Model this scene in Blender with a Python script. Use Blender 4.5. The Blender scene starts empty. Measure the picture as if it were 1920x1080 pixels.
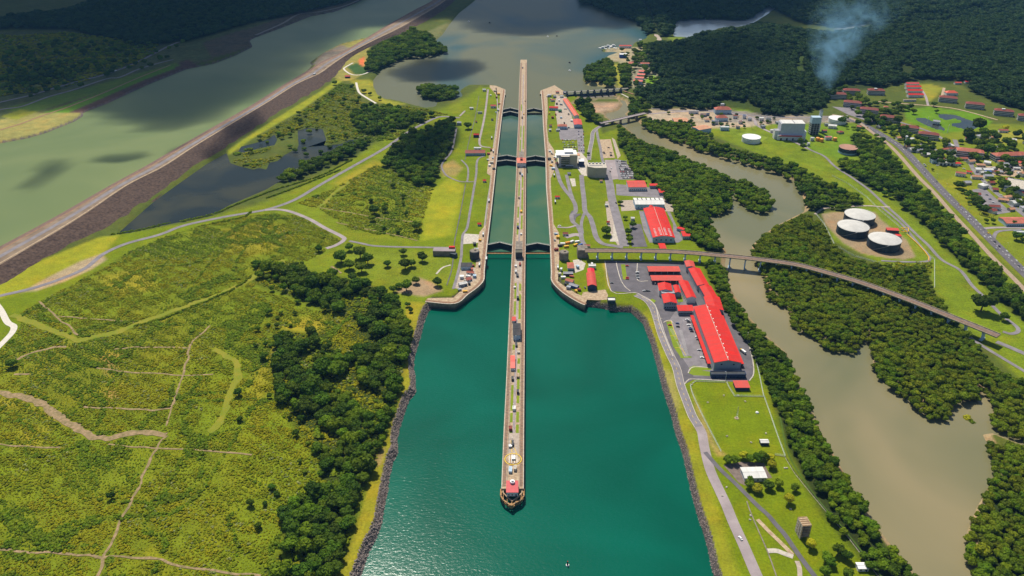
import bpy, math, random
import numpy as np
from mathutils import Vector, Matrix
C = bpy.context.scene.collection
SC = bpy.context.scene
R = math.radians
rng = np.random.default_rng(7)
random.seed(7)

# ------------------------------------------------------------------ camera
H, FPX, PITCH = 485.0, 1493.0, R(29.07)
CP, SP = math.cos(PITCH), math.sin(PITCH)
cam_d = bpy.data.cameras.new('camera')
cam_d.sensor_width = 36.0; cam_d.lens = 28.0
cam_d.clip_start = 1.0; cam_d.clip_end = 120000.0
cam = bpy.data.objects.new('camera', cam_d); C.objects.link(cam)
cam.location = (0, 0, H); cam.rotation_euler = (math.pi/2 - PITCH, 0, 0)
SC.camera = cam

# ------------------------------------------------------------------ light
SUN_EL, SUN_AZ = R(57), R(-17)        # azimuth from +Y, towards -X
w = bpy.data.worlds.new('World'); SC.world = w; w.use_nodes = True
wn = w.node_tree.nodes; wl = w.node_tree.links
bg = wn['Background']; bg.inputs['Strength'].default_value = 0.085
sky = wn.new('ShaderNodeTexSky'); sky.sky_type = 'NISHITA'; sky.sun_disc = False
sky.sun_elevation = SUN_EL; sky.sun_rotation = SUN_AZ
sky.air_density = 1.0; sky.dust_density = 1.0; sky.ozone_density = 1.5
wl.new(sky.outputs[0], bg.inputs['Color'])
sd = bpy.data.lights.new('sun', 'SUN'); sd.energy = 5.0; sd.angle = R(0.5); sd.color = (1.0, .94, .82)
sun = bpy.data.objects.new('sun', sd); C.objects.link(sun)
SDIR = Vector((math.sin(SUN_AZ)*math.cos(SUN_EL), math.cos(SUN_AZ)*math.cos(SUN_EL), math.sin(SUN_EL)))
sun.rotation_euler = (-SDIR).to_track_quat('-Z', 'Y').to_euler()
sun.location = (0, 0, 3000)
SC.view_settings.view_transform = 'Standard'; SC.view_settings.look = 'None'
SC.view_settings.exposure = 0.16; SC.view_settings.gamma = 1.0
SC.view_settings.use_curve_mapping = False
SC.render.engine = 'CYCLES'
SC.cycles.use_denoising = True
SC.cycles.max_bounces = 4; SC.cycles.diffuse_bounces = 2; SC.cycles.glossy_bounces = 2
SC.cycles.transparent_max_bounces = 8; SC.cycles.volume_bounces = 0
SC.cycles.volume_step_rate = 4; SC.cycles.volume_max_steps = 64

# ------------------------------------------------------------------ helpers
def W(px, py, z=0.0):
    """ground point (at height z) seen at a point of the 1920x1080 survey picture"""
    a = (np.asarray(px, float)-960)/FPX; b = -(np.asarray(py, float)-540)/FPX
    dz = -SP + CP*b
    t = (z-H)/dz
    return a*t, (CP+SP*b)*t
def P(s, z=0.0):
    q = np.array([[float(v) for v in t.split(',')] for t in s.split()])
    x, y = W(q[:, 0], q[:, 1], z)
    return np.stack([x, y], 1)
def PT(px, py, z=0.0):
    x, y = W(px, py, z); return float(x), float(y)
def mpp(py):            # metres per survey pixel across, at row py
    return H/(CP*(py+290.0))

def inside(poly, x, y):
    c = np.zeros(x.shape, bool); n = len(poly)
    m = (x >= poly[:, 0].min()) & (x <= poly[:, 0].max()) & (y >= poly[:, 1].min()) & (y <= poly[:, 1].max())
    if not m.any(): return c
    xs, ys = x[m], y[m]; cc = np.zeros(xs.shape, bool)
    for i in range(n):
        x1, y1 = poly[i]; x2, y2 = poly[(i+1) % n]
        if y1 == y2: continue
        k = ((y1 > ys) != (y2 > ys)) & (xs < (x2-x1)*(ys-y1)/(y2-y1)+x1)
        cc ^= k
    c[m] = cc
    return c
def seg_dist(line, x, y, closed=False):
    d = np.full(x.shape, 1e9); n = len(line)
    for i in range(n if closed else n-1):
        ax, ay = line[i]; bx, by = line[(i+1) % n]
        dx, dy = bx-ax, by-ay; L = dx*dx+dy*dy+1e-9
        t = np.clip(((x-ax)*dx+(y-ay)*dy)/L, 0, 1)
        d = np.minimum(d, np.hypot(x-ax-t*dx, y-ay-t*dy))
    return d
def sdist(poly, x, y, reach):
    """signed distance, positive outside; only exact within reach"""
    out = np.full(x.shape, float(reach))
    m = (x > poly[:, 0].min()-reach) & (x < poly[:, 0].max()+reach) & (y > poly[:, 1].min()-reach) & (y < poly[:, 1].max()+reach)
    if m.any():
        xs, ys = x[m], y[m]
        d = seg_dist(poly, xs, ys, True); ins = inside(poly, xs, ys)
        out[m] = np.where(ins, -d, d)
    return out
def vnoise(x, y, s, seed=0):
    x = np.asarray(x)/s; y = np.asarray(y)/s
    xi = np.floor(x).astype(np.int64); yi = np.floor(y).astype(np.int64)
    fx = x-xi; fy = y-yi; fx = fx*fx*(3-2*fx); fy = fy*fy*(3-2*fy)
    def h(a, b):
        n = (a*374761393 + b*668265263 + seed*1442695041) & 0xFFFFFFFF
        n = ((n ^ (n >> 13))*1274126177) & 0xFFFFFFFF
        return ((n ^ (n >> 16)) & 0xFFFF)/65535.0
    return (h(xi, yi)*(1-fx)+h(xi+1, yi)*fx)*(1-fy)+(h(xi, yi+1)*(1-fx)+h(xi+1, yi+1)*fx)*fy
def smooth_line(pts, n=6):
    """Catmull-Rom"""
    p = np.vstack([2*pts[0]-pts[1], pts, 2*pts[-1]-pts[-2]]); out = []
    for i in range(1, len(p)-2):
        for k in range(n):
            t = k/n
            out.append(.5*((2*p[i])+(-p[i-1]+p[i+1])*t+(2*p[i-1]-5*p[i]+4*p[i+1]-p[i+2])*t*t+(-p[i-1]+3*p[i]-3*p[i+1]+p[i+2])*t**3))
    out.append(p[-2]); return np.array(out)

class MB:
    def __init__(s): s.v = []; s.f = []; s.m = []; s.mats = []
    def mi(s, mat):
        if mat not in s.mats: s.mats.append(mat)
        return s.mats.index(mat)
    def face(s, pts, mat=None):
        b = len(s.v); s.v += [tuple(map(float, p)) for p in pts]; s.f.append(tuple(range(b, b+len(pts))))
        s.m.append(s.mi(mat) if mat else 0)
    def box(s, c, d, rz=0, mat=None, top=1.0):
        """c = centre of the base; d = size; top = taper of the upper face"""
        b = len(s.v); cz, sz = math.cos(rz), math.sin(rz)
        for k in (0, 1):
            q = top if k else 1
            for sx, sy in ((-1, -1), (1, -1), (1, 1), (-1, 1)):
                x, y = sx*d[0]/2*q, sy*d[1]/2*q
                s.v.append((c[0]+x*cz-y*sz, c[1]+x*sz+y*cz, c[2]+k*d[2]))
        m = s.mi(mat) if mat else 0
        for f in ((3, 2, 1, 0), (4, 5, 6, 7), (0, 1, 5, 4), (1, 2, 6, 5), (2, 3, 7, 6), (3, 0, 4, 7)):
            s.f.append(tuple(b+i for i in f)); s.m.append(m)
    def beam(s, a, b_, w, mat=None, h=None):
        a = Vector(a); b_ = Vector(b_); d = (b_-a); L = d.length
        if L < 1e-6: return
        d /= L; up = Vector((0, 0, 1)) if abs(d.z) < .95 else Vector((1, 0, 0))
        sd_ = d.cross(up).normalized(); up = sd_.cross(d); h = h or w
        b = len(s.v)
        for q in (a, b_):
            for sx, sy in ((-1, -1), (1, -1), (1, 1), (-1, 1)):
                s.v.append(tuple(q+sd_*(sx*w/2)+up*(sy*h/2)))
        m = s.mi(mat) if mat else 0
        for f in ((3, 2, 1, 0), (4, 5, 6, 7), (0, 1, 5, 4), (1, 2, 6, 5), (2, 3, 7, 6), (3, 0, 4, 7)):
            s.f.append(tuple(b+i for i in f)); s.m.append(m)
    def cyl(s, c, r, h, n=16, r2=None, mat=None, cap=True, dome=0):
        b = len(s.v); r2 = r if r2 is None else r2
        for k, rr in ((0, r), (1, r2)):
            for i in range(n):
                a = 2*math.pi*i/n; s.v.append((c[0]+rr*math.cos(a), c[1]+rr*math.sin(a), c[2]+k*h))
        m = s.mi(mat) if mat else 0
        for i in range(n):
            j = (i+1) % n; s.f.append((b+i, b+j, b+n+j, b+n+i)); s.m.append(m)
        if cap:
            if dome:
                prev = [b+n+i for i in range(n)]
                for q in (.66, .33):
                    cur = []
                    for i in range(n):
                        a = 2*math.pi*i/n; cur.append(len(s.v)); s.v.append((c[0]+r2*q*math.cos(a), c[1]+r2*q*math.sin(a), c[2]+h+dome*(1-q*q)))
                    for i in range(n):
                        j = (i+1) % n; s.f.append((prev[i], prev[j], cur[j], cur[i])); s.m.append(m)
                    prev = cur
                t = len(s.v); s.v.append((c[0], c[1], c[2]+h+dome))
                for i in range(n): s.f.append((prev[i], prev[(i+1) % n], t)); s.m.append(m)
            else:
                s.f.append(tuple(b+n+i for i in range(n))); s.m.append(m)
    def prism(s, poly, z0, z1, mat=None):
        """vertical prism over a plan outline"""
        p = [tuple(q) for q in poly]
        ar = sum(p[i][0]*p[(i+1) % len(p)][1]-p[(i+1) % len(p)][0]*p[i][1] for i in range(len(p)))
        if ar < 0: p = p[::-1]
        n = len(p); b = len(s.v)
        s.v += [(x, y, z0) for x, y in p]+[(x, y, z1) for x, y in p]
        m = s.mi(mat) if mat else 0
        for i in range(n):
            j = (i+1) % n; s.f.append((b+i, b+j, b+n+j, b+n+i)); s.m.append(m)
        s.f.append(tuple(b+n+i for i in range(n))); s.m.append(m)
    def ribbon(s, line, w, z, mat=None, off=0.0):
        """flat strip of width w along a plan line; z scalar or per-point"""
        p = np.asarray(line, float); d = np.gradient(p, axis=0); d /= np.linalg.norm(d, axis=1)[:, None]+1e-9
        nrm = np.stack([-d[:, 1], d[:, 0]], 1)
        a = p+nrm*(off+w/2); c = p+nrm*(off-w/2); zz = np.broadcast_to(z, (len(p),))
        m = s.mi(mat) if mat else 0; b = len(s.v)
        for i in range(len(p)):
            s.v.append((a[i, 0], a[i, 1], zz[i])); s.v.append((c[i, 0], c[i, 1], zz[i]))
        for i in range(len(p)-1):
            k = b+2*i; s.f.append((k, k+1, k+3, k+2)); s.m.append(m)
    def build(s, name, mat=None, parent=None, loc=None, rz=0, smooth=False):
        me = bpy.data.meshes.new(name); me.from_pydata(s.v, [], s.f)
        if s.mats:
            for q in s.mats: me.materials.append(q)
            me.polygons.foreach_set('material_index', s.m)
        elif mat: me.materials.append(mat)
        if smooth: me.polygons.foreach_set('use_smooth', [True]*len(me.polygons))
        me.update()
        return link(name, me, parent, loc, rz)
def link(name, me, parent=None, loc=None, rz=0, scale=None):
    o = bpy.data.objects.new(name, me); C.objects.link(o)
    if parent: o.parent = parent
    if loc is not None: o.location = loc
    if rz: o.rotation_euler = (0, 0, rz)
    if scale is not None: o.scale = scale
    return o
def thing(name, label, cat, loc=(0, 0, 0), rz=0, group=None):
    o = bpy.data.objects.new(name, None); C.objects.link(o); o.empty_display_size = 1
    o.location = loc; o.rotation_euler = (0, 0, rz); o['label'] = label; o['category'] = cat
    if group: o['group'] = group
    return o
def tag(o, label=None, cat=None, group=None, kind=None):
    if label: o['label'] = label
    if cat: o['category'] = cat
    if group: o['group'] = group
    if kind: o['kind'] = kind
    return o
def struct(o, label, cat='ground'): return tag(o, label, cat, None, 'structure')

# ------------------------------------------------------------------ materials
def mat(name, col, rough=.8, var=.15, scale=.3, bump=0.0, bscale=2.0, metal=0.0, col2=None, spec=.3, coords='Object', detail=4):
    m = bpy.data.materials.new(name); m.use_nodes = True; n = m.node_tree.nodes; l = m.node_tree.links
    b = n['Principled BSDF']; b.inputs['Roughness'].default_value = rough; b.inputs['Metallic'].default_value = metal
    b.inputs['Specular IOR Level'].default_value = spec
    tc = n.new('ShaderNodeTexCoord'); nz = n.new('ShaderNodeTexNoise'); nz.inputs['Scale'].default_value = scale
    nz.inputs['Detail'].default_value = detail; nz.inputs['Roughness'].default_value = .65
    l.new(tc.outputs[coords], nz.inputs['Vector'])
    cr = n.new('ShaderNodeValToRGB'); e = cr.color_ramp.elements
    c2 = col2 or tuple(min(1, c*(1+var)) for c in col); c1 = col if col2 else tuple(c*(1-var) for c in col)
    e[0].position = .35; e[0].color = (*c1, 1); e[1].position = .65; e[1].color = (*c2, 1)
    l.new(nz.outputs['Fac'], cr.inputs[0]); l.new(cr.outputs[0], b.inputs['Base Color'])
    if bump:
        n2 = n.new('ShaderNodeTexNoise'); n2.inputs['Scale'].default_value = bscale; n2.inputs['Detail'].default_value = 3
        l.new(tc.outputs[coords], n2.inputs['Vector'])
        bp = n.new('ShaderNodeBump'); bp.inputs['Strength'].default_value = 1; bp.inputs['Distance'].default_value = bump
        l.new(n2.outputs['Fac'], bp.inputs['Height']); l.new(bp.outputs[0], b.inputs['Normal'])
    return m
def stain(m, col, zlo, zhi):
    n = m.node_tree.nodes; l = m.node_tree.links; b = n['Principled BSDF']; src = b.inputs['Base Color'].links[0].from_socket
    tc = n.new('ShaderNodeTexCoord'); sp = n.new('ShaderNodeSeparateXYZ'); l.new(tc.outputs['Object'], sp.inputs[0])
    nz = n.new('ShaderNodeTexNoise'); nz.inputs['Scale'].default_value = .25; mp = n.new('ShaderNodeMapping'); mp.inputs['Scale'].default_value = (1, 1, .15); l.new(tc.outputs['Object'], mp.inputs[0]); l.new(mp.outputs[0], nz.inputs['Vector'])
    ad = n.new('ShaderNodeMath'); ad.operation = 'MULTIPLY_ADD'; ad.inputs[1].default_value = 4.0; l.new(nz.outputs['Fac'], ad.inputs[0]); l.new(sp.outputs['Z'], ad.inputs[2])
    mr = n.new('ShaderNodeMapRange'); mr.inputs[1].default_value = zlo+2; mr.inputs[2].default_value = zhi+2; mr.inputs[3].default_value = 1; mr.inputs[4].default_value = 0; l.new(ad.outputs[0], mr.inputs[0])
    mx = n.new('ShaderNodeMix'); mx.data_type = 'RGBA'; l.new(mr.outputs[0], mx.inputs[0]); l.new(src, mx.inputs[6]); mx.inputs[7].default_value = (*col, 1); l.new(mx.outputs[2], b.inputs['Base Color'])
def roofmat(name, col, pitch=1.0, var=.10, metal=0.0):
    """ribbed sheet roof: ribs run down the slope"""
    m = mat(name, col, .6, var, .12, 0, 2, metal, spec=.15)
    n = m.node_tree.nodes; l = m.node_tree.links; b = n['Principled BSDF']; src = b.inputs['Base Color'].links[0].from_socket
    tc = n.new('ShaderNodeTexCoord'); mp = n.new('ShaderNodeMapping'); mp.inputs['Scale'].default_value = (.5, .035, .035); l.new(tc.outputs['Object'], mp.inputs[0])
    n3 = n.new('ShaderNodeTexNoise'); n3.inputs['Scale'].default_value = 1.0; n3.inputs['Detail'].default_value = 5; n3.inputs['Roughness'].default_value = .7; l.new(mp.outputs[0], n3.inputs['Vector'])
    mr = n.new('ShaderNodeMapRange'); mr.inputs[1].default_value = .42; mr.inputs[2].default_value = .68; mr.inputs[4].default_value = .6; l.new(n3.outputs['Fac'], mr.inputs[0])
    mx = n.new('ShaderNodeMix'); mx.data_type = 'RGBA'; l.new(mr.outputs[0], mx.inputs[0]); l.new(src, mx.inputs[6]); mx.inputs[7].default_value = (col[0]*.55+.06, col[1]*.6+.04, col[2]*.6+.035, 1); l.new(mx.outputs[2], b.inputs['Base Color'])
    wv = n.new('ShaderNodeTexWave'); wv.inputs['Scale'].default_value = .35/pitch
    wv.bands_direction = 'X'; l.new(tc.outputs['Object'], wv.inputs['Vector'])
    bp = n.new('ShaderNodeBump'); bp.inputs['Distance'].default_value = .12; bp.inputs['Strength'].default_value = .7
    l.new(wv.outputs['Fac'], bp.inputs['Height']); l.new(bp.outputs[0], b.inputs['Normal'])
    return m
M = {}
M['concrete'] = mat('pale_concrete', (.27, .175, .105), .85, .22, .3, .05, 1.2, col2=(.50, .385, .25), detail=8)
stain(M['concrete'], (.09, .085, .07), -6.5, -2.5)
M['concrete_white'] = mat('white_concrete', (.46, .41, .34), .85, .2, .3)
M['concrete_dark'] = mat('stained_concrete', (.20, .17, .14), .9, .3, .2, .1, 1)
M['rust_track'] = mat('rusty_track_bed', (.27, .15, .085), .9, .3, .4, .05, 2)
M['rail'] = mat('rail_steel', (.10, .085, .08), .5, .2, .5)
M['asphalt'] = mat('asphalt', (.115, .105, .115), .9, .18, .08, .02, 3)
M['asphalt_old'] = mat('old_asphalt', (.20, .18, .19), .9, .18, .08, .02, 3)
M['asphalt_pink'] = mat('bleached_asphalt', (.30, .25, .25), .9, .14, .06)
M['dirt'] = mat('dirt_track', (.16, .13, .05), .95, .25, .25, .15, .8, col2=(.34, .23, .13))
M['gravel'] = mat('gravel', (.38, .31, .25), .95, .2, .3, .1, 1.5)
M['gravel_white'] = mat('white_gravel', (.58, .53, .46), .95, .1, .3)
M['grass_mown'] = mat('mown_grass', (.135, .20, .008), .95, .2, .06, .15, 1.0, col2=(.20, .25, .010))
M['grass_yellow'] = mat('yellow_grass', (.15, .19, .006), .95, .2, .06, col2=(.23, .21, .014))
M['grass_dark'] = mat('dark_grass', (.06, .11, .01), .95, .2, .06, .2, 1.0)
M['line_white'] = mat('white_paint', (.72, .70, .66), .7, .08, .5)
M['line_yellow'] = mat('yellow_paint', (.68, .45, .03), .7, .1, .5)
M['red_roof'] = roofmat('red_sheet_roof', (.60, .018, .010), 1.2)
M['red_faded'] = roofmat('faded_red_roof', (.56, .07, .05), 1.2)
M['red_dark'] = roofmat('maroon_roof', (.24, .05, .035), 1.0)
M['red_tile'] = roofmat('tile_roof', (.46, .13, .08), .6, .25)
M['orange_roof'] = roofmat('orange_rust_roof', (.55, .27, .15), 1.0, .2)
M['white_roof'] = roofmat('white_sheet_roof', (.66, .64, .60), 1.2, .06)
M['grey_roof'] = roofmat('grey_sheet_roof', (.33, .33, .36), 1.2, .1)
M['black_roof'] = roofmat('black_roof', (.035, .037, .042), .8, .15)
M['wall_white'] = mat('white_wall', (.66, .64, .62), .8, .08, .3)
M['wall_grey'] = mat('grey_sheet_wall', (.30, .33, .36), .7, .1, .2)
M['wall_blue'] = mat('pale_blue_wall', (.38, .50, .60), .7, .08, .2)
M['wall_beige'] = mat('beige_wall', (.42, .37, .28), .85, .08, .1)
M['wall_dark'] = mat('dark_wall', (.05, .055, .065), .7, .2, .2)
M['navy'] = mat('navy_cladding', (.02, .04, .11), .6, .1, .2)
M['blue'] = mat('blue_cladding', (.04, .10, .32), .6, .1, .2)
M['glass'] = mat('window_glass', (.02, .03, .04), .12, .2, .5, spec=.8)
M['steel_dark'] = mat('dark_gate_steel', (.035, .04, .045), .5, .3, .3, .05, 1)
M['steel_grey'] = mat('galvanised_steel', (.40, .42, .43), .45, .1, .5, metal=.4)
M['gate_top'] = mat('gate_walkway', (.30, .29, .24), .8, .2, .6)
M['yellow'] = mat('yellow_machine_paint', (.70, .38, .02), .5, .08, .5)
M['orange'] = mat('orange_tank_paint', (.75, .30, .03), .5, .08, .5)
M['white'] = mat('white_paint_coat', (.75, .74, .72), .5, .05, .5)
M['tank_white'] = mat('white_tank_paint', (.72, .72, .72), .5, .06, .1)
M['tank_dark'] = mat('dark_tank_wall', (.028, .045, .06), .6, .35, .25)
M['tank_dome'] = mat('pale_dome_roof', (.52, .50, .46), .6, .10, .08)
M['tank_rust'] = mat('rusty_tank_roof', (.36, .19, .13), .8, .15, .08)
M['tyre'] = mat('black_rubber', (.02, .02, .02), .9, .1)
M['trunk'] = mat('tree_bark', (.12, .085, .06), .95, .2, 1.5)
M['timber'] = mat('fender_timber', (.34, .19, .08), .9, .3, .5)
M['rock'] = mat('riprap_rock', (.13, .11, .105), .95, .4, .9, .1, 1.2, col2=(.46, .36, .30))
M['fence'] = mat('pale_green_fence', (.45, .58, .50), .6, .08)
M['green_paint'] = mat('green_paint_coat', (.06, .25, .12), .6, .08)
# ------------------------------------------------------------------ water outlines (traced at their own level)
Z_CANAL, Z_LOW, Z_UP, Z_LAKE, Z_RIV, Z_CH, Z_POND = -8.0, -7.0, -6.0, -4.0, -4.0, -3.0, -2.0
canal = P('816,571 802,587 795,605 790,627 784,647 777,670 776,690 779,712 780,737 767,752 757,780 749,805 745,825 746,850 737,867 731,892 727,920 721,950 715,985 705,1012 692,1035 680,1070 670,1095 640,1200 560,1500 500,2400 1500,2400 1430,1500 1395,1250 1352,1120 1335,1070 1327,1030 1317,995 1305,960 1295,920 1287,885 1280,852 1270,825 1264,805 1260,785 1252,760 1242,730 1235,700 1227,670 1220,645 1212,625 1205,607 1192,595 1182,586 1155,585 1135,580 1100,575 1087,571 1070,560 1045,540 1033,515 1031,478 915,478 910,515 900,535 852,570', Z_CANAL)
chamber = P('947,172 942,212 933,289 930,315 927,345 915,450 913,484 1033,484 1031,452 1024,352 1024,320 1022,295 1018,232 1017,207 1014,174', -2)
lake = P('945,172 928,161 900,160 877,160 862,170 868,180 845,190 820,192 817,200 800,203 775,197 750,190 720,185 707,177 700,162 700,150 715,132 730,122 755,108 787,102 825,102 840,96 833,88 816,77 830,65 842,47 860,25 877,12 892,0 905,-12 930,-40 950,-90 985,-140 1130,-140 1110,-80 1083,-30 1085,0 1110,10 1135,20 1155,28 1177,34 1195,42 1207,52 1215,62 1212,72 1190,80 1185,88 1140,90 1128,93 1130,98 1160,98 1137,106 1137,113 1120,122 1100,128 1094,137 1093,150 1100,160 1150,165 1172,165 1176,172 1057,180 1040,172 1015,176 1014,190 946,190', Z_LAKE)
channel = P('-700,850 -300,625 -160,552 -60,498 0,465 60,433 120,400 207,350 275,313 335,278 405,238 475,198 530,162 572,137 585,122 580,118 605,100 640,82 690,70 730,46 780,18 812,1 870,-39 930,-80 870,-90 800,-60 740,-30 680,0 630,22 580,32 530,52 480,70 468,76 474,88 440,105 400,120 350,130 275,160 200,195 155,212 157,217 140,228 85,250 50,260 0,269 -200,330 -700,500', Z_CH)
river = P('1075,196 1100,192 1125,186 1160,186 1168,196 1160,207 1135,213 1138,222 1160,232 1172,238 1200,262 1255,284 1300,302 1360,332 1430,357 1450,378 1438,393 1400,390 1372,353 1368,388 1328,404 1340,440 1362,470 1358,510 1372,545 1400,590 1440,632 1475,662 1487,700 1520,760 1540,812 1570,865 1605,925 1645,990 1685,1040 1722,1085 1780,1160 1900,1350 2100,1600 2350,1600 1880,1150 1838,1090 1822,1040 1812,1000 1832,950 1850,920 1866,885 1862,850 1842,815 1860,812 1920,835 1990,850 1990,815 1920,815 1872,800 1856,780 1874,757 1850,735 1845,715 1840,740 1800,745 1775,780 1750,778 1700,740 1650,700 1636,680 1640,650 1625,628 1605,655 1560,650 1520,625 1485,602 1480,574 1440,552 1433,515 1412,478 1410,460 1452,425 1508,397 1510,380 1492,340 1440,318 1375,298 1310,280 1250,257 1205,236 1190,222 1170,215 1180,206 1172,190 1150,180 1090,184', Z_RIV)
pond = P('222,437 290,377 325,352 387,308 425,287 432,306 450,312 475,318 485,315 500,318 505,305 520,302 535,290 558,278 560,272 558,245 575,240 605,242 612,262 608,272 575,276 602,274 640,270 655,262 690,262 640,285 600,305 590,305 555,325 525,340 500,355 465,370 430,385 395,405 345,415 280,428 240,437', Z_POND)
pond_top = P('445,288 452,275 480,268 500,262 515,252 520,262 515,272 480,280 458,288', Z_POND)
lagoon_far = P('1262,68 1268,38 1285,35 1330,35 1365,38 1400,38 1440,12 1455,14 1440,26 1410,45 1385,50 1350,52 1320,65 1290,70', -1)
pond_h1 = P('1715,221 1735,222 1748,228 1770,240 1772,245 1755,242 1735,234 1720,226', -1)
pond_h2 = P('1757,214 1775,214 1795,217 1815,225 1840,230 1846,236 1835,238 1825,243 1808,242 1785,236 1782,232 1800,231 1805,227 1790,222 1775,225 1762,221', -1)
lagoon_r = P('1560,52 1590,50 1625,44 1615,55 1585,62 1570,58', -1)
WB = [(canal, Z_CANAL, 1.5, 6), (chamber, -9, 6, 5), (lake, Z_LAKE, .5, 6), (channel, Z_CH, .6, 6), (river, Z_RIV, .6, 5),
      (pond, Z_POND, .4, 4), (pond_top, Z_POND, .4, 3), (lagoon_far, -1, .2, 4), (pond_h1, -1, .4, 3), (pond_h2, -1, .4, 3), (lagoon_r, -1, .2, 4)]

# forest outlines, traced at half crown height
ZT = 6
F_left = P('470,520 520,495 560,500 600,512 640,512 700,530 740,560 765,600 768,620 760,660 748,710 745,745 733,780 720,810 712,835 697,868 682,905 668,950 657,1000 638,1050 620,1085 600,1110 480,1110 490,1060 530,1020 535,950 590,905 600,860 560,800 520,740 505,680 512,640 530,612 590,620 620,600 600,570 540,545', ZT)
F_left_gap = P('590,575 650,580 690,615 672,650 640,660 600,640', ZT)
F_strip = P('1322,492 1350,488 1362,510 1372,548 1402,590 1442,632 1478,662 1490,700 1523,760 1543,812 1573,865 1608,925 1648,990 1688,1040 1725,1085 1760,1130 1680,1130 1655,1085 1600,1015 1540,948 1505,885 1478,830 1462,780 1445,722 1420,672 1398,630 1368,590 1345,545', ZT)
F_mid = P('1160,236 1200,262 1255,282 1300,300 1360,330 1430,352 1452,376 1440,390 1402,388 1370,350 1372,384 1330,402 1342,440 1360,466 1320,460 1290,435 1265,395 1250,368 1222,333 1182,298 1158,262', ZT)
F_mang = P('1410,462 1450,425 1510,398 1545,425 1560,455 1600,482 1660,498 1735,498 1750,545 1790,600 1835,645 1860,685 1895,700 1960,735 1960,830 1870,798 1856,778 1875,755 1850,733 1845,712 1840,738 1800,743 1775,778 1750,776 1700,738 1650,698 1636,678 1640,648 1625,624 1605,653 1560,648 1520,623 1485,600 1480,572 1440,550 1434,513', ZT)
F_br = P('1842,813 1870,828 1920,832 1990,870 2000,1130 1850,1130 1836,1090 1822,1040 1812,1000 1832,950 1850,920 1866,885 1862,850', ZT)
F_bank = P('1205,222 1290,235 1330,262 1380,280 1450,296 1500,312 1560,345 1620,375 1605,388 1520,388 1507,360 1490,333 1440,313 1370,293 1310,276 1250,253 1205,233', ZT)
F_rail = P('1600,247 1640,262 1700,318 1740,362 1790,418 1830,468 1880,518 1935,575 1935,605 1880,560 1835,515 1785,470 1740,422 1690,378 1660,345 1620,302 1598,272', ZT)
F_tank = P('1572,296 1600,300 1650,320 1672,335 1655,350 1625,345 1590,320 1575,305', ZT)
F_far = P('1218,84 1245,78 1262,84 1300,70 1340,58 1385,55 1420,44 1470,50 1560,64 1640,50 1700,45 1800,35 1920,22 2100,10 2200,180 2000,212 1930,205 1870,188 1830,172 1800,150 1780,152 1740,148 1700,150 1640,163 1590,163 1555,180 1540,200 1480,212 1425,210 1400,200 1360,198 1330,202 1260,196 1235,202 1195,178 1190,165 1225,160 1235,150 1270,150 1240,140 1215,118 1208,100', ZT)
F_top = P('1087,2 1112,8 1136,18 1160,27 1180,32 1197,42 1215,60 1258,66 1268,36 1330,33 1400,36 1440,10 1500,40 1560,48 1625,42 1640,50 1700,44 1800,34 1920,20 2100,8 2100,-110 1130,-110 1110,-60 1085,-20', ZT)
F_isle = P('688,68 710,62 760,57 800,60 818,78 840,94 800,101 755,106 725,120 700,132 682,133 692,100', ZT)
F_isle2 = P('782,163 805,155 855,164 858,176 835,184 792,178', ZT)
F_pen = P('1094,130 1112,122 1140,112 1150,120 1150,160 1125,152 1100,150', ZT)
F_pen2 = P('1160,120 1182,122 1180,165 1168,160', ZT)
F_camp = P('1195,78 1222,85 1222,112 1188,112 1185,98', ZT)
F_midl = P('758,255 800,236 850,224 862,238 855,270 830,300 812,340 785,345 745,320 718,305 735,280', ZT)
F_midl2 = P('655,210 690,192 730,198 780,208 812,214 790,225 740,240 700,252 668,240', ZT)
F_pondr = P('518,335 560,305 620,285 660,262 700,255 665,288 600,312 545,335', ZT)
F_fl = P('-200,70 60,25 120,22 200,-10 330,-60 900,-110 760,-35 650,2 560,24 480,38 350,75 262,84 130,52 20,50', ZT)
F_fl2 = P('0,140 60,120 160,130 120,150 40,165', ZT)
F_pool = P('1080,192 1100,190 1112,205 1128,222 1125,228 1104,222 1090,208', ZT)
F_pool2 = P('1180,186 1200,182 1218,205 1195,214 1180,212', ZT)
F_lotr = P('1175,298 1190,300 1212,335 1196,336', ZT)
F_housing = P('1600,205 1660,200 1700,228 1800,300 1780,310 1700,280 1640,245', ZT)
F_h2 = P('1560,150 1600,175 1700,195 1720,215 1600,205', ZT)
F_h3 = P('1755,247 1850,240 1940,250 1960,330 1830,300 1760,262', ZT)
F_h4 = P('1850,320 1878,335 1930,375 1930,400 1900,385 1860,345', ZT)
F_h5 = P('1792,340 1806,345 1850,385 1846,395 1800,355', ZT)
HILL = [(F_far, 55), (F_top, 70), (F_fl, 30)]

def terrain_h(x, y):
    z = np.zeros(x.shape)
    for poly, amp in HILL:
        d = -sdist(poly, x, y, 260)
        k = np.clip(d/250, 0, 1); k = k*k*(3-2*k)
        z += k*amp*(.15+.85*vnoise(x, y, 420, 3))*(.75+.5*vnoise(x, y, 130, 5))
    for poly, zw, s, depth in WB:
        d = sdist(poly, x, y, 60.0)
        if poly is canal: s = np.where(x > 140, 1.9, s)
        z = np.minimum(z, np.maximum(zw+s*d+.0, zw-depth))
    return z

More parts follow.
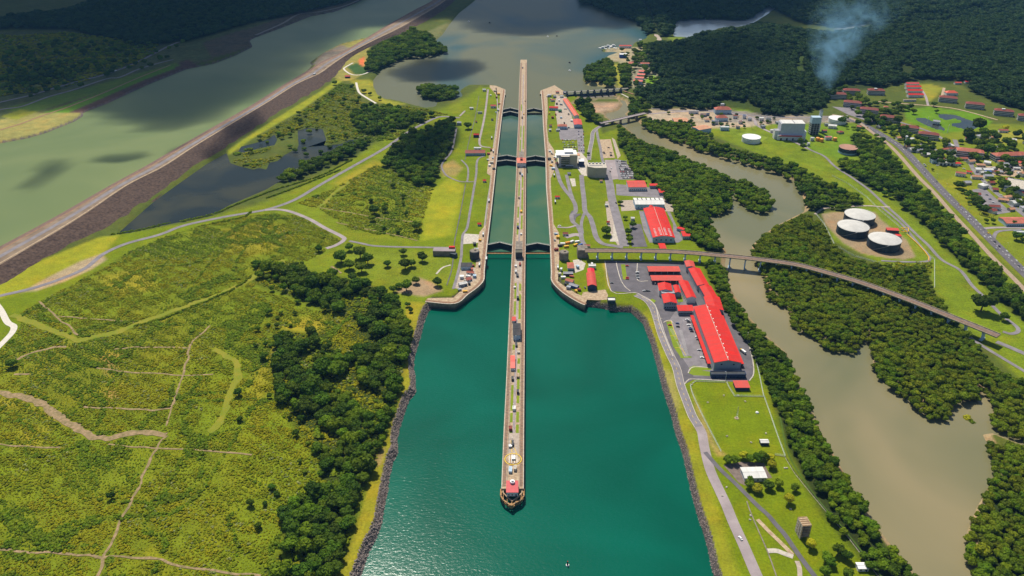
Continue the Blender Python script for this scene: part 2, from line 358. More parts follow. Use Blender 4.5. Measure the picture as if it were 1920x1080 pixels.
# ------------------------------------------------------------------ ground sheet
def grid_rows():
    ys = list(np.arange(-30, 1100, 3.0))
    up = [-289.0+1.5*(1.22**k) for k in range(0, 26)]; up = [v for v in up if v < -34]
    dn = [1105, 1115, 1130, 1150, 1180, 1220, 1300, 1400, 1600, 2000, 2700, 3300]
    return np.array(up+ys+dn)
gy = grid_rows()
gx = np.concatenate([[-2600, -1800, -1200, -800, -500, -320, -200, -120, -80, -50], np.arange(-30, 1951, 3.0), [1975, 2010, 2060, 2140, 2260, 2450, 2700, 3100, 3800, 4600]])
GX, GY = np.meshgrid(gx, gy)
TX, TY = W(GX, GY, 0.0)
TX = np.clip(TX, -60000, 60000)
TZ = terrain_h(TX, TY)
nr, nc = TX.shape

col_mown = (.130, .175, .003); col_shrub = (.140, .180, .006); col_forest = (.022, .036, .008)
col_yel = (.27, .23, .015); col_dirt = (.30, .205, .12); col_rockd = (.10, .085, .08); col_sand = (.36, .28, .15)
col_bare = (.27, .22, .16)
base = np.zeros((nr, nc, 3)); base[:] = (.075, .098, .014)
amp = np.full((nr, nc), .55)
def paint(poly, col, a=None, feather=4.0, amount=1.0):
    global base, amp
    if isinstance(poly, str): poly = P(poly)
    d = sdist(poly, TX, TY, max(60.0, feather*2))
    k = np.clip(.5-d/feather, 0, 1)*amount
    base = base*(1-k[..., None])+np.array(col)*k[..., None]
    if a is not None: amp = amp*(1-k)+a*k
# left bank shrubland, right bank lawns, far areas
paint('-700,900 -60,600 0,545 60,535 165,498 240,450 480,385 600,330 720,260 800,215 860,190 900,165 950,165 1000,500 900,1200 -700,1500', col_shrub, .42, 20)
paint('-200,620 0,545 60,535 140,505 185,460 215,440 340,420 480,390 500,400 300,442 200,492 165,512 110,545 75,565 35,592 40,640 0,655 -200,760', col_mown, .3, 8)
paint('0,520 135,465 185,445 225,440 200,470 130,512 0,560 -200,650 -200,600', (.24, .25, .012), .35, 6)
paint('150,490 190,476 200,487 172,505 120,528 70,545 40,548 90,520', (.34, .26, .15), .7, 6)
paint('480,246 550,202 600,172 630,150 645,150 600,182 560,210 520,232 470,262 430,290 425,283', (.22, .24, .012), .4, 6)
paint('420,400 500,385 560,362 700,280 780,236 830,205 870,215 830,228 760,262 660,325 600,360 560,385 500,398', col_mown, .4, 8)
paint('800,345 860,240 870,190 900,162 945,168 930,300 912,470 905,520 850,566 795,566 770,520 640,520 640,470 720,450 785,452 795,420 812,352', col_mown, .3, 5)
paint('-60,700 300,560 420,640 300,760 60,800 -60,760', (.16, .165, .008), .45, 60, .6)
paint('100,880 480,860 480,1000 300,1100 50,1050', (.15, .17, .008), .45, 70, .6)
paint('800,360 850,330 870,350 850,440 790,452', (.225, .245, .010), .3, 10)
paint('820,312 850,300 868,315 855,330 832,330', (.26, .21, .06), .4, 8)
paint('640,470 720,470 850,470 850,520 800,560 700,520 640,500', (.15, .19, .010), .4, 6)
paint('785,520 812,530 830,545 795,556 740,548', (.30, .21, .12), .5, 5)
paint('762,565 800,568 785,640 770,690 772,735 745,800 735,850 715,930 695,1000 668,1060 640,1110 615,1110 660,1010 695,900 722,820 742,740 755,690', (.23, .215, .013), .35, 3)
paint('695,855 722,840 715,870 698,880', (.30, .21, .07), .3, 4)
for s in ('-20,740 60,755 130,800 60,770 -20,765', '195,660 235,660 225,690 200,720 200,680', '200,740 232,715 240,725 205,745',
          '40,800 90,800 80,840 30,840', '420,430 500,412 560,440 540,460 470,480 420,470', '520,600 590,590 640,600 600,630 530,620',
          '620,345 700,300 720,305 660,350', '180,520 260,500 300,540 220,560', '110,640 140,648 110,660', '490,650 530,640 510,700 485,760 480,800 470,720'):
    paint(s, col_yel, .6, 14, .75)
for s in ('190,665 225,665 220,690 200,700', '195,735 230,722 225,745 200,755'): paint(s, (.33, .20, .07), .6, 10, .6)
# right bank lawns
paint('1030,170 1100,176 1130,250 1160,240 1180,300 1250,370 1290,440 1330,475 1345,540 1370,590 1398,635 1420,680 1445,725 1462,785 1478,835 1505,890 1540,950 1600,1018 1660,1090 1700,1200 1352,1200 1335,1070 1317,995 1295,920 1264,805 1235,700 1212,625 1192,590 1100,570 1033,500 1020,300', col_mown, .28, 4)
paint('1192,590 1205,600 1222,640 1240,700 1262,770 1285,850 1305,930 1340,1040 1352,1110 1395,1110 1370,1030 1330,900 1300,800 1275,730 1255,680 1232,615 1215,580', (.21, .215, .012), .5, 8)
paint('1240,690 1262,700 1275,760 1262,780 1250,740', (.30, .25, .08), .6, 8, .7)
paint('1296,730 1310,760 1345,840 1365,855 1345,855 1320,820', (.30, .22, .07), .5, 5, .8)
paint('1130,492 1140,492 1150,540 1140,540', (.26, .21, .04), .5, 4)
# inland right
paint('1205,215 1450,225 1600,230 1660,262 1790,400 1960,580 2050,760 1905,705 1840,640 1790,600 1750,545 1735,498 1660,498 1560,450 1545,400 1620,380 1560,345 1440,296 1300,240', (.135, .185, .008), .45, 8)
paint('1640,245 1700,225 1930,235 2050,300 2100,700 1930,540 1760,370', (.150, .185, .010), .5, 8)
paint('1450,232 1600,232 1640,290 1600,300 1560,300 1480,262', (.115, .19, .008), .35, 6)
paint('1695,205 1740,200 1830,212 1860,228 1850,240 1770,250 1700,228', (.10, .20, .006), .3, 6)
paint('1700,160 1745,158 1770,165 1745,190 1720,185', (.22, .22, .02), .5, 8)
paint('1810,250 1930,245 1960,262 1880,270', (.24, .24, .03), .5, 10)
paint('1740,345 1790,330 1830,352 1880,392 1820,380', (.20, .215, .012), .4, 6)
paint('1540,400 1580,397 1640,398 1652,412 1700,450 1717,482 1695,487 1650,482 1615,475 1580,455 1547,420', (.27, .20, .115), .5, 3)
paint('1210,205 1330,203 1440,215 1460,232 1380,240 1300,240 1215,225', (.36, .29, .20), .7, 5)
paint('1340,205 1450,212 1600,222 1600,230 1450,232 1350,228', (.24, .21, .17), .8, 5)
paint('1405,195 1440,208 1420,212 1370,206 1340,195 1360,192', (.14, .21, .01), .4, 6)
paint('1492,112 1508,113 1502,140 1493,150 1485,150', (.10, .20, .01), .3, 10)
# forest floors
for f in (F_left, F_strip, F_mid, F_mang, F_br, F_bank, F_rail, F_tank, F_far, F_top, F_isle, F_isle2, F_pen, F_pen2, F_midl, F_fl, F_pondr): paint(f, col_forest, .5, 10, .85)
# far left bank
paint('-300,150 0,60 130,55 260,86 350,78 480,42 600,22 700,-5 650,25 580,32 480,70 350,128 200,193 0,265 -300,350', (.085, .105, .035), .9, 20)
paint('474,88 468,76 480,70 530,52 580,32 640,20 700,0 720,-20 690,-20 640,8 560,20 480,50 440,60 380,80 400,112 350,122', (.10, .075, .055), .8, 5, .8)
paint('72,216 158,211 200,194 372,122 352,112 285,134 180,172 110,200', (.095, .055, .042), .7, 4)
paint('0,205 160,165 330,118 340,122 200,170 60,212', (.10, .16, .02), .3, 8)
paint('70,215 200,170 300,130 320,120 330,128 270,150 190,185 120,215', (.09, .19, .012), .25, 6)
paint('0,225 60,210 150,212 155,216 120,232 60,255 -60,280 -60,240', (.26, .24, .07), .6, 5)
paint('0,218 40,205 70,210 30,225', (.2, .22, .02), .5, 5)
# shore of the dock camp, spillway pool, peninsula
paint('1140,90 1220,88 1218,118 1182,122 1140,112 1128,100', (.30, .26, .16), .7, 6)
paint('1150,120 1160,120 1172,164 1160,164', (.25, .26, .03), .4, 5)
paint('1182,110 1230,112 1235,150 1220,165 1185,165', (.25, .23, .15), .8, 6)
paint('1208,150 1225,140 1240,155 1215,160', (.14, .26, .01), .3, 5)
paint('1093,150 1160,160 1172,166 1130,165 1095,160', (.30, .25, .10), .5, 5)
paint('1090,192 1170,192 1185,212 1165,220 1100,208', (.33, .23, .15), .8, 6)
paint('1160,195 1182,200 1185,216 1178,215', (.36, .27, .14), .5, 5)
paint('600,100 640,82 692,70 700,78 690,95 700,110 690,135 660,150 640,152 620,140 590,125', (.24, .22, .05), .6, 8)
paint('585,122 605,100 640,84 655,90 640,108 610,120', (.20, .17, .13), .7, 6)
paint('672,112 684,106 682,128 675,125', (.55, .15, .05), .3, 5)
paint('650,125 670,118 690,130 690,138 665,140', (.04, .09, .02), .3, 5)
paint('655,150 700,150 720,185 760,195 735,200 690,185', (.23, .23, .02), .4, 8)
paint('800,60 845,40 870,30 850,60 820,78', (.13, .14, .05), .5, 10)
paint('1248,70 1262,66 1290,70 1262,76', (.14, .2, .02), .3, 6)
# shoreline wetness / rock and silt where the ground dips to water
shore = np.clip(-TZ/1.2, 0, 1)
rv = sdist(river, TX, TY, 60); cn = sdist(canal, TX, TY, 60); ch = sdist(channel, TX, TY, 60)
siltc = np.array((.27, .20, .105)); rockc = np.array(col_rockd)
k = shore*(rv < 30); base = base*(1-k[..., None])+siltc*k[..., None]
k = np.clip(-TZ/.8, 0, 1)*(cn < 30); base = base*(1-k[..., None])+rockc*k[..., None]
k = shore*(ch < 30); base = base*(1-k[..., None])+rockc*1.3*k[..., None]

def grid_mesh(name):
    me = bpy.data.meshes.new(name)
    co = np.stack([TX, TY, TZ], -1).reshape(-1, 3).astype(np.float32)
    idx = np.arange(nr*nc).reshape(nr, nc)
    q = np.stack([idx[1:, :-1], idx[1:, 1:], idx[:-1, 1:], idx[:-1, :-1]], -1).reshape(-1, 4).astype(np.int32)
    me.vertices.add(len(co)); me.vertices.foreach_set('co', co.ravel())
    me.loops.add(q.size); me.loops.foreach_set('vertex_index', q.ravel())
    me.polygons.add(len(q)); me.polygons.foreach_set('loop_start', np.arange(0, q.size, 4, dtype=np.int32))
    me.polygons.foreach_set('use_smooth', np.ones(len(q), bool))
    at = me.attributes.new('albedo', 'FLOAT_COLOR', 'POINT')
    at.data.foreach_set('color', np.concatenate([base, amp[..., None]], -1).astype(np.float32).ravel())
    me.update(calc_edges=True)
    return me
gm = grid_mesh('ground')
amp = np.where(amp < .46, amp+.2, amp); me_a = np.concatenate([base, amp[..., None]], -1).astype(np.float32).ravel(); gm.attributes['albedo'].data.foreach_set('color', me_a)
m = bpy.data.materials.new('ground_cover'); m.use_nodes = True; n = m.node_tree.nodes; l = m.node_tree.links
b = n['Principled BSDF']; b.inputs['Roughness'].default_value = .95; b.inputs['Specular IOR Level'].default_value = .1
at = n.new('ShaderNodeAttribute'); at.attribute_name = 'albedo'
tc = n.new('ShaderNodeTexCoord')
def NZ(scale, detail=4, rough=.6):
    q = n.new('ShaderNodeTexNoise'); q.inputs['Scale'].default_value = scale; q.inputs['Detail'].default_value = detail; q.inputs['Roughness'].default_value = rough
    l.new(tc.outputs['Object'], q.inputs['Vector']); return q.outputs['Fac']
def MATH(op, a, b_=None, c=None):
    q = n.new('ShaderNodeMath'); q.operation = op
    for i, v in enumerate((a, b_, c)):
        if v is None: continue
        if isinstance(v, (int, float)): q.inputs[i].default_value = v
        else: l.new(v, q.inputs[i])
    return q.outputs[0]
fine = MATH('SUBTRACT', NZ(.45, 3, .7), .5); midn = MATH('SUBTRACT', NZ(.06, 4, .65), .5); big = MATH('SUBTRACT', NZ(.012, 4, .6), .5)
v = MATH('ADD', MATH('ADD', MATH('MULTIPLY', fine, 2.4), MATH('MULTIPLY', midn, 1.6)), MATH('MULTIPLY', big, .9))
v = MATH('ADD', MATH('MULTIPLY', v, at.outputs['Alpha']), 1.0)
v = MATH('MAXIMUM', v, .25)
mul = n.new('ShaderNodeMix'); mul.data_type = 'RGBA'; mul.blend_type = 'MULTIPLY'; mul.inputs[0].default_value = 1
cmb = n.new('ShaderNodeCombineColor'); 
for i in range(3): l.new(v, cmb.inputs[i])
l.new(at.outputs['Color'], mul.inputs[6]); l.new(cmb.outputs[0], mul.inputs[7])
# yellowing patches
mx = n.new('ShaderNodeMix'); mx.data_type = 'RGBA'; mx.blend_type = 'MULTIPLY'
l.new(mul.outputs[2], mx.inputs[6]); mx.inputs[7].default_value = (1.55, 1.12, .9, 1)
pt = MATH('MULTIPLY', MATH('SUBTRACT', NZ(.022, 5, .7), .48), 4.0); pt = MATH('MULTIPLY', MATH('MINIMUM', MATH('MAXIMUM', pt, 0.0), 1.0), .7)
l.new(pt, mx.inputs[0]); l.new(mx.outputs[2], b.inputs['Base Color'])
bp = n.new('ShaderNodeBump'); bp.inputs['Distance'].default_value = 1.0; l.new(MATH('MULTIPLY', at.outputs['Alpha'], 1.0), bp.inputs['Strength'])
l.new(NZ(.35, 3, .6), bp.inputs['Height']); l.new(bp.outputs[0], b.inputs['Normal'])
gm.materials.append(m)
go = link('ground', gm); struct(go, 'green land of lawns, scrub and forest floor on both sides of the canal', 'ground')

# ------------------------------------------------------------------ water
def water_mat(name, c1, c2, scale=.01, bump=.06, wave=.25, rough=.12, stretch=(1, 1, 1), lo=.4, hi=.62, c3=None, spec=.5):
    m = bpy.data.materials.new(name); m.use_nodes = True; n = m.node_tree.nodes; l = m.node_tree.links
    b = n['Principled BSDF']; b.inputs['Roughness'].default_value = rough; b.inputs['IOR'].default_value = 1.33
    b.inputs['Specular IOR Level'].default_value = spec
    tc = n.new('ShaderNodeTexCoord'); mp = n.new('ShaderNodeMapping'); mp.inputs['Scale'].default_value = stretch
    l.new(tc.outputs['Object'], mp.inputs[0])
    nz = n.new('ShaderNodeTexNoise'); nz.inputs['Scale'].default_value = scale; nz.inputs['Detail'].default_value = 3; nz.inputs['Distortion'].default_value = .6
    l.new(mp.outputs[0], nz.inputs['Vector'])
    cr = n.new('ShaderNodeValToRGB'); e = cr.color_ramp.elements
    e[0].position = lo; e[0].color = (*c1, 1); e[1].position = hi; e[1].color = (*c2, 1)
    if c3: x = e.new(min(.95, hi+.1)); x.color = (*c3, 1)
    l.new(nz.outputs['Fac'], cr.inputs[0]); l.new(cr.outputs[0], b.inputs['Base Color'])
    n2 = n.new('ShaderNodeTexNoise'); n2.inputs['Scale'].default_value = wave; n2.inputs['Detail'].default_value = 4; n2.inputs['Roughness'].default_value = .55
    m2 = n.new('ShaderNodeMapping'); m2.inputs['Scale'].default_value = (.55, 1.0, 1); m2.inputs['Rotation'].default_value = (0, 0, R(-14))
    l.new(tc.outputs['Object'], m2.inputs[0]); l.new(m2.outputs[0], n2.inputs['Vector'])
    bp = n.new('ShaderNodeBump'); bp.inputs['Distance'].default_value = bump; bp.inputs['Strength'].default_value = 1
    l.new(n2.outputs['Fac'], bp.inputs['Height']); l.new(bp.outputs[0], b.inputs['Normal'])
    return m
def water(name, poly, z, mt, label):
    p = [tuple(q) for q in poly]
    mb = MB(); mb.face([(x, y, z) for x, y in p]); me_o = mb.build(name, mt)
    struct(me_o, label, 'water'); return me_o
def grow(poly, d):
    """push an outline outwards by d metres"""
    p = np.asarray(poly); a = .5*np.sum(p[:, 0]*np.roll(p[:, 1], -1)-np.roll(p[:, 0], -1)*p[:, 1])
    e = np.roll(p, -1, 0)-p; e /= np.linalg.norm(e, axis=1)[:, None]+1e-9
    nn = np.stack([e[:, 1], -e[:, 0]], 1)*(1 if a > 0 else -1)
    vn = nn+np.roll(nn, 1, 0); vn /= np.maximum(np.linalg.norm(vn, axis=1), .5)[:, None]
    return p+vn*d
wm_canal = water_mat('canal_water', (.0, .070, .042), (.0, .102, .064), .006, .16, .55, .17, lo=.35, hi=.65, spec=.2)
wm_low = water_mat('lock_water', (.045, .125, .080), (.085, .145, .082), .01, .04, .3, .1)
wm_up = water_mat('upper_lock_water', (.045, .10, .075), (.085, .125, .080), .01, .04, .3, .1)
wm_lake = water_mat('lake_water', (.028, .075, .080), (.115, .120, .070), .0026, .05, .2, .4, (1, .6, 1), .38, .52, spec=.15)  # broad noise patches: silt plumes, with cloud shade mixed into the water colour
wm_ch = water_mat('channel_water', (.115, .160, .058), (.165, .200, .075), .003, .04, .2, .4, spec=.14)
wm_riv = water_mat('river_water', (.140, .140, .070), (.250, .205, .110), .006, .04, .3, .2, (1, .55, 1), .36, .68, spec=.35)
wm_pond = water_mat('pond_water', (.022, .032, .036), (.045, .050, .040), .01, .02, .2, .2, spec=.3)
def cutpoly(s, z): return P(s, z)
water('canal_water', grow(canal, 4), Z_CANAL, wm_canal, 'teal green rippled water of the approach canal below the locks')
pl, pr = '947,168 942,212 933,289 930,315 927,345 915,450 913,466 1031,466 1031,452 1024,352 1024,320 1022,295 1018,232 1017,207 1014,168', None
water('lower_lock_water', P('933,300 930,315 927,345 915,450 913,466 1033,466 1031,452 1024,352 1024,320 1022,300', -2), Z_LOW, wm_low, 'green water of the lower lock chambers on both sides of the pier')
water('upper_lock_water', P('942,212 933,289 932,302 1023,302 1022,295 1018,232 1017,212', -2), Z_UP, wm_up, 'grey green water of the upper lock chambers')
lk = np.vstack([grow(lake, 6)])
water('lake_water', lk, Z_LAKE, wm_lake, 'wide grey blue lake behind the locks')
water('lake_inlet_water', P('947,176 941,212 1018,212 1014,176', -4), Z_LAKE-.05, wm_lake, 'lake water between the approach walls')
water('channel_water', grow(channel, 5), Z_CH, wm_ch, 'olive green water of the wide channel on the left')
water('river_water', grow(river, 5), Z_RIV, wm_riv, 'muddy brown river winding through the mangroves')
water('marsh_pond_water', grow(pond, 5), Z_POND, wm_pond, 'dark still pond at the foot of the rock dam')
water('small_marsh_pond_water', grow(pond_top, 4), Z_POND, wm_pond, 'small dark pool in the marsh beside the dam')
wm_sh = water_mat('lagoon_water', (.22, .26, .27), (.30, .33, .33), .01, .01, .2, .15)
for nm, p_, lb in (('lagoon_water', lagoon_far, 'pale lagoon in the far forest beside the lake'), ('forest_pool_water', lagoon_r, 'small pale pool in the forest behind the smoke')):
    water(nm, grow(p_, 6), -1, wm_sh, lb)
water('park_pond_water', grow(pond_h1, 2), -1, wm_pond, 'narrow grey pond with a fountain in the park')
water('park_lake_water', grow(pond_h2, 2), -1, wm_pond, 'curved grey pond round a lawn tongue in the park')
# ------------------------------------------------------------------ roads, tracks and paths (centre lines)
ROADS = []     # (plan line, width) kept clear of plants
RN = [0]
def road(name, s, w, mt, label, z=.22, edge=None, dash=None, cat='road', smooth=5, keep=True):
    RN[0] += 1; z += .011*(RN[0] % 13)
    ln = smooth_line(P(s), smooth); mb = MB()
    if cat in ('path', 'track'):
        seg = np.linalg.norm(np.diff(ln, axis=0), axis=1); cum = np.concatenate([[0], np.cumsum(seg)]); tt = np.arange(0, cum[-1], 3.0)
        ln = np.stack([np.interp(tt, cum, ln[:, 0]), np.interp(tt, cum, ln[:, 1])], 1)
        ln = ln+np.stack([vnoise(ln[:, 0], ln[:, 1], 13, 41)-.5, vnoise(ln[:, 0], ln[:, 1], 11, 42)-.5], 1)*min(3.5, w*1.3)
        d_ = np.gradient(ln, axis=0); d_ /= np.linalg.norm(d_, axis=1)[:, None]+1e-9; n_ = np.stack([-d_[:, 1], d_[:, 0]], 1)
        w1 = w*(.25+.5*vnoise(ln[:, 0], ln[:, 1], 6, 43)); w2 = w*(.25+.5*vnoise(ln[:, 0], ln[:, 1], 7, 44)); k_ = mb.mi(mt)
        for q_ in range(len(ln)): mb.v += [(*(ln[q_]+n_[q_]*w1[q_]), z), (*(ln[q_]-n_[q_]*w2[q_]), z)]
        for q_ in range(len(ln)-1): mb.f.append((2*q_, 2*q_+1, 2*q_+3, 2*q_+2)); mb.m.append(k_)
    else: mb.ribbon(ln, w, z, mt)
    o = mb.build(name); struct(o, label, cat)
    if keep: ROADS.append((ln, w/2+(.2 if cat == 'path' else 1.2)))
    if edge:
        for sd_ in (-1, 1):
            e = MB(); e.ribbon(ln, .55, z+.05, M['concrete_white'], sd_*(w/2+.25)); e.build('kerb', parent=o)
    if dash:
        e = MB(); seg = np.linalg.norm(np.diff(ln, axis=0), axis=1); cum = np.concatenate([[0], np.cumsum(seg)])
        t = 0
        while t < cum[-1]-4:
            q = [np.array([np.interp(t+k, cum, ln[:, 0]), np.interp(t+k, cum, ln[:, 1])]) for k in (0, 3.5)]
            e.ribbon(np.array(q), .35, z+.05, M[dash]); t += 9
        e.build('centre_line', parent=o)
    return o
A, AO, AP, G, D = M['asphalt'], M['asphalt_old'], M['asphalt_pink'], M['gravel'], M['dirt']
road('perimeter_road', '-40,568 0,555 60,541 120,521 160,503 180,487 200,473 240,456 300,440 345,423 420,407 480,397 500,393 530,384 560,371 600,347 660,313 720,279 765,248 800,229 826,219 862,221', 7, AO, 'grey perimeter road curving from the left edge to the locks')
road('gravel_road', '497,394 520,393 545,397 580,411 610,428 640,443 645,450 630,460 612,466', 6.5, AP, 'bleached gravel road bending through the scrub')
road('service_lane', '655,452 680,457 700,461 740,463 800,464 852,465', 4.5, AO, 'narrow grey lane running to the bridge stub on the left bank')
road('white_track', '-15,560 2,582 14,604 26,612 24,622 14,634 -10,658', 7, M['gravel_white'], 'white gravel track at the left edge')
road('dirt_road', '-20,736 15,739 40,745 75,757 105,775 130,796 160,812 185,822 215,820 245,812 275,811 312,816', 7.5, D, 'wide brown dirt road winding through the lower left scrub', cat='track')
for i, (s, w) in enumerate((('312,816 304,822 296,832 292,845 280,872 268,895 253,925 240,950 222,985 208,1020 198,1045 180,1090', 2.4),
        ('-10,833 60,838 120,840', 2.0), ('205,833 250,838 290,840 400,846 480,853', 2.0), ('-10,1031 40,1034 90,1036 150,1041 205,1044 280,1046 320,1055 350,1064 400,1070 490,1081', 2.2),
        ('158,762 200,765 240,768 312,768 322,760 334,728 343,705 352,672 356,652 362,640 395,610', 2.2), ('110,593 150,596 200,600 255,604', 1.8),
        ('72,566 90,580 110,597 130,612 148,630', 2.2), ('215,655 270,651 330,652 360,652', 2.2), ('180,690 230,697 290,700 332,704 400,702', 1.8),
        ('30,675 60,662 100,652 125,650', 4), ('25,702 62,702', 2.5), ('600,390 640,396 690,405 728,411 775,416', 2.0), ('630,417 680,428 735,440 785,452', 1.8), ('322,760 320,775 312,800', 1.6), ('620,500 640,512', 3))):
    road('footpath', s, w, D, 'thin bare earth path cut through the scrub', cat='path')
for s, w in (('140,640 200,628 262,606 340,577 440,540 500,505 535,488', 9), ('402,655 425,668 443,682 447,700 440,722 425,760 405,798 385,812', 7), ('600,388 630,360 655,340', 6), ('25,590 60,605 110,625 145,640', 8)):
    road('mown_ride', s, w, M['grass_yellow'], 'strip of short yellow grass cut through the scrub', z=.12, cat='path')
# right bank
road('shore_road', '1192,553 1212,563 1224,578 1232,600 1241,630 1256,665 1268,690 1276,722 1287,752 1298,780 1310,800', 8, AO, 'grey road with pale kerbs along the right shore', edge=1, dash='line_yellow')
road('shore_track', '1308,797 1316,812 1320,835 1331,880 1349,920 1362,948 1374,978 1394,1022 1418,1078 1450,1150', 9, AP, 'bleached broken road along the right shore')
road('side_lane', '1322,848 1334,862 1352,882 1375,903 1400,928 1422,950 1440,966 1455,984 1471,1002 1486,1024 1500,1044 1524,1076 1560,1120', 4.2, A, 'narrow dark lane running past the training tower')
road('concrete_strip', '1420,974 1440,995 1462,1016 1486,1040', 3.6, M['concrete'], 'straight pale concrete strip in the lawn', smooth=1)
road('concrete_path', '1439,1033 1456,1033 1470,1038 1487,1044', 4.6, M['concrete_white'], 'short bent concrete path in the lawn')
road('gravel_spur', '1494,1052 1499,1068 1500,1110', 3.6, G, 'gravel spur off the narrow dark lane')
road('drain', '1400,940 1407,960 1424,1000 1438,1032 1452,1070 1465,1110', 1.0, M['concrete_dark'], 'thin drain line crossing the lower right lawn', cat='drain')
road('riverside_path', '1462,780 1476,845 1500,890 1540,945 1580,990 1620,1040 1660,1090', 1.3, M['grass_dark'], 'faint ditch at the edge of the riverside trees', cat='ditch')
road('locks_road', '1090,328 1092,350 1095,375 1097,396 1106,407 1112,424 1118,445 1130,457 1150,461 1168,464', 7.5, AO, 'grey road running down beside the locks lawn')
road('curving_lane', '1038,306 1044,320 1050,340 1060,357 1070,369 1078,383 1079,397 1072,404 1074,416 1083,424 1089,438 1091,450 1097,462', 6.5, AO, 'curving grey lane in the locks lawn')
road('lane', '1062,328 1066,345 1070,362 1074,372', 5.5, AO, 'short lane joining the curving lane')
road('lane', '1092,438 1090,420 1094,404 1098,396', 4.5, AO, 'short lane beside the dark asphalt patch', z=.19)
road('lane', '1075,404 1088,402', 4.5, A, 'dark asphalt link across the lawn', z=.26)
road('lane', '1045,426 1064,427 1080,423', 4, AP, 'pale lane to the quay south of the lawn')
road('lane', '1060,445 1078,440 1090,442', 9, AP, 'pale forecourt lane by the brown roofed hut')
road('yard_road', '1136,318 1143,345 1147,372 1153,395 1161,425 1171,462', 13, AO, 'wide grey yard road past the workshops')
road('river_bridge_road', '1104,300 1106,282 1110,262 1112,248 1122,239 1140,231', 6.5, AO, 'grey road curving towards the river bridge', edge=1)
road('river_road', '1118,240 1121,258 1126,280 1129,298 1136,318', 5, AO, 'narrow road beside the pale car park')
road('far_road', '1215,214 1240,212 1300,208 1320,208 1380,214 1408,220 1416,228 1418,234 1440,246 1480,262 1517,280', 6, AP, 'pale road through the power plant')
road('plant_road', '1212,202 1260,207 1330,208 1345,203 1380,212 1440,219 1500,221 1555,219 1590,217', 5, AO, 'grey road behind the power plant')
road('spillway_road', '1165,176 1180,184 1192,192 1208,203', 4, M['concrete_white'], 'pale road dropping from the spillway')
road('inner_road', '1505,268 1517,280 1545,293 1565,312 1600,335 1630,357 1660,385 1685,407 1715,437 1740,460 1765,487 1800,507 1822,535 1845,557 1877,590 1905,612 1908,622 1895,626 1880,622', 4.8, AO, 'grey access road past the oil tanks')
road('underpass_road', '1812,620 1818,632 1836,645 1860,660 1900,684 1960,720', 4.6, AO, 'grey road coming from under the viaduct')
road('tank_road', '1528,402 1545,391 1580,388 1625,386 1652,388 1668,388', 4, G, 'gravel road above the tank farm')
road('tank_road', '1652,388 1690,420 1720,455 1740,478 1742,488 1730,491 1690,491 1652,489', 4, AO, 'grey road round the right side of the tank farm')
road('highway', '1590,222 1625,237 1660,257 1690,277 1720,308 1752,343 1782,374 1812,403 1840,432 1870,462 1905,497 1960,550', 15, A, 'dark four lane highway with traffic on the right', dash='line_white')
road('railway', '1560,215 1600,224 1640,252 1662,268 1685,290 1720,330 1752,362 1785,400 1822,440 1860,482 1900,522 1960,585', 7, mat('ballast', (.33, .24, .17), .95, .2, .5), 'brown railway line with ballast beside the highway', cat='railway')
road('town_road', '1790,262 1800,288 1815,300 1828,322 1850,345 1880,372 1935,415', 8, AO, 'town road with parked cars at the right edge')
road('town_road', '1720,268 1760,283 1790,292 1812,303', 7, AO, 'short town road past the white sheds')
road('town_road', '1590,195 1640,215 1690,230 1740,246 1770,262 1800,285', 7, AO, 'road between the maroon roofed blocks and the park')
road('junction_lane', '1838,430 1862,427 1900,427 1950,428', 6, AP, 'pale side road joining the highway')
road('junction_lane', '1862,448 1868,436 1885,432 1915,431', 5, AO, 'curved slip lane by the highway')
road('park_road', '1640,190 1700,195 1760,200 1800,206 1870,225', 5, M['concrete'], 'pale road along the far side of the park')
road('park_road', '1725,165 1735,180 1740,198', 5, AP, 'pale lane beside the stacked red roofs')
road('park_road', '1770,165 1766,182', 6, M['concrete'], 'short pale lane by the orange roofed hall')
# left lock bank
road('bank_road', '915,168 912,195 908,222 902,250 899,264 902,274 920,277', 4, AP, 'narrow road on the upper left lock bank')
road('bank_road', '910,292 898,297 894,306 893,326 889,352 882,392 876,427 868,440 866,460 865,480 861,502 856,522 850,542', 3.6, AO, 'narrow road on the lower left lock bank')
road('bank_lane', '930,165 933,200 930,240 925,280 920,340 914,380 908,430', 2.2, AP, 'thin paved strip close to the left lock wall', keep=False)
road('bank_lane', '862,218 868,212 872,208', 4, AP, 'short lane to the left bank road')
road('loop_lane', '856,240 852,262 846,285 834,300 828,312 836,328 852,337 866,341 888,341', 3.2, AO, 'looping lane round the bare knoll on the left bank')
road('loop_lane', '865,300 876,312 878,325 876,341', 3, AO, 'small curved lane above the loop')
road('drain', '898,180 891,220 880,262 872,300', 1.2, M['asphalt'], 'thin dark ditch across the left bank lawn', cat='ditch')
road('drain', '873,345 866,385 858,425 852,455 848,500 838,535', 1.4, M['asphalt'], 'thin dark ditch running down the left lawn', cat='ditch')
road('curved_path', '818,514 830,502 845,497', 2.6, M['concrete_white'], 'short curved white path by the bridge stub')
road('stone_track', '668,155 671,168 676,176 690,185 705,194', 5, M['gravel_white'], 'pale track on the marsh shore')
road('stone_track', '662,118 648,126 645,130 655,138 668,141 682,139 694,134', 4.5, M['gravel_white'], 'pale track curling round a dark pool')
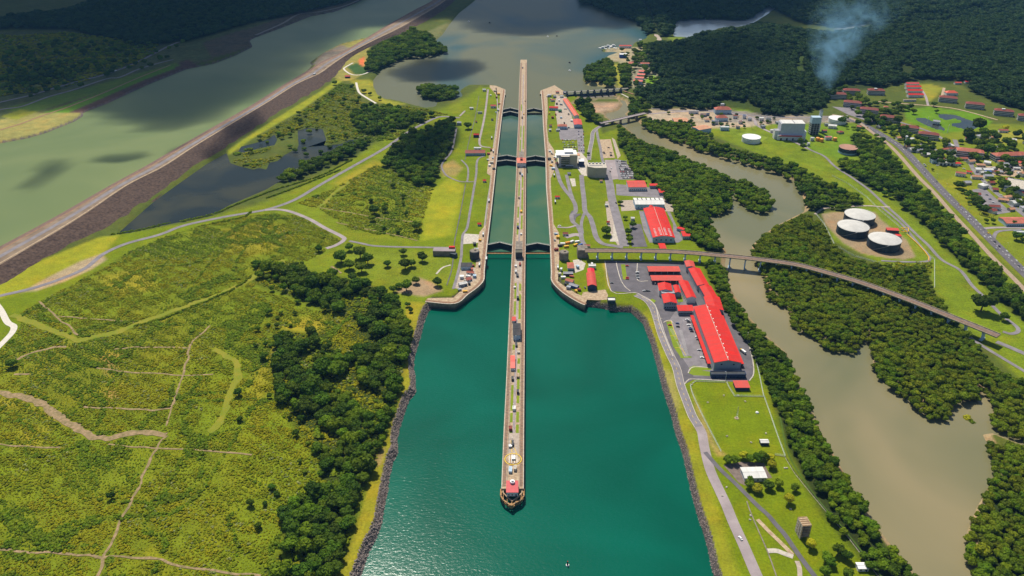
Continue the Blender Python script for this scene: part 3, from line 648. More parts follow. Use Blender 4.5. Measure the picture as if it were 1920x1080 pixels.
# far left bank
road('far_bank_road', '-60,205 0,192 60,178 110,163 150,152 190,142 220,132 250,120 285,103 320,85 360,70 410,55 440,40 480,28', 8, AO, 'long grey road on the far left bank')
road('far_bank_road', '-60,225 0,206 40,200 90,182 140,168 200,148 225,145 260,130 300,118 325,112', 7, AO, 'second grey road on the far left bank')
road('far_bank_road', '0,244 40,232 80,217 130,200 200,172 260,146 320,122', 5, M['rust_track'], 'brown track above the far left bank')
road('far_bank_road', '480,66 530,44 560,27 600,22 650,10 690,-8', 9, M['concrete_dark'], 'dark bank road running off at the top left')
road('far_track', '1194,2 1205,15 1215,28 1225,45 1228,55', 16, M['asphalt_pink'], 'pale grey clearing strip in the far forest', cat='track')
road('far_track', '1226,55 1232,66 1238,76', 12, M['gravel'], 'sandy strip at the forest edge by the lake', cat='track')

def sheet(name, s, mt, label=None, z=.1, cat='ground', parent=None, keep=0):
    RN[0] += 1; z += .004*(RN[0] % 5)
    p = P(s) if isinstance(s, str) else s
    mb = MB(); q = [tuple(v) for v in p]
    ar = sum(q[i][0]*q[(i+1) % len(q)][1]-q[(i+1) % len(q)][0]*q[i][1] for i in range(len(q)))
    if ar < 0: q = q[::-1]
    mb.face([(x, y, z) for x, y in q]); o = mb.build(name, mt, parent)
    if not parent: struct(o, label, cat)
    return o
YARD = '1134,489 1155,489 1200,492 1283,492 1302,500 1330,540 1352,575 1366,590 1382,592 1398,628 1410,670 1413,700 1405,714 1380,716 1300,712 1284,720 1277,725 1262,668 1250,640 1236,605 1228,572 1205,556 1190,549 1146,546'
sheet('complex_yard', YARD, M['asphalt'], 'dark asphalt yard of the red roofed complex', .12, 'yard')
sheet('inner_yard', '1282,560 1308,570 1322,590 1340,640 1340,690 1376,705 1300,706 1292,690 1280,672 1262,640 1250,608 1262,590', M['asphalt_old'], 'grey parking lot beside the long red hall', .17, 'yard')
for s in ('1164,496 1172,496 1176,525 1168,524', '1217,563 1223,560 1230,564 1226,569 1219,568', '1249,604 1258,603 1282,670 1276,670 1262,650', '1275,668 1296,668 1297,671 1276,672',
          '1292,690 1300,686 1334,690 1332,694 1306,695 1294,695', '1291,700 1298,692 1330,697 1350,703 1345,706 1300,704', '1318,640 1322,640 1334,678 1326,676', '1300,610 1304,610 1318,650 1312,648', '1270,556 1279,556 1281,566 1271,567'):
    sheet('grass_island', s, M['grass_mown'], 'kerbed grass island in the asphalt yard', .27, 'lawn')
sheet('side_lot', '1180,420 1202,420 1210,452 1214,463 1185,463', M['asphalt'], 'dark empty car park beside the red warehouse', .12, 'car park')
sheet('workshop_yard', '1163,376 1262,372 1268,392 1262,397 1200,394 1165,396', M['gravel'], 'bare yard round the grey workshop', .11, 'yard')
sheet('workshop_yard', '1155,345 1250,355 1250,372 1156,366', M['asphalt_old'], 'grey yard in front of the pink roofed depot', .13, 'yard')
sheet('warehouse_apron', '1198,396 1206,396 1222,447 1262,447 1262,420 1250,397 1256,397 1280,450 1272,455 1218,455 1206,430', M['asphalt_old'], 'grey apron round the red warehouse', .14, 'yard')
sheet('crowded_car_park', '1152,298 1172,302 1196,336 1160,337', M['asphalt_old'], 'crowded car park by the riverside trees', .13, 'car park')
sheet('pale_car_park', '1124,262 1145,261 1153,296 1131,297', M['concrete'], 'almost empty pale concrete car park', .13, 'car park')
sheet('pale_lane', '1147,258 1153,262 1164,292 1158,298', M['gravel'], 'pale gravel strip beside the concrete car park', .12, 'yard')
sheet('upper_car_park', '1047,240 1093,241 1096,288 1084,288 1082,262 1050,262', M['asphalt_old'], 'busy car park below the long red roof', .12, 'car park')
sheet('quay_yard', '1043,178 1062,182 1073,222 1090,240 1046,240 1040,200', M['gravel'], 'pale gravel yard along the upper quay', .11, 'yard')
sheet('visitor_forecourt', '1045,282 1090,286 1102,300 1104,330 1092,330 1082,315 1046,314', M['concrete_white'], 'pale forecourt round the visitor building', .12, 'yard')
sheet('side_apron', '1134,300 1160,300 1164,335 1138,338', M['asphalt_pink'], 'grey apron between the block and the car park', .10, 'yard')
sheet('store_yard', '1135,378 1150,376 1170,460 1158,460 1140,430', M['gravel'], 'gravel strip beside the wide yard road', .10, 'yard')
sheet('quay_corner_yard', '1093,548 1135,543 1140,553 1138,562 1122,563 1100,562 1090,556', M['concrete'], 'pale concrete yard at the quay corner', .12, 'yard')
sheet('depot_yard', '1074,488 1086,486 1098,494 1094,506 1078,512', M['concrete_white'], 'pale yard beside the small red and white depot', .12, 'yard')
sheet('bank_yard', '870,438 900,440 900,454 893,456 868,458', M['concrete_white'], 'pale paved yard on the left lock bank', .14, 'yard')
sheet('bank_yard', '866,500 893,502 905,520 870,545 852,540', M['gravel'], 'cluttered gravel yard at the lower left quay', .10, 'yard')
sheet('asphalt_patch', '1072,395 1080,395 1081,401 1090,401 1080,408 1078,418 1070,412 1067,405', M['asphalt'], 'dark asphalt patch in the locks lawn', .24, 'yard')
sheet('slab', '1150,421 1153,421 1162,453 1143,453 1146,443 1150,436', M['concrete_white'], 'pale broken slab beside the big lawn tree', .12, 'yard')
sheet('slab', '1068,335 1078,335 1080,349 1073,350', M['concrete_white'], 'pink-grey slab in the locks lawn', .2, 'yard')
sheet('pavilion_yard', '1356,872 1390,866 1432,868 1440,884 1448,896 1440,897 1400,912 1385,905 1372,890', mat('dark_earth_yard', (.17, .13, .11), .95, .2), 'brown yard round the white roofed shed', .12, 'yard')
sheet('town_lot', '1822,356 1845,352 1880,384 1895,398 1870,402 1850,396', M['asphalt_old'], 'grey car park between the palms at the right', .12, 'car park')
sheet('town_yard', '1835,312 1930,312 1930,334 1860,328', M['concrete'], 'cluttered pale yard beside the white warehouse', .11, 'yard')
sheet('barracks_yard', '1560,200 1600,203 1650,225 1640,232 1590,215', M['asphalt_old'], 'grey parking strip in front of the maroon blocks', .12, 'yard')
sheet('tank_pad', '1380,252 1400,247 1440,258 1425,268', M['grass_mown'], 'bunded lawn round the white tank', .08, 'lawn')

# ------------------------------------------------------------------ rock dam with its crest road
st = [((-160, 548), (-155, 551), (-118, 562), (-60, 590)), ((-60, 495), (-55, 498), (-18, 507), (40, 516)), ((0, 462), (6, 464.5), (42, 472), (100, 481)),
      ((60, 430), (66, 432), (102, 437), (160, 450)), ((120, 397), (126, 399), (162, 400), (225, 419)), ((207, 347), (212, 349), (240, 347), (297, 369)),
      ((275, 310), (280, 312), (308, 312), (362, 319)), ((335, 275), (340, 277), (368, 273), (418, 285)), ((405, 235), (410, 237), (437, 231), (480, 244)),
      ((475, 195), (480, 197), (505, 190), (545, 202)), ((530, 160), (534, 162), (558, 157), (590, 176)), ((572, 135), (576, 137), (600, 138), (628, 148)),
      ((600, 116), (604, 118), (625, 120), (650, 120)), ((640, 97), (645, 98), (657, 99), (668, 103)), ((690, 69), (693, 70.5), (703, 75), (718, 78)),
      ((730, 45), (733, 46), (747, 54), (772, 56)), ((780, 17), (783, 18), (802, 23), (828, 24)), ((812, 0), (815, 1), (833, 3), (855, 2)), ((870, -40), (873, -39), (887, -37), (905, -36)), ((930, -85), (933, -84), (945, -83), (960, -83))]
ZC = 7.0
A_ = smooth_line(np.array([PT(*s[0], Z_CH) for s in st]), 6); B_ = smooth_line(np.array([PT(*s[1], ZC) for s in st]), 6)
C_ = smooth_line(np.array([PT(*s[2], ZC) for s in st]), 6); D_ = smooth_line(np.array([PT(*s[3], -1) for s in st]), 6)
dam = MB(); nst = len(A_)
def lerp(a, b, t): return a*(1-t)+b*t
rows = []
for i in range(nst):
    a, b2, c, d = A_[i], B_[i], C_[i], D_[i]
    ua = (a-b2)/(np.linalg.norm(a-b2)+1e-6); ud = (d-c)/(np.linalg.norm(d-c)+1e-6)
    r = [(a+ua*14, Z_CH-7), (a, Z_CH), (b2, ZC)]
    r += [(c, ZC)]
    for k in (.2, .4, .6, .8):
        jit = (vnoise(np.array([c[0]+k*500]), np.array([c[1]]), 9, 4)[0]-.5)*2.2
        r.append((lerp(c, d, k), ZC+(-1-ZC)*k+jit))
    r += [(d, -1), (d+ud*12, -7)]
    rows.append(r)
nrw = len(rows[0])
M['dam_rock'] = mat('dark_dam_rock', (.032, .017, .013), .95, .5, .25, .6, .5, col2=(.105, .066, .046), detail=8)
M['dam_gravel'] = mat('dam_crest_gravel', (.15, .105, .07), .95, .3, .05, col2=(.26, .19, .125))
M['dam_bank'] = mat('dam_bank_rock', (.16, .10, .075), .95, .4, .2, .3, .8)
for i in range(nst-1):
    for j in range(nrw-1):
        mm = M['dam_bank'] if j < 2 else (M['dam_gravel'] if j == 2 else M['dam_rock'])
        q = [(*rows[i][j][0], rows[i][j][1]), (*rows[i+1][j][0], rows[i+1][j][1]), (*rows[i+1][j+1][0], rows[i+1][j+1][1]), (*rows[i][j+1][0], rows[i][j+1][1])]
        dam.face(q[::-1], mm)
dm = dam.build('rock_dam'); struct(dm, 'long straight rock dam with a brown gravel crest between channel and pond', 'dam')
crest = lerp(B_, C_, .47); cw = float(np.median(np.linalg.norm(B_-C_, axis=1)))
mb = MB(); mb.ribbon(crest, min(8, cw*.22), ZC+.12, M['asphalt_old']); mb.build('crest_road', parent=dm)
for off in (-.42, .42):
    mb = MB(); mb.ribbon(lerp(B_, C_, .47+off), 2.2, ZC+.08, M['rust_track'] if off < 0 else M['concrete']); mb.build('verge', parent=dm)
ROADS.append((lerp(C_, D_, .5), 30)); ROADS.append((crest, 30))
# ------------------------------------------------------------------ foliage
def leafmat(name, dark, light, tr=.25, hue=.10):
    m = bpy.data.materials.new(name); m.use_nodes = True; n = m.node_tree.nodes; l = m.node_tree.links
    b = n['Principled BSDF']; b.inputs['Roughness'].default_value = .75; b.inputs['Specular IOR Level'].default_value = .15
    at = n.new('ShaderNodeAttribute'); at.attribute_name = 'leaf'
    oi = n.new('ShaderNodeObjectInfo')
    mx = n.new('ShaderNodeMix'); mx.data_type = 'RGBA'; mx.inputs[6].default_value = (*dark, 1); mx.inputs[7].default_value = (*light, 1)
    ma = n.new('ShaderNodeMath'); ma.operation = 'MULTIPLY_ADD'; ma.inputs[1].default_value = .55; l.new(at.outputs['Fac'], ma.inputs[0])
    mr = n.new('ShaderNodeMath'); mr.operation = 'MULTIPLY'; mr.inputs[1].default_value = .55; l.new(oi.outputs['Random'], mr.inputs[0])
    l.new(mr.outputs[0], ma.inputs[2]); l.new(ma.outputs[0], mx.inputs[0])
    hs = n.new('ShaderNodeHueSaturation'); h1 = n.new('ShaderNodeMapRange'); h1.inputs[3].default_value = .5-hue*.25; h1.inputs[4].default_value = .5+hue*.15
    mm = n.new('ShaderNodeMath'); mm.operation = 'MULTIPLY'; mm.inputs[1].default_value = 7.31; l.new(oi.outputs['Random'], mm.inputs[0])
    fr = n.new('ShaderNodeMath'); fr.operation = 'FRACT'; l.new(mm.outputs[0], fr.inputs[0]); l.new(fr.outputs[0], h1.inputs[0])
    l.new(h1.outputs[0], hs.inputs['Hue']); l.new(mx.outputs[2], hs.inputs['Color'])
    l.new(hs.outputs[0], b.inputs['Base Color'])
    tl = n.new('ShaderNodeBsdfTranslucent'); l.new(hs.outputs[0], tl.inputs['Color'])
    ms = n.new('ShaderNodeMixShader'); ms.inputs[0].default_value = tr
    l.new(b.outputs[0], ms.inputs[1]); l.new(tl.outputs[0], ms.inputs[2]); l.new(ms.outputs[0], n['Material Output'].inputs[0])
    return m
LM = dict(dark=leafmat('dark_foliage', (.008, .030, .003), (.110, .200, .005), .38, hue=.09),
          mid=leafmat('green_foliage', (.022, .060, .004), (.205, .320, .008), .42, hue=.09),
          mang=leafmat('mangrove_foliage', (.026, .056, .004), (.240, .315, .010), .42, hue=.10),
          yellow=leafmat('yellow_foliage', (.20, .20, .008), (.62, .60, .02), .4, hue=.02),
          far=leafmat('far_foliage', (.008, .030, .009), (.056, .110, .020), .35, hue=.05),
          shrub=leafmat('scrub_foliage', (.140, .190, .005), (.360, .400, .007), .4, .09),
          shrubd=leafmat('dark_scrub_foliage', (.075, .135, .005), (.24, .34, .008), .4, .08),
          gold=leafmat('golden_scrub_foliage', (.20, .215, .005), (.46, .44, .008), .4, .04),
          pale=leafmat('pale_scrub_foliage', (.17, .21, .04), (.42, .46, .16), .4, .1))
def crown_mesh(name, mt, seed, nleaf=300, flat=.72, lobes=9, leaf=.15, core=.62):
    r = np.random.default_rng(seed); vs = []; fs = []; lv = []
    lc = []
    for i in range(lobes):
        a = 2*math.pi*(i+r.random()*.7)/lobes; rr = .52*math.sqrt(r.random()*.8+.2) if i else 0
        lc.append((rr*math.cos(a), rr*math.sin(a), (.35+r.random()*.45)*flat, .36+.2*r.random()))
    def add(c, nrm, s, v):
        nrm = nrm/np.linalg.norm(nrm); t = np.cross(nrm, r.normal(size=3)); t /= np.linalg.norm(t); u = np.cross(nrm, t)
        b = len(vs); k = s*(.7+.6*r.random())
        vs.extend([c+t*k, c+u*k*.8, c-t*k, c-u*k*.8]); fs.append((b, b+1, b+2, b+3)); lv.append(v)
    for i in range(nleaf):
        L = lc[r.integers(len(lc))]; d = r.normal(size=3); d[2] = abs(d[2])*1.1-.35; d /= np.linalg.norm(d)
        p = np.array(L[:3])+d*np.array((L[3], L[3], L[3]*flat))*(.86+.2*r.random())
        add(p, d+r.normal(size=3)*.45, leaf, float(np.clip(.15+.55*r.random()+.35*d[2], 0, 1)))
    # lumpy body under the leaves, one lump per bough
    for L in lc:
        b = len(vs); ns, nr_ = 7, 4
        for j in range(nr_+1):
            th = math.pi*j/nr_
            for i in range(ns):
                ph = 2*math.pi*i/ns+.4*j; q = L[3]*(.80+.18*r.random())
                vs.append(np.array((L[0]+q*math.sin(th)*math.cos(ph), L[1]+q*math.sin(th)*math.sin(ph), L[2]+q*flat*math.cos(th))))
        for j in range(nr_):
            for i in range(ns):
                k = (i+1) % ns; fs.append((b+j*ns+i, b+(j+1)*ns+i, b+(j+1)*ns+k, b+j*ns+k)); lv.append(.4+.35*r.random())
    me = bpy.data.meshes.new(name); me.from_pydata([tuple(v) for v in vs], [], fs); me.materials.append(mt)
    at = me.attributes.new('leaf', 'FLOAT', 'FACE'); at.data.foreach_set('value', lv)
    me.update(); return me
def trunk_mesh(seed):
    r = random.Random(seed); mb = MB()
    mb.cyl((0, 0, -.1), .07, .55, 7, .045)
    for i in range(4):
        a = i*1.57+r.random(); p = (.3*math.cos(a), .3*math.sin(a), .5+.2*r.random()); mb.beam((0, 0, .28+.04*i), p, .035)
    me = bpy.data.meshes.new('trunk'); me.from_pydata(mb.v, [], mb.f); me.materials.append(M['trunk']); me.update(); return me
CR = {k: [crown_mesh('crown', LM[k], 11*i+sum(map(ord, k)), 300, .72, 9, .13) for i in range(3)] for k in ('dark', 'mid', 'mang', 'yellow')}
CR['far'] = [crown_mesh('crown', LM['far'], 50+i, 150, .6, 7, .17) for i in range(3)]
TM = [trunk_mesh(i) for i in range(3)]
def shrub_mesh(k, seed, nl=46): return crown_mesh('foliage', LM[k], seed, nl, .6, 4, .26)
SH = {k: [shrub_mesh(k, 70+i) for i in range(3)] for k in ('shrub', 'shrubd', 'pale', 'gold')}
PROTO = {}
SPEC = {'dark': 'broadleaf_tree', 'mid': 'broadleaf_tree', 'mang': 'mangrove_tree', 'yellow': 'flowering_tree', 'far': 'forest_tree'}
def tree(kind, x, y, z, r, label, group=None, cat='tree', h=None, rz=None, var=None):
    """crown unit radius 1; trunk lifts the crown"""
    i = rng.integers(3) if var is None else var
    t = thing(SPEC[kind], label, cat, (x, y, z), rng.random()*6.28 if rz is None else rz, group)
    hh = h or r*.55
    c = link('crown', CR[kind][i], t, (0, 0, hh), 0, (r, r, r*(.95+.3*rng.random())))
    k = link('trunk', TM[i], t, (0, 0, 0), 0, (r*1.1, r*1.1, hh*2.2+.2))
    PROTO.setdefault((kind, int(i)), c); return t

def scatter_poly(poly, s, excl=(), dens=1.0, clear=0.0, jitter=.42):
    x0, y0 = poly.min(0); x1, y1 = poly.max(0)
    X, Y = np.meshgrid(np.arange(x0, x1, s), np.arange(y0, y1, s)); X = X.copy(); X[::2] += s/2
    X = X.ravel()+rng.uniform(-jitter, jitter, X.size)*s; Y = Y.ravel()+rng.uniform(-jitter, jitter, Y.size)*s
    k = inside(poly, X, Y)
    if dens < 1: k &= rng.random(X.size) < dens
    X, Y = X[k], Y[k]
    for e in excl:
        m_ = ~inside(e, X, Y); X, Y = X[m_], Y[m_]
    for ln, wd in ROADS:
        if len(X) == 0: break
        if ln[:, 0].min()-wd > X.max() or ln[:, 0].max()+wd < X.min() or ln[:, 1].min()-wd > Y.max() or ln[:, 1].max()+wd < Y.min(): continue
        nb = (X > ln[:, 0].min()-wd-9) & (X < ln[:, 0].max()+wd+9) & (Y > ln[:, 1].min()-wd-9) & (Y < ln[:, 1].max()+wd+9)
        dd = np.full(X.shape, 1e9); dd[nb] = seg_dist(ln, X[nb], Y[nb]); m_ = dd > wd+clear; X, Y = X[m_], Y[m_]
    return X, Y
def gn_scatter(name, label, P3, rot, scl, idx, protos, cat='forest'):
    me = bpy.data.meshes.new(name); n_ = len(P3); me.vertices.add(n_); me.vertices.foreach_set('co', P3.astype(np.float32).ravel())
    a = me.attributes.new('spin', 'FLOAT_VECTOR', 'POINT'); a.data.foreach_set('vector', np.stack([rot*0, rot*0, rot], 1).astype(np.float32).ravel())
    a = me.attributes.new('size', 'FLOAT_VECTOR', 'POINT'); a.data.foreach_set('vector', scl.astype(np.float32).ravel())
    a = me.attributes.new('pick', 'INT', 'POINT'); a.data.foreach_set('value', idx.astype(np.int32))
    o = link(name, me); tag(o, label, cat, None, 'stuff')
    ng = bpy.data.node_groups.new(name, 'GeometryNodeTree')
    ng.interface.new_socket('Geometry', in_out='INPUT', socket_type='NodeSocketGeometry'); ng.interface.new_socket('Geometry', in_out='OUTPUT', socket_type='NodeSocketGeometry')
    N = ng.nodes; L = ng.links; gi = N.new('NodeGroupInput'); go_ = N.new('NodeGroupOutput')
    ip = N.new('GeometryNodeInstanceOnPoints'); L.new(gi.outputs[0], ip.inputs['Points']); jn = N.new('GeometryNodeJoinGeometry')
    for p in protos[::-1]:
        oi = N.new('GeometryNodeObjectInfo'); oi.inputs['Object'].default_value = p; oi.inputs['As Instance'].default_value = True; oi.transform_space = 'ORIGINAL'
        L.new(oi.outputs['Geometry'], jn.inputs[0])
    L.new(jn.outputs[0], ip.inputs['Instance']); ip.inputs['Pick Instance'].default_value = True
    for nm, dt, sk in (('spin', 'FLOAT_VECTOR', 'Rotation'), ('size', 'FLOAT_VECTOR', 'Scale'), ('pick', 'INT', 'Instance Index')):
        na = N.new('GeometryNodeInputNamedAttribute'); na.data_type = dt; na.inputs['Name'].default_value = nm
        L.new(na.outputs['Attribute'], ip.inputs[sk])
    L.new(ip.outputs[0], go_.inputs[0]); md = o.modifiers.new('scatter', 'NODES'); md.node_group = ng
    return o

# single trees standing on lawns
LT = [  # px, py (foot), radius m, kind, label
 (1137, 441, 9, 'dark', 'big round dark tree beside the pale broken slab'), (1839, 583, 15, 'dark', 'large round dark tree alone on the lawn above the viaduct end'),
 (1881, 601, 6, 'dark', 'small spreading tree on the bend of the access road'), (1694, 392, 8, 'dark', 'lone dark tree between the oil tanks and the tree belt'),
 (1657, 367, 6, 'dark', 'dark tree with two companions on the lawn above the oil tanks'), (1668, 372, 6, 'mid', 'green tree in the trio above the oil tanks'), (1646, 357, 5, 'mid', 'smallest tree of the trio above the oil tanks'), (1664, 346, 4, 'mid', 'small lone tree above the trio near the oil tanks'),
 (1478, 943, 5.6, 'yellow', 'round yellow tree standing alone below the white shed'), (1418, 922, 5.2, 'yellow', 'yellow tree in front of the white shed'),
 (1446, 877, 4.6, 'yellow', 'bright yellow tree at the right end of the hedge row'), (1392, 860, 4.8, 'yellow', 'yellowish tree in the row behind the white shed'), (1443, 862, 4.2, 'yellow', 'small orange-yellow tree behind the bright yellow one'),
 (1519, 1027, 5.2, 'yellow', 'yellow-green tree below the training tower'),
 (1364, 868, 5.2, 'mid', 'green tree at the left end of the row behind the shed'), (1377, 869, 5.0, 'dark', 'dark tree second from the left behind the shed'), (1406, 867, 5.0, 'mid', 'green tree in the middle of the row behind the shed'), (1419, 866, 5.4, 'dark', 'dark tree in the right half of the row behind the shed'), (1431, 862, 5.6, 'mid', 'light green tree near the right end of the row'),
 (1404, 915, 4.8, 'mid', 'green tree at the left corner in front of the shed'), (1440, 917, 5.6, 'dark', 'dark tree between two yellow ones in front of the shed'), (1458, 912, 4.8, 'mid', 'green tree behind the lone yellow tree'), (1490, 921, 4.6, 'mid', 'green tree just right of the lone yellow tree'), (1407, 905, 4, 'mid', 'small green tree touching the shed roof'),
 (1570, 1040, 6, 'mid', 'upper tree of the clump left of the white pavilion'), (1585, 1048, 5.5, 'dark', 'dark tree right in the clump by the pavilion'), (1548, 1052, 5.5, 'mid', 'middle tree of the clump left of the pavilion'), (1556, 1062, 4.8, 'dark', 'dark low tree in the clump left of the pavilion'), (1545, 1078, 5.5, 'mid', 'lowest tree at the bottom edge near the lane'), (1588, 1082, 5, 'mid', 'tree cut by the bottom edge below the pavilion'),
 (640, 492, 11, 'dark', 'big tree with a dense dark crown beside the gravel road end'), (655, 505, 9, 'dark', 'dark tree below the gravel road end'), (676, 485, 11, 'mid', 'tall green tree in the middle of the left park'), (690, 495, 9, 'dark', 'dark tree right of the tallest park tree'), (678, 510, 9, 'mid', 'green tree below the tallest park tree'), (655, 470, 7, 'mid', 'pale green tree behind the park clump'),
 (727, 500, 6, 'dark', 'small dark tree alone between two clumps'), (756, 478, 6, 'dark', 'upper tree of the clump by the bridge stub'), (760, 505, 9.5, 'dark', 'widest tree of the clump by the bridge stub'), (772, 500, 7, 'mid', 'green tree right in the clump by the bridge stub'), (792, 490, 8, 'dark', 'round dark tree close to the bridge stub'),
 (820, 536, 7, 'dark', 'round tree beside the lower left quay yard'), (780, 532, 6, 'dark', 'dark tree at the edge of the bare patch'), (762, 545, 9, 'mid', 'wide green tree above the quay lawn'), (738, 548, 6, 'dark', 'small dark tree below the park'), (748, 540, 5, 'dark', 'small round tree in the low park row'),
 (765, 575, 4, 'dark', 'small tree near the rocky shore top'), (770, 585, 3.5, 'dark', 'smaller tree near the rocky shore top'),
 (702, 402, 9, 'dark', 'big dark tree alone in the scrub block'), (722, 398, 6, 'dark', 'dark tree just right of the scrub block tree'), (782, 432, 9, 'dark', 'dark tree at the corner of the scrub block'), (757, 372, 5, 'dark', 'round tree in the middle of the scrub block'), (696, 380, 4.5, 'dark', 'small tree above the big scrub tree'), (737, 352, 5, 'dark', 'small tree near the top of the scrub block'), (757, 385, 4, 'mid', 'pale tree in the scrub block'), (762, 404, 4, 'dark', 'little tree right in the scrub block'), (698, 415, 6, 'mid', 'green tree below the big scrub tree'), (720, 430, 4, 'mid', 'small tree low in the scrub block'), (746, 438, 4, 'mid', 'small round tree near the lane'),
 (598, 472, 6, 'dark', 'dark tree left of the gravel road end'), (878, 242, 9, 'dark', 'big dark tree on the left lock bank'), (447, 742, 5, 'dark', 'lone dark tree in the left scrub'), (450, 790, 3.5, 'dark', 'small dark bush tree in the left scrub'), (25, 688, 7, 'dark', 'low dark tree at the left edge'), (210, 935, 4, 'dark', 'dark bush tree in the lower left scrub'),
 (1186, 427, 6, 'dark', 'tree at the top of the row along the yard road'), (1178, 440, 6, 'dark', 'tree in the row along the yard road'), (1180, 455, 6, 'mid', 'lowest tree of the row along the yard road'), (1172, 412, 4, 'mid', 'thin tree at the head of the row'), (1163, 384, 5, 'dark', 'dark tree at the workshop gate'), (1103, 291, 3.5, 'dark', 'small round tree beside the visitor building'),
 (1815, 778, 5, 'yellow', 'small yellowish mangrove in the river'), (1825, 785, 4, 'mid', 'lonely green mangrove in the river'), (1500, 268, 6, 'dark', 'dark tree in front of the power hall'), (1505, 280, 7, 'dark', 'dark tree by the plant gate'), (1352, 238, 6, 'dark', 'dark tree between the plant sheds'), (1363, 240, 5, 'dark', 'second tree between the plant sheds'),
 (1885, 325, 7, 'dark', 'dark tree in the cluttered town yard'), (1762, 300, 6, 'dark', 'tree by the white sheds'), (1748, 320, 3, 'dark', 'little tree at the highway'), (1650, 270, 6, 'mid', 'green tree beside the highway bend'), (1705, 205, 8, 'dark', 'dark tree in the park near the red roofs'), (1712, 214, 7, 'dark', 'dark tree above the park pond'), (1750, 200, 7, 'dark', 'dark tree on the park road'), (1755, 212, 5, 'dark', 'small tree beside the park pond'), (1622, 195, 9, 'dark', 'dark tree between the maroon blocks'), (1682, 200, 7, 'dark', 'tree pair by the park road'),
 (1850, 292, 12, 'dark', 'broad dark tree between the long tiled roofs'), (1822, 298, 9, 'dark', 'dark tree left of the long tiled roof'), (1905, 450, 8, 'dark', 'palm like tree beside the slip lane'), (1884, 245, 7, 'yellow', 'yellow tree on the park pond shore'),
]
for px, py, r, k, lb in LT:
    x, y = PT(px, py); tree(k, x, y, float(terrain_h(np.array([x]), np.array([y]))[0]), r, lb, 'trees standing apart')

masses = [(F_left, 8.0, 'dark', .93, (F_left_gap,), 'left canal bank wood', (3.8, 10.0)), (F_strip, 5.8, 'mid', .95, (), 'riverside strip', (3.0, 6.6)),
          (F_mid, 6.6, 'mid', .96, (), 'riverside wood', (3.6, 7.4)), (F_mang, 5.0, 'mang', .97, (), 'mangrove', (2.6, 5.6)), (F_br, 5.2, 'mang', .97, (), 'corner mangrove', (2.8, 5.8)),
          (F_bank, 8.0, 'mid', .85, (), 'bank', (4.5, 7)), (F_rail, 9, 'dark', .95, (), 'belt', (5.5, 8)), (F_tank, 10, 'dark', .95, (), 'tank', (6, 8)),
          (F_midl, 9.5, 'dark', .9, (), 'midl', (6, 9)), (F_midl2, 10, 'dark', .7, (), 'midl2', (6, 9)), (F_pondr, 9, 'dark', .75, (), 'pondr', (5, 8)),
          (F_isle, 11, 'dark', 1, (), 'isle', (7, 10)), (F_isle2, 9, 'dark', 1, (), 'isle2', (6, 9)), (F_pen, 11, 'dark', 1, (), 'pen', (7, 10)), (F_pen2, 11, 'dark', 1, (), 'pen2', (7, 9)), (F_camp, 14, 'dark', .6, (), 'camp', (7, 9)),
          (F_pool, 9, 'dark', 1, (), 'pool', (6, 9)), (F_pool2, 10, 'dark', .9, (), 'pool2', (6, 9)), (F_lotr, 7, 'mid', 1, (), 'lotr', (4, 6)),
          (F_h2, 17, 'dark', .5, (), 'h', (6, 9)), (F_housing, 15, 'dark', .6, (), 'h', (6, 10)), (F_h3, 17, 'dark', .45, (), 'h', (7, 11)), (F_h4, 12, 'dark', .8, (), 'h', (6, 9)), (F_h5, 9, 'dark', .8, (), 'h', (5, 7)),
          (P('1560,225 1650,215 1700,262 1760,262 1830,245 1930,280 1935,340 1840,330 1780,300 1700,285 1640,262 1590,240', 4), 15, 'dark', .42, (), 'town', (4, 7.5)), (P('1740,345 1800,350 1870,400 1935,430 1935,470 1850,440 1800,400', 3), 16, 'mid', .3, (), 'town', (3, 6)), (P('1210,206 1450,214 1470,240 1380,246 1290,238', 3), 17, 'dark', .3, (), 'plant', (3, 5.5)), (P('1160,92 1235,110 1238,160 1190,165 1180,130', 3), 14, 'dark', .45, (), 'camp', (5, 8)),
          (P('440,500 540,480 620,500 660,520 640,560 560,560 600,640 700,640 690,700 640,760 620,860 590,940 520,960 470,1000 450,940 560,860 520,790 480,720 470,650 490,590 540,560 480,540', 3), 10.5, 'mid', .34, (), 'edge', (2.2, 5.5)),
          (F_fl2, 14, 'dark', .6, (), 'fl', (6, 9)),
          (P('420,290 520,240 640,150 700,180 800,215 700,262 600,300', 0), 22, 'mid', .35, (), 'm', (4, 7)),
          (P('1200,228 1300,232 1340,262 1310,262 1260,250 1200,236', 0), 10, 'mid', .6, (), 'm', (4, 7)),
          (P('100,80 350,80 300,130 100,180 0,190 0,100', 0), 26, 'dark', .5, (), 'm', (6, 10)),
          (F_fl, 13, 'far', 1, (), 'far', (9, 12)), (F_far, 12, 'far', 1, (), 'far', (8, 11.5)), (F_top, 15, 'far', 1, (), 'far', (10, 14))]
CLEAR = [P(s) for s in ('1492,112 1508,112 1506,148 1486,152', '1405,195 1440,208 1420,212 1370,206 1340,195 1362,188', '1700,150 1745,150 1800,152 1830,160 1790,170 1740,195 1690,190 1690,155', '1685,130 1712,130 1712,145 1688,145', '1558,165 1600,158 1660,165 1660,185 1600,185 1560,180', '1362,72 1392,70 1392,78 1362,78', '1300,80 1330,80 1340,88 1300,88')]
TP = {k: [] for k in ('x', 'y', 'z', 'r', 'k', 'm')}
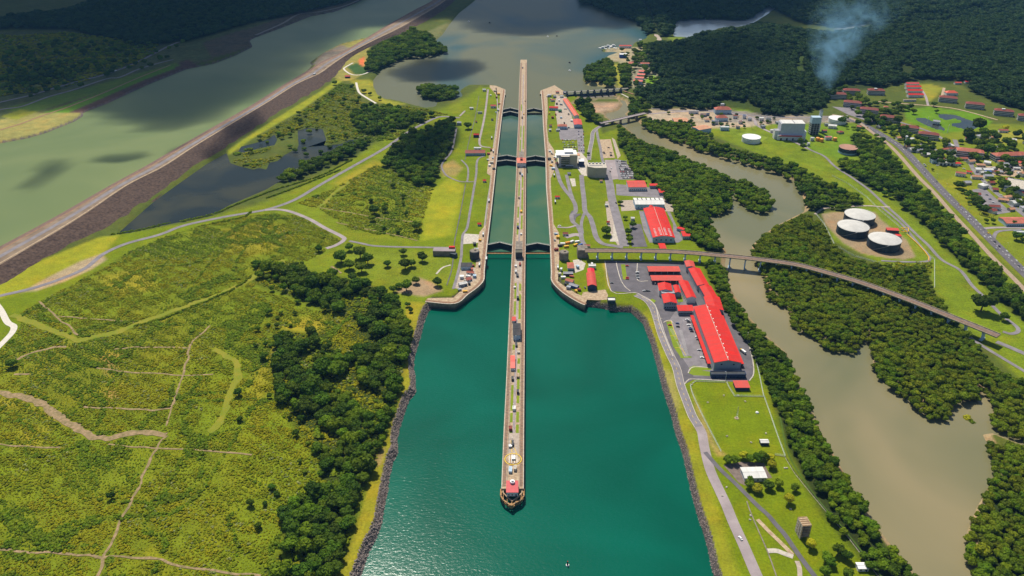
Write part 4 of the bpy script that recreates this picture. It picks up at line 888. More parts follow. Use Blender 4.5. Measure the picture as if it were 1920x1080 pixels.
for mi_, (poly, s, kind, dens, ex, nm, (r0, r1)) in enumerate(masses):
    X, Y = scatter_poly(poly, s, list(ex)+(CLEAR if kind == 'far' else []), dens, 1.5 if kind != 'far' else 0)
    if not len(X): continue
    big = vnoise(X, Y, 45, 9)
    rr = r0+(r1-r0)*(.5*rng.random(len(X))+.5*big)
    rr = rr*np.where(rng.random(len(X)) < .07, 1.4, 1)*np.where(rng.random(len(X)) < .15, .72, 1)
    TP['x'].append(X); TP['y'].append(Y); TP['z'].append(np.maximum(terrain_h(X, Y), -3.5)); TP['r'].append(rr)
    TP['k'].append(np.array([kind]*len(X))); TP['m'].append(np.full(len(X), mi_))
TP = {k: np.concatenate(v) for k, v in TP.items()}
# stands of paler trees inside the dark woods
gr_ = vnoise(TP['x'], TP['y'], 34, 77)+.35*(rng.random(len(TP['x']))-.5); TP['k'] = np.where((TP['k'] == 'dark') & (gr_ > .60), 'mid', TP['k'])
gr_ = vnoise(TP['x'], TP['y'], 28, 78)+.4*(rng.random(len(TP['x']))-.5); TP['k'] = np.where((TP['k'] == 'mid') & (gr_ > .66), 'dark', TP['k']); TP['k'] = np.where((TP['k'] == 'mang') & (gr_ > .70), 'mid', TP['k'])
kp_ = ~((TP['m'] == 0) & (vnoise(TP['x'], TP['y'], 24, 79) < .36)); TP = {k: v[kp_] for k, v in TP.items()}
# the nearest ones stand as single trees, the rest of the woods is one growth each
ok = (np.hypot(TP['x'], TP['y']) > 380) & (np.abs(TP['x']/(TP['y']*CP+H*SP)*FPX) < 985) & (TP['k'] != 'far')
order = np.argsort(np.where(ok, np.hypot(TP['x'], TP['y'])-TP['r']*25, 1e9))
NIND = 300-len([t for t in LT])
near = set(order[:NIND].tolist())
LBL = {0: ('dark crowned tree packed in the wood on the left canal bank', 'trees of the left canal bank wood'), 1: ('green tree in the narrow strip of trees along the muddy river', 'trees of the riverside strip'),
       3: ('olive green mangrove in the mass right of the river', 'mangroves right of the river'), 4: ('olive mangrove in the lower right corner across the river', 'mangroves in the lower right corner')}
for i in sorted(near):
    lb, gr = LBL.get(int(TP['m'][i]), ('green tree in the woods by the river', 'river trees'))
    x_, y_ = TP['x'][i], TP['y'][i]; q_ = y_*CP+H*SP; px_ = 960+FPX*x_/q_; py_ = 540-FPX*(y_*SP-H*CP)/q_
    if TP['m'][i] == 0:
        e_ = float(seg_dist(canal, np.array([x_]), np.array([y_]), True)[0]); lb = ('large' if TP['r'][i] > 7.4 else 'small' if TP['r'][i] < 5.4 else 'middling')+(' dark' if TP['k'][i] == 'dark' else ' green')+' tree '+('on the waterside' if e_ < 32 else 'mid wood' if e_ < 75 else 'on the scrub side')+' of the left canal wood, '+('level with the pier prow' if 860 < py_ < 960 else 'near the bottom' if py_ >= 960 else 'beyond the prow')
    elif TP['m'][i] == 1:
        e_ = float(seg_dist(river, np.array([x_]), np.array([y_]), True)[0]); lb = ('large' if TP['r'][i] > 5.4 else 'small')+' green tree '+('at the water edge' if e_ < 9 else 'in the middle' if e_ < 20 else 'on the lawn side')+' of the riverside strip, '+('near the bottom' if py_ > 1000 else 'beside the tower' if py_ > 930 else 'beside the white shed' if py_ > 840 else 'by the fenced lawn')
    elif TP['m'][i] in (3, 4): lb = ('large' if TP['r'][i] > 5.2 else 'small')+' olive mangrove '+('at the very bottom' if py_ > 1020 else 'below the river bend' if py_ > 930 else 'on the river bend' if py_ > 860 else 'at the creek mouth')+' of the lower right corner'
    tree(str(TP['k'][i]), float(TP['x'][i]), float(TP['y'][i]), float(TP['z'][i]), float(TP['r'][i]), lb, gr)
for k in ('dark', 'mid', 'mang', 'yellow'):
    for i in range(3):
        if (k, i) not in PROTO:
            x, y = PT(1880+8*i, 905+10*i); tree(k, x, y, 0, 5, 'mangrove beside the lower right shore', 'mangroves in the lower right corner', var=i)
xf, yf = PT(1580, 120)
for i in range(3): tree('far', xf+12*i, yf, float(terrain_h(np.array([xf]), np.array([yf]))[0]), 9, ('left', 'middle', 'right')[i]+' one of three trees of the far forest below the smoke', 'far forest trees below the smoke', var=i)
rest = np.array([i for i in range(len(TP['x'])) if i not in near])
def grow_forest(name, label, sel, kind):
    q = rest[sel]; n_ = len(q)
    if not n_: return
    r = TP['r'][q]; hh = r*.5*(.7+.6*rng.random(n_))
    P3 = np.stack([TP['x'][q], TP['y'][q], TP['z'][q]+hh], 1)
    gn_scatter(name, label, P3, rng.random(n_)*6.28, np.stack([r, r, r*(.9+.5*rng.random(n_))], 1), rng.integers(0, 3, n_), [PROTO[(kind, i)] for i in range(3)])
grow_forest('broadleaf_woods', 'dark broadleaf woods on the banks and between the far buildings', TP['k'][rest] == 'dark', 'dark')
grow_forest('river_woods', 'green woods lining the muddy river', TP['k'][rest] == 'mid', 'mid')
grow_forest('mangrove_thicket', 'dense mangroves filling the river bends', TP['k'][rest] == 'mang', 'mang')
grow_forest('far_forest', 'dark unbroken forest on the far hills', TP['k'][rest] == 'far', 'far')

# ------------------------------------------------------------------ scrub
S1 = P('75,566 112,546 165,518 205,497 240,473 300,448 360,428 420,411 500,401 560,405 605,428 640,452 612,470 570,492 535,505 500,525 470,540 540,560 600,590 585,615 530,612 512,640 505,680 520,740 560,800 600,860 590,905 535,950 530,1020 490,1060 480,1120 380,1180 -120,1180 -200,900 -120,660 0,652 30,625 42,600 30,592')
S2 = P('555,382 645,344 705,309 760,320 812,353 805,378 792,416 786,450 730,442 655,430 600,392')
S3 = P('428,305 445,322 500,322 560,312 596,302 560,285 480,300 440,290 470,268 520,236 560,214 600,186 640,156 660,160 676,190 700,200 760,200 800,205 840,215 790,232 740,262 690,268 655,262 612,270 605,242 560,245 520,262 500,285')
S4 = P('0,70 120,60 300,82 260,120 120,165 -60,190 -60,90')
S5 = P('1640,492 1745,492 1745,520 1700,512')
S6 = P('480,930 600,905 690,800 660,850 640,1000 560,1100 480,1100')
protoS = {}
for k, (px, py) in {'shrub': (300, 900), 'shrubd': (470, 900), 'pale': (360, 760), 'gold': (215, 720)}.items():
    for i in range(3):
        x, y = PT(px+9*i, py+4*i); t = thing('shrub', ('left', 'middle', 'right')[i]+' one of three: '+{'shrub': 'yellow green scrub bush among others on the lower left', 'shrubd': 'deep green scrub bush near the left wood', 'pale': 'pale flowering scrub bush in the left scrub', 'gold': 'golden scrub bush on the yellow patch of the left scrub'}[k], 'bush', (x, y, 0), 0, {'shrub': 'yellow green scrub bushes', 'shrubd': 'deep green scrub bushes', 'pale': 'pale scrub bushes', 'gold': 'golden scrub bushes'}[k])
        protoS[(k, i)] = link('foliage', SH[k][i], t, (0, 0, .3), 0, (2, 2, 1.6))
def scrub(name, label, polys, excl=(), pal=.05):
    XX = []; YY = []; RR = []
    for poly, s in polys:
        X, Y = scatter_poly(poly, s, excl, 1.0, .3, .5); XX.append(X); YY.append(Y); RR.append(np.full(len(X), s))
    X = np.concatenate(XX); Y = np.concatenate(YY); S = np.concatenate(RR)
    w_ = terrain_h(X, Y) > -.7; X, Y, S = X[w_], Y[w_], S[w_]
    n1 = vnoise(X, Y, 38, 21); n2 = vnoise(X, Y, 11, 22); n3 = vnoise(X, Y, 90, 24)
    q_ = n2*.6+n1*.4; keep = (q_ > .36) | (rng.random(len(X)) < .8); X, Y, S, n1, n2, n3, q_ = [a[keep] for a in (X, Y, S, n1, n2, n3, q_)]
    r = S*(.42+.55*n2*rng.random(len(X))+.12*rng.random(len(X)))*np.where(q_ > .36, 1, .62)*(1+.32*np.sin((X*.55+Y*.83)/2.6+5*vnoise(X, Y, 60, 61))); n_ = len(X)
    u = rng.random(n_); kd = np.where(n3+.35*(u-.5) > .70, 1, 0); kd = np.where(u < pal*(n1 > .55), 2, kd)
    n4 = vnoise(X, Y, 60, 26)*.6+vnoise(X, Y, 22, 27)*.4; kd = np.where((kd == 0) & (n4+.25*(u-.5) > .57), 3, kd)
    rim = (np.abs(vnoise(X, Y, 75, 28)-.5) < .022) | (np.abs(vnoise(X, Y, 48, 29)-.42) < .015); r = r*np.where(rim, 1.5, 1); kd = np.where(rim, 1, kd)
    idx = kd*3+rng.integers(0, 3, n_)
    P3 = np.stack([X, Y, np.maximum(terrain_h(X, Y), -2)+.1], 1)
    gn_scatter(name, label, P3, rng.random(n_)*6.28, np.stack([r, r, r*(.45+.55*rng.random(n_))], 1), idx, [protoS[(k, i)] for k in ('shrub', 'shrubd', 'pale', 'gold') for i in range(3)], 'scrub')
    return n_
TREEEX = [F_left]
n1_ = scrub('left_scrub', 'yellow green scrub and tall grass covering the lower left land', [(S1, 2.35)], (), .10)
n2_ = scrub('marsh_scrub', 'green scrub in the block above the park and in the marsh', [(S2, 3.2), (S3, 4.5), (S4, 8.0), (F_left_gap, 3.0), (F_left, 3.4), (S5, 4)], (), .12)
print('scatter', n1_, n2_, len(TP['x']))
# reed hedges that edge the rides
HED = MB()
for s, w, hgt in (('253,612 300,600 345,582 395,562 440,541 470,520', 3, 2.4), ('400,420 455,408 470,398', 3, 2.6), ('210,440 260,432 320,418', 3, 2.6), ('340,416 400,402 440,385 520,355 600,330 660,300', 3, 2.2), ('500,372 560,350 640,318', 3, 2)):
    ln = smooth_line(P(s), 8)
    L_ = np.linalg.norm(np.diff(ln, axis=0), axis=1); cum = np.concatenate([[0], np.cumsum(L_)])
    tt = np.arange(0, cum[-1], 2.2); pts = np.stack([np.interp(tt, cum, ln[:, 0]), np.interp(tt, cum, ln[:, 1])], 1)+rng.normal(size=(len(tt), 2))*.5
    n_ = len(pts); r = 1.6+rng.random(n_)
    gn_scatter('reed_hedge', 'dark line of tall reeds along a grass ride', np.column_stack([pts, np.zeros(n_)]), rng.random(n_)*6.28, np.stack([r, r, r*1.3], 1), rng.integers(0, 3, n_), [protoS[('shrubd', i)] for i in range(3)], 'reeds')

# ------------------------------------------------------------------ riprap
def rock_mesh(seed):
    r = np.random.default_rng(seed); mb = MB(); vs = []
    for j, (zz, k) in enumerate(((-.3, .8), (.15, 1.0), (.55, .6))):
        for i in range(5):
            a = 2*math.pi*i/5+.5*j; q = k*(.75+.4*r.random()); mb.v.append((q*math.cos(a), q*math.sin(a)*.8, zz+.2*r.random()))
    for j in range(2):
        for i in range(5):
            k = (i+1) % 5; mb.f.append((j*5+i, j*5+k, (j+1)*5+k, (j+1)*5+i))
    mb.f.append(tuple(range(10, 15)))
    me = bpy.data.meshes.new('boulder'); me.from_pydata(mb.v, [], mb.f); me.materials.append(M['rock']); me.update(); return me
RK = []
for i, (px, py) in enumerate(((745, 830), (738, 870), (720, 960))):
    x, y = PT(px, py); o = link('boulder', rock_mesh(i), None, (x-3, y, float(terrain_h(np.array([x-3.]), np.array([y]))[0])+.4), .5*i, (1.3, 1.3, 1.1))
    tag(o, 'loose grey boulder on the left rock bank, '+('farthest', 'middle', 'nearest')[i]+' of three', 'boulder', 'boulders of the left rock bank'); RK.append(o)
def riprap(name, label, s, w, step, zwater, r0, side=0):
    ln = P(s, zwater); L_ = np.linalg.norm(np.diff(ln, axis=0), axis=1); cum = np.concatenate([[0], np.cumsum(L_)])
    n_ = int(cum[-1]*w/(step*step)); t = rng.random(n_)*cum[-1]
    px = np.interp(t, cum, ln[:, 0]); py = np.interp(t, cum, ln[:, 1]); k = np.clip(np.searchsorted(cum, t)-1, 0, len(L_)-1)
    d = np.diff(ln, axis=0)[k]/L_[k][:, None]; nrm = np.stack([-d[:, 1], d[:, 0]], 1)*side
    o = rng.uniform(-1.0, w, n_); X = px+nrm[:, 0]*o; Y = py+nrm[:, 1]*o
    Z = terrain_h(X, Y)+.1; r = r0*(.5+rng.random(n_))
    return gn_scatter(name, label, np.stack([X, Y, Z], 1), rng.random(n_)*6.28, np.stack([r, r*(.7+.5*rng.random(n_)), r*.9], 1), rng.integers(0, 3, n_), RK, 'rocks')
riprap('left_riprap', 'broken rock bank between the grass edge and the teal water on the left', '816,571 802,587 795,605 790,627 784,647 777,670 776,690 779,712 780,737 767,752 757,780 749,805 745,825 746,850 737,867 731,892 727,920 721,950 715,985 705,1012 692,1035 680,1070 670,1095', 6, .85, Z_CANAL, .65, -1)
riprap('right_riprap', 'dark rock edge along the right side of the teal water', '1100,575 1135,580 1155,585 1182,586 1192,595 1205,607 1212,625 1220,645 1227,670 1235,700 1242,730 1252,760 1260,785 1264,805 1270,825 1280,852 1287,885 1295,920 1305,960 1317,995 1327,1030 1335,1070 1345,1100', 4, .9, Z_CANAL, .55, 1)
# ------------------------------------------------------------------ lock walls and pier
ZW = .4
def interp_edge(tab):
    ys = [t[0] for t in tab]; xs = [t[1] for t in tab]; return lambda y: np.interp(y, ys, xs)
PL = interp_edge([(110, 976), (175, 973), (225, 972), (282, 969), (345, 967), (452, 961), (512, 958), (570, 955.6), (695, 950), (815, 944), (924, 939.5)])
PR = interp_edge([(110, 988), (175, 988), (282, 986.6), (452, 985.6), (512, 984.6), (600, 984), (815, 982.5), (924, 982)])
def edge_xy(f, ys, z): return [PT(float(f(y)), y, z) for y in ys]
PY = [112, 140, 175, 225, 282, 345, 400, 452, 512, 570, 640, 695, 760, 815, 870, 916]
pier = thing('lock_pier', 'long narrow concrete centre pier running from the prow past all the lock gates', 'pier', (*PT(961, 916), 0))
PLoc = Vector(pier.location)
def loc2(pts): return [(x-PLoc.x, y-PLoc.y) for x, y in pts]
mb = MB(); ol = edge_xy(PL, PY, ZW)+edge_xy(PR, PY[::-1], ZW)
mb.prism(loc2(ol), -15, ZW); mb.build('wall', M['concrete'], pier)
def pstrip(name, a, b, y0, y1, z, mt, parent=pier):
    ys = np.linspace(y0, y1, max(3, int(abs(y1-y0)/40)+2)); A1 = []; B1 = []
    for y in ys:
        l_, r_ = PL(y), PR(y); A1.append(PT(l_+(r_-l_)*a, y, ZW)); B1.append(PT(l_+(r_-l_)*b, y, ZW))
    mb = MB(); pts = loc2(B1)+loc2(A1[::-1]); n_ = len(ys)
    for i in range(n_-1):
        p1, p2, p3, p4 = loc2(A1)[i], loc2(B1)[i], loc2(B1)[i+1], loc2(A1)[i+1]
        mb.face([(*p4, z), (*p3, z), (*p2, z), (*p1, z)])
    return mb.build(name, mt, parent)
for a, b in ((.05, .20), (.81, .95)): pstrip('track_bed', a, b, 118, 912, ZW+.05, M['rust_track'])
for a in (.085, .155, .225, .255, .775, .835, .905): pstrip('rail', a, a+.012, 118, 912, ZW+.10, M['rail'])
pstrip('walkway', .44, .56, 140, 850, ZW+.06, M['asphalt_pink'])
for a, b in ((0.0, .03), (.97, 1)): pstrip('coping', a, b, 112, 916, ZW+.12, M['concrete_white'])
for side, segs in (((.29, .42), [(196, 208), (236, 258), (262, 284), (338, 372), (388, 408), (418, 440), (531, 560), (565, 590), (646, 656), (722, 770), (774, 792), (800, 812)]),
                   ((.60, .74), [(236, 280), (330, 352), (356, 400), (404, 430), (532, 545), (552, 598), (672, 682), (692, 730), (742, 756), (772, 792), (796, 812)])):
    for y0, y1 in segs: pstrip('grass_strip', *side, y0, y1, ZW+.07, M['grass_mown'])
for y0, y1 in ((284, 300), (452, 480), (483, 528), (812, 850)): pstrip('paved_bay', .26, .76, y0, y1, ZW+.065, M['concrete_dark'] if y0 in (284, 452) else M['gravel'])
def strip_ticks(y0, y1, n_, a, b, mt, nm='sleeper', z=ZW+.13):
    mb = MB()
    for y in np.linspace(y0, y1, n_):
        l_, r_ = PL(y), PR(y); p = loc2([PT(l_+(r_-l_)*a, y, ZW), PT(l_+(r_-l_)*b, y, ZW)]); mb.beam((*p[0], z), (*p[1], z), .5, None, .1)
    o = mb.build(nm, mt, pier); o['kind'] = 'stuff'
strip_ticks(120, 910, 260, .06, .19, M['concrete_dark']); strip_ticks(120, 910, 260, .82, .94, M['concrete_dark'])
# prow fender frame
prow = thing('fender_frame', 'pointed timber and concrete fender frame at the near tip of the pier', 'fender', (*PT(960, 932), 0)); q0 = Vector(prow.location)
def pp(px, py, z=-2.0): x, y = PT(px, py, z); return (x-q0.x, y-q0.y, z)
outer = [pp(939.5, 917), pp(939, 930), pp(944, 938), pp(951, 943), pp(959, 948.5), pp(966, 943), pp(976, 938), pp(982, 930), pp(982, 917)]
inner = [pp(943, 917), pp(943.5, 925), pp(951, 933), pp(960, 940.5), pp(971, 933), pp(978.5, 925), pp(979, 917)]
for line, wd, dz in ((outer, 1.3, 0), (inner, .9, .5), (outer, 1.0, -2.6)):
    mb = MB()
    for a, b in zip(line[:-1], line[1:]): mb.beam((a[0], a[1], a[2]+dz), (b[0], b[1], b[2]+dz), wd, None, 1.0)
    mb.build('waler', M['timber'] if dz != .5 else M['concrete'], prow)
mb = MB()
for a in outer+inner: mb.cyl((a[0], a[1], -11), .55, 9.6, 8)
mb.build('pile', M['steel_dark'], prow)
mb = MB()
for a, b in zip(outer[1:-1], inner): mb.beam((a[0], a[1], -1.9), (b[0], b[1], -1.4), .5)
mb.build('brace', M['timber'], prow)
mb = MB(); mb.cyl((*pp(959, 947)[:2], -4), 1.9, 3.0, 10, 1.5); mb.build('fender_tip', M['timber'], prow)

def wallslab(name, label, tab_in, tab_w, side, extra_in=(), extra_out=()):
    fi = interp_edge(tab_in); fw = interp_edge(tab_w); y0, y1 = tab_in[0][0], tab_in[-1][0]
    ys = sorted(set([t[0] for t in tab_in]+[t[0] for t in tab_w if y0 <= t[0] <= y1]))
    inn = [PT(float(fi(y)), y, ZW) for y in ys]+[PT(a, b, ZW) for a, b in extra_in]
    out = [PT(float(fi(y)+side*fw(y)), y, ZW) for y in ys]+[PT(a, b, ZW) for a, b in extra_out]
    t = thing(name, label, 'lock wall', (*inn[len(inn)//2], 0)); o = t.location
    L = lambda p: (p[0]-o.x, p[1]-o.y)
    mb = MB()
    n_ = len(inn)
    for i in range(n_-1):
        a, b, c, d = L(inn[i]), L(inn[i+1]), L(out[min(i+1, len(out)-1)]), L(out[min(i, len(out)-1)])
        mb.prism([a, b, c, d], -15, ZW+.001*i)
    mb.build('wall', M['concrete'], t)
    ln = smooth_line(np.array([L(p) for p in inn]), 5); s = -side if False else 1
    sgn = 1 if side < 0 else -1       # normal of a line running towards the viewer
    for off, wd, dz, mt_, nm in ((.6, 1.2, .12, M['concrete_white'], 'coping'), (3.4, 3.6, .06, M['rust_track'], 'track_bed'), (2.6, .18, .13, M['rail'], 'rail'), (4.3, .18, .13, M['rail'], 'rail')):
        mb = MB(); mb.ribbon(ln, wd, ZW+dz, None, -sgn*off); mb.build(nm, mt_, t)
    return t
LWin = [(168, 947.5), (176, 947), (212, 942), (250, 937.5), (289, 933), (315, 930), (345, 927), (400, 921), (450, 915), (478, 912), (506, 909), (524, 908)]
wallslab('lock_wall', 'left lock wall with rusty towing track and angled quay at its near end', LWin,
         [(168, 10), (205, 7), (240, 7), (275, 9), (290, 16), (325, 16), (330, 8), (420, 7), (436, 18), (506, 18), (524, 14)], -1, [(898, 537), (878, 552), (853, 569.5), (797, 566)], [(888, 527), (872, 538), (850, 558), (802, 559)])
wallslab('lock_wall', 'right lock wall with rusty towing track and slanting quay at its near end', [(170, 1014), (207, 1017), (232, 1018), (295, 1022.5), (352, 1024), (400, 1027.5), (452, 1031), (480, 1032), (510, 1033), (527, 1034)],
         [(170, 12), (207, 10), (240, 7), (265, 8), (282, 18), (315, 18), (335, 9), (420, 9), (436, 18), (490, 16), (527, 12)], 1, [(1050, 545), (1070, 559), (1088, 569), (1096, 572)], [(1056, 535), (1080, 550), (1094, 556), (1101, 561)])
# flared end of the upper right approach wall
mb = MB(); mb.prism([PT(*p) for p in ((1012, 176), (1014, 170), (1040, 160), (1044, 163), (1058, 172), (1056, 178), (1026, 178))], -10, .33); o = mb.build('approach_wall', M['concrete']); tag(o, 'slanting concrete nose of the right approach wall at the lake', 'wall')
mb = MB(); mb.prism([PT(*p) for p in ((948, 178), (947, 168), (930, 161), (918, 160), (918, 164), (930, 178))], -10, .33); o = mb.build('approach_wall', M['concrete']); tag(o, 'rounded concrete end of the left approach wall at the lake', 'wall')

# gates
def gate(label, a, ap, b, ztop=.7, zb=-15, th=2.4, grp=None):
    A1, AP_, B1 = [Vector((*PT(*p, ZW), 0)) for p in (a, ap, b)]
    t = thing('lock_gate', label, 'lock gate', (AP_.x, AP_.y, 0), 0, grp)
    for u, v in ((A1, AP_), (B1, AP_)):
        u = u-AP_; v = v-AP_; mb = MB(); d = (v-u).normalized(); sd_ = Vector((-d.y, d.x, 0))
        pts = [(u+sd_*th/2), (v+sd_*th/2), (v-sd_*th/2), (u-sd_*th/2)]
        mb.prism([(p.x, p.y) for p in pts], zb, ztop); lf = mb.build('gate_leaf', M['steel_dark'], t)
        mb = MB(); mb.prism([((p*1.0).x, (p*1.0).y) for p in [(u+sd_*th*.52), (v+sd_*th*.52), (v-sd_*th*.52), (u-sd_*th*.52)]], ztop+.02, ztop+.25); wk = mb.build('walkway', M['gate_top'], lf)
        mb = MB()
        for s_ in (-1, 1):
            for zz in (.7, 1.3): mb.beam(tuple(u+sd_*s_*th*.5+Vector((0, 0, ztop+zz))), tuple(v+sd_*s_*th*.5+Vector((0, 0, ztop+zz))), .09)
            for k in range(9):
                p = u.lerp(v, k/8)+sd_*s_*th*.5; mb.beam((p.x, p.y, ztop+.2), (p.x, p.y, ztop+1.35), .08)
        mb.build('railing', M['steel_grey'], lf)
        mb = MB()
        for k in range(7):
            zz = ztop-1.2-1.7*k; nn = sd_ if sd_.y < 0 else -sd_; mb.beam(tuple(u+nn*(th/2+.25)+Vector((0, 0, zz))), tuple(v+nn*(th/2+.25)+Vector((0, 0, zz))), .5, None, .3)
        rb = mb.build('rib', M['steel_dark'], lf)
G3 = 'mitre gates of the locks'
gate('lower mitre gate of the left chamber, tall dark face above teal water', (914.5, 459), (937, 454.5), (961, 460.5), grp=G3)
gate('lower mitre gate of the right chamber, tall dark face above teal water', (985, 460.5), (1007.5, 456), (1032, 460.5), grp=G3)
gate('far one of the two middle gates in the left chamber', (933, 294), (951, 291.4), (969.5, 295.2), grp=G3)
gate('near one of the two middle gates in the left chamber', (931.5, 303), (949.8, 300.6), (968.5, 303), grp=G3)
gate('far one of the two middle gates in the right chamber', (986.5, 295.6), (1004, 292.4), (1023, 295.6), grp=G3)
gate('near one of the two middle gates in the right chamber', (986.5, 303.2), (1004, 301.4), (1023, 304), grp=G3)
gate('upper gate of the left chamber towards the lake', (943, 205.6), (957, 202.6), (972.5, 206.2), th=3, grp=G3)
gate('upper gate of the right chamber towards the lake', (987, 206.2), (1001, 203.2), (1018, 207), th=3, grp=G3)
gate('second upper gate of the left chamber just below the first', (942, 212.6), (956.5, 209.4), (972, 212.8), th=2.6, grp=G3)
for lb, x0, x1 in (('narrow brown beam across the left lane just below its lower gate', 913.5, 960.5), ('narrow brown beam across the right lane just below its lower gate', 985, 1032.5)):
    a = PT(x0, 475.5, -2); b = PT(x1, 475.5, -2); mb = MB(); mb.beam((*a, -2), (*b, -2), 2.0, None, 1.2); o = mb.build('fender_beam', M['timber']); tag(o, lb, 'beam')

# ------------------------------------------------------------------ viaduct
def along(line):
    L_ = np.linalg.norm(np.diff(line, axis=0), axis=1); cum = np.concatenate([[0], np.cumsum(L_)])
    return cum, lambda s: np.array([np.interp(s, cum, line[:, 0]), np.interp(s, cum, line[:, 1])])
def bridge(name, label, s, z, w, step, zf, deckmat, sidemat, piermat, pw=1.6, first=None, rail=True, thick=1.4):
    ln = smooth_line(P(s, z), 8); cum, at_ = along(ln); c0 = at_(cum[-1]/2)
    t = thing(name, label, 'bridge', (c0[0], c0[1], 0)); ll = ln-c0
    d = np.gradient(ll, axis=0); d /= np.linalg.norm(d, axis=1)[:, None]; nn = np.stack([-d[:, 1], d[:, 0]], 1)
    mb = MB(); q = [(w/2, z), (w/2, z-thick*.35), (w*.28, z-thick), (-w*.28, z-thick), (-w/2, z-thick*.35), (-w/2, z)]
    for i in range(len(ll)-1):
        for k in range(len(q)):
            a, b = q[k], q[(k+1) % len(q)]
            mb.face([(*(ll[i]+nn[i]*a[0]), a[1]), (*(ll[i]+nn[i]*b[0]), b[1]), (*(ll[i+1]+nn[i+1]*b[0]), b[1]), (*(ll[i+1]+nn[i+1]*a[0]), a[1])])
    mb.build('deck', deckmat, t)
    for sd_ in (-1, 1):
        mb = MB()
        for i in range(len(ll)-1):
            a, b = ll[i]+nn[i]*sd_*(w/2-.1), ll[i+1]+nn[i+1]*sd_*(w/2-.1); mb.beam((*a, z+.45), (*b, z+.45), .45, None, 1.0)
        mb.build('parapet', sidemat, t)
    if rail:
        for o_ in (-w*.24, -w*.06, w*.06, w*.24):
            mb = MB(); mb.ribbon(ll, .3, z+.1, None, o_); mb.build('rail', M['rail'], t)
        for o_, wd in ((-w*.15, w*.13), (w*.15, w*.13)):
            mb = MB(); mb.ribbon(ll, wd, z+.05, None, o_); mb.build('track_bed', M['rust_track'], t)
    sN = first if first is not None else step*.6; k = 0
    while sN < cum[-1]-3:
        p = at_(sN)-c0; i = min(np.searchsorted(cum, sN), len(d)-1); a = math.atan2(nn[i][1], nn[i][0])
        mb = MB(); zb = zf(p+c0); mb.box((p[0], p[1], zb), (w*.62, pw, z-thick-zb), a, None, .9); mb.box((p[0], p[1], z-thick-1.0), (w*.86, pw*1.25, .99), a); mb.box((p[0], p[1], zb), (w*.8, pw*1.8, 2.2+(-3 > zb)*2), a)
        mb.build('pier', piermat, t); sN += step; k += 1
    return t, ln
vz = lambda p: float(terrain_h(np.array([p[0]]), np.array([p[1]]))[0])-.3
M['viaduct_side'] = mat('viaduct_edge', (.42, .34, .20), .85, .25, .3)
vd, vline = bridge('railway_viaduct', 'long curved viaduct crossing above the red roofed complex and the muddy river', '1097,470 1160,470 1230,471 1280,473 1340,478 1400,484 1450,490 1500,498 1560,514 1620,532 1700,561 1780,593 1840,617 1872,630', 12, 11, 19.4, vz, mat('viaduct_deck', (.20, .165, .15), .9, .25, .3), M['viaduct_side'], M['wall_blue'], first=17)
mb = MB(); a = PT(1094, 478, 0); mb.box((a[0]-2, a[1]-2, 0), (14, 16, 11.9), 0, None, .95); mb.build('abutment', M['concrete_dark'], vd, None).location = (-vd.location.x, -vd.location.y, 0)
ab = thing('bridge_abutment', 'grey concrete bridge stub standing on the left bank lawn', 'bridge', (*PT(836, 479), 0))
mb = MB(); mb.box((-2, 4, 0), (30, 12, 7), R(-2)); mb.build('wall', M['concrete_dark'], ab); mb = MB(); mb.box((11, -4, 0), (9, 6, 5.5), R(-30), None, .9); mb.build('wing_wall', M['tank_dark'], ab)
mb = MB(); mb.box((-2, 4, 7.02), (30, 10.5, .4), R(-2)); mb.build('deck', M['asphalt_pink'], ab); mb = MB(); mb.box((8, 8, 7.4), (8, 4, 2.2)); mb.build('shed', M['red_roof'], ab)
road('viaduct_approach', '1868,641 1890,650 1930,667 1990,690', 7, AO, 'track leaving the viaduct on the right')
rb_, _ = bridge('road_bridge', 'grey road bridge over the upper river', '1126,231 1150,226 1180,219 1211,212', 6, 9, 22, vz, M['asphalt_pink'], M['concrete_white'], M['concrete_dark'], rail=False, first=8)
# spillway
sp = thing('spillway_dam', 'low spillway dam with eight dark gates between the locks and the forest', 'dam', (*PT(1117, 172), 0)); so = sp.location
a = Vector((*PT(1058, 173.5, 8), 0)); b = Vector((*PT(1178, 165.6, 8), 0)); dr = (b-a).normalized(); nn_ = Vector((dr.y, -dr.x, 0)); ang = math.atan2(dr.y, dr.x); Lb = (b-a).length
mb = MB(); mb.beam(tuple(a-so+Vector((0, 0, 8))), tuple(b-so+Vector((0, 0, 8))), 3.2, None, .7); mb.build('deck', M['concrete_white'], sp)
for s_ in (-1, 1):
    mb = MB(); mb.beam(tuple(a-so+nn_*s_*1.5+Vector((0, 0, 9))), tuple(b-so+nn_*s_*1.5+Vector((0, 0, 9))), .2); mb.build('railing', M['steel_grey'], sp)
xs_ = [1062, 1077, 1089, 1101, 1113, 1126, 1138, 1150, 1163]
tt_ = [(x-1058)/120 for x in xs_]
for i, t_ in enumerate(tt_):
    p = a.lerp(b, t_)-so+nn_*3; mb = MB(); mb.box((p.x, p.y, -8), (3.2, 11, 15.6), ang); mb.build('pier', M['tank_dark'], sp)
    mb = MB(); mb.box((p.x, p.y, 7.6), (2.6, 4, 3.4), ang); mb.build('hoist_tower', M['steel_dark'], sp)
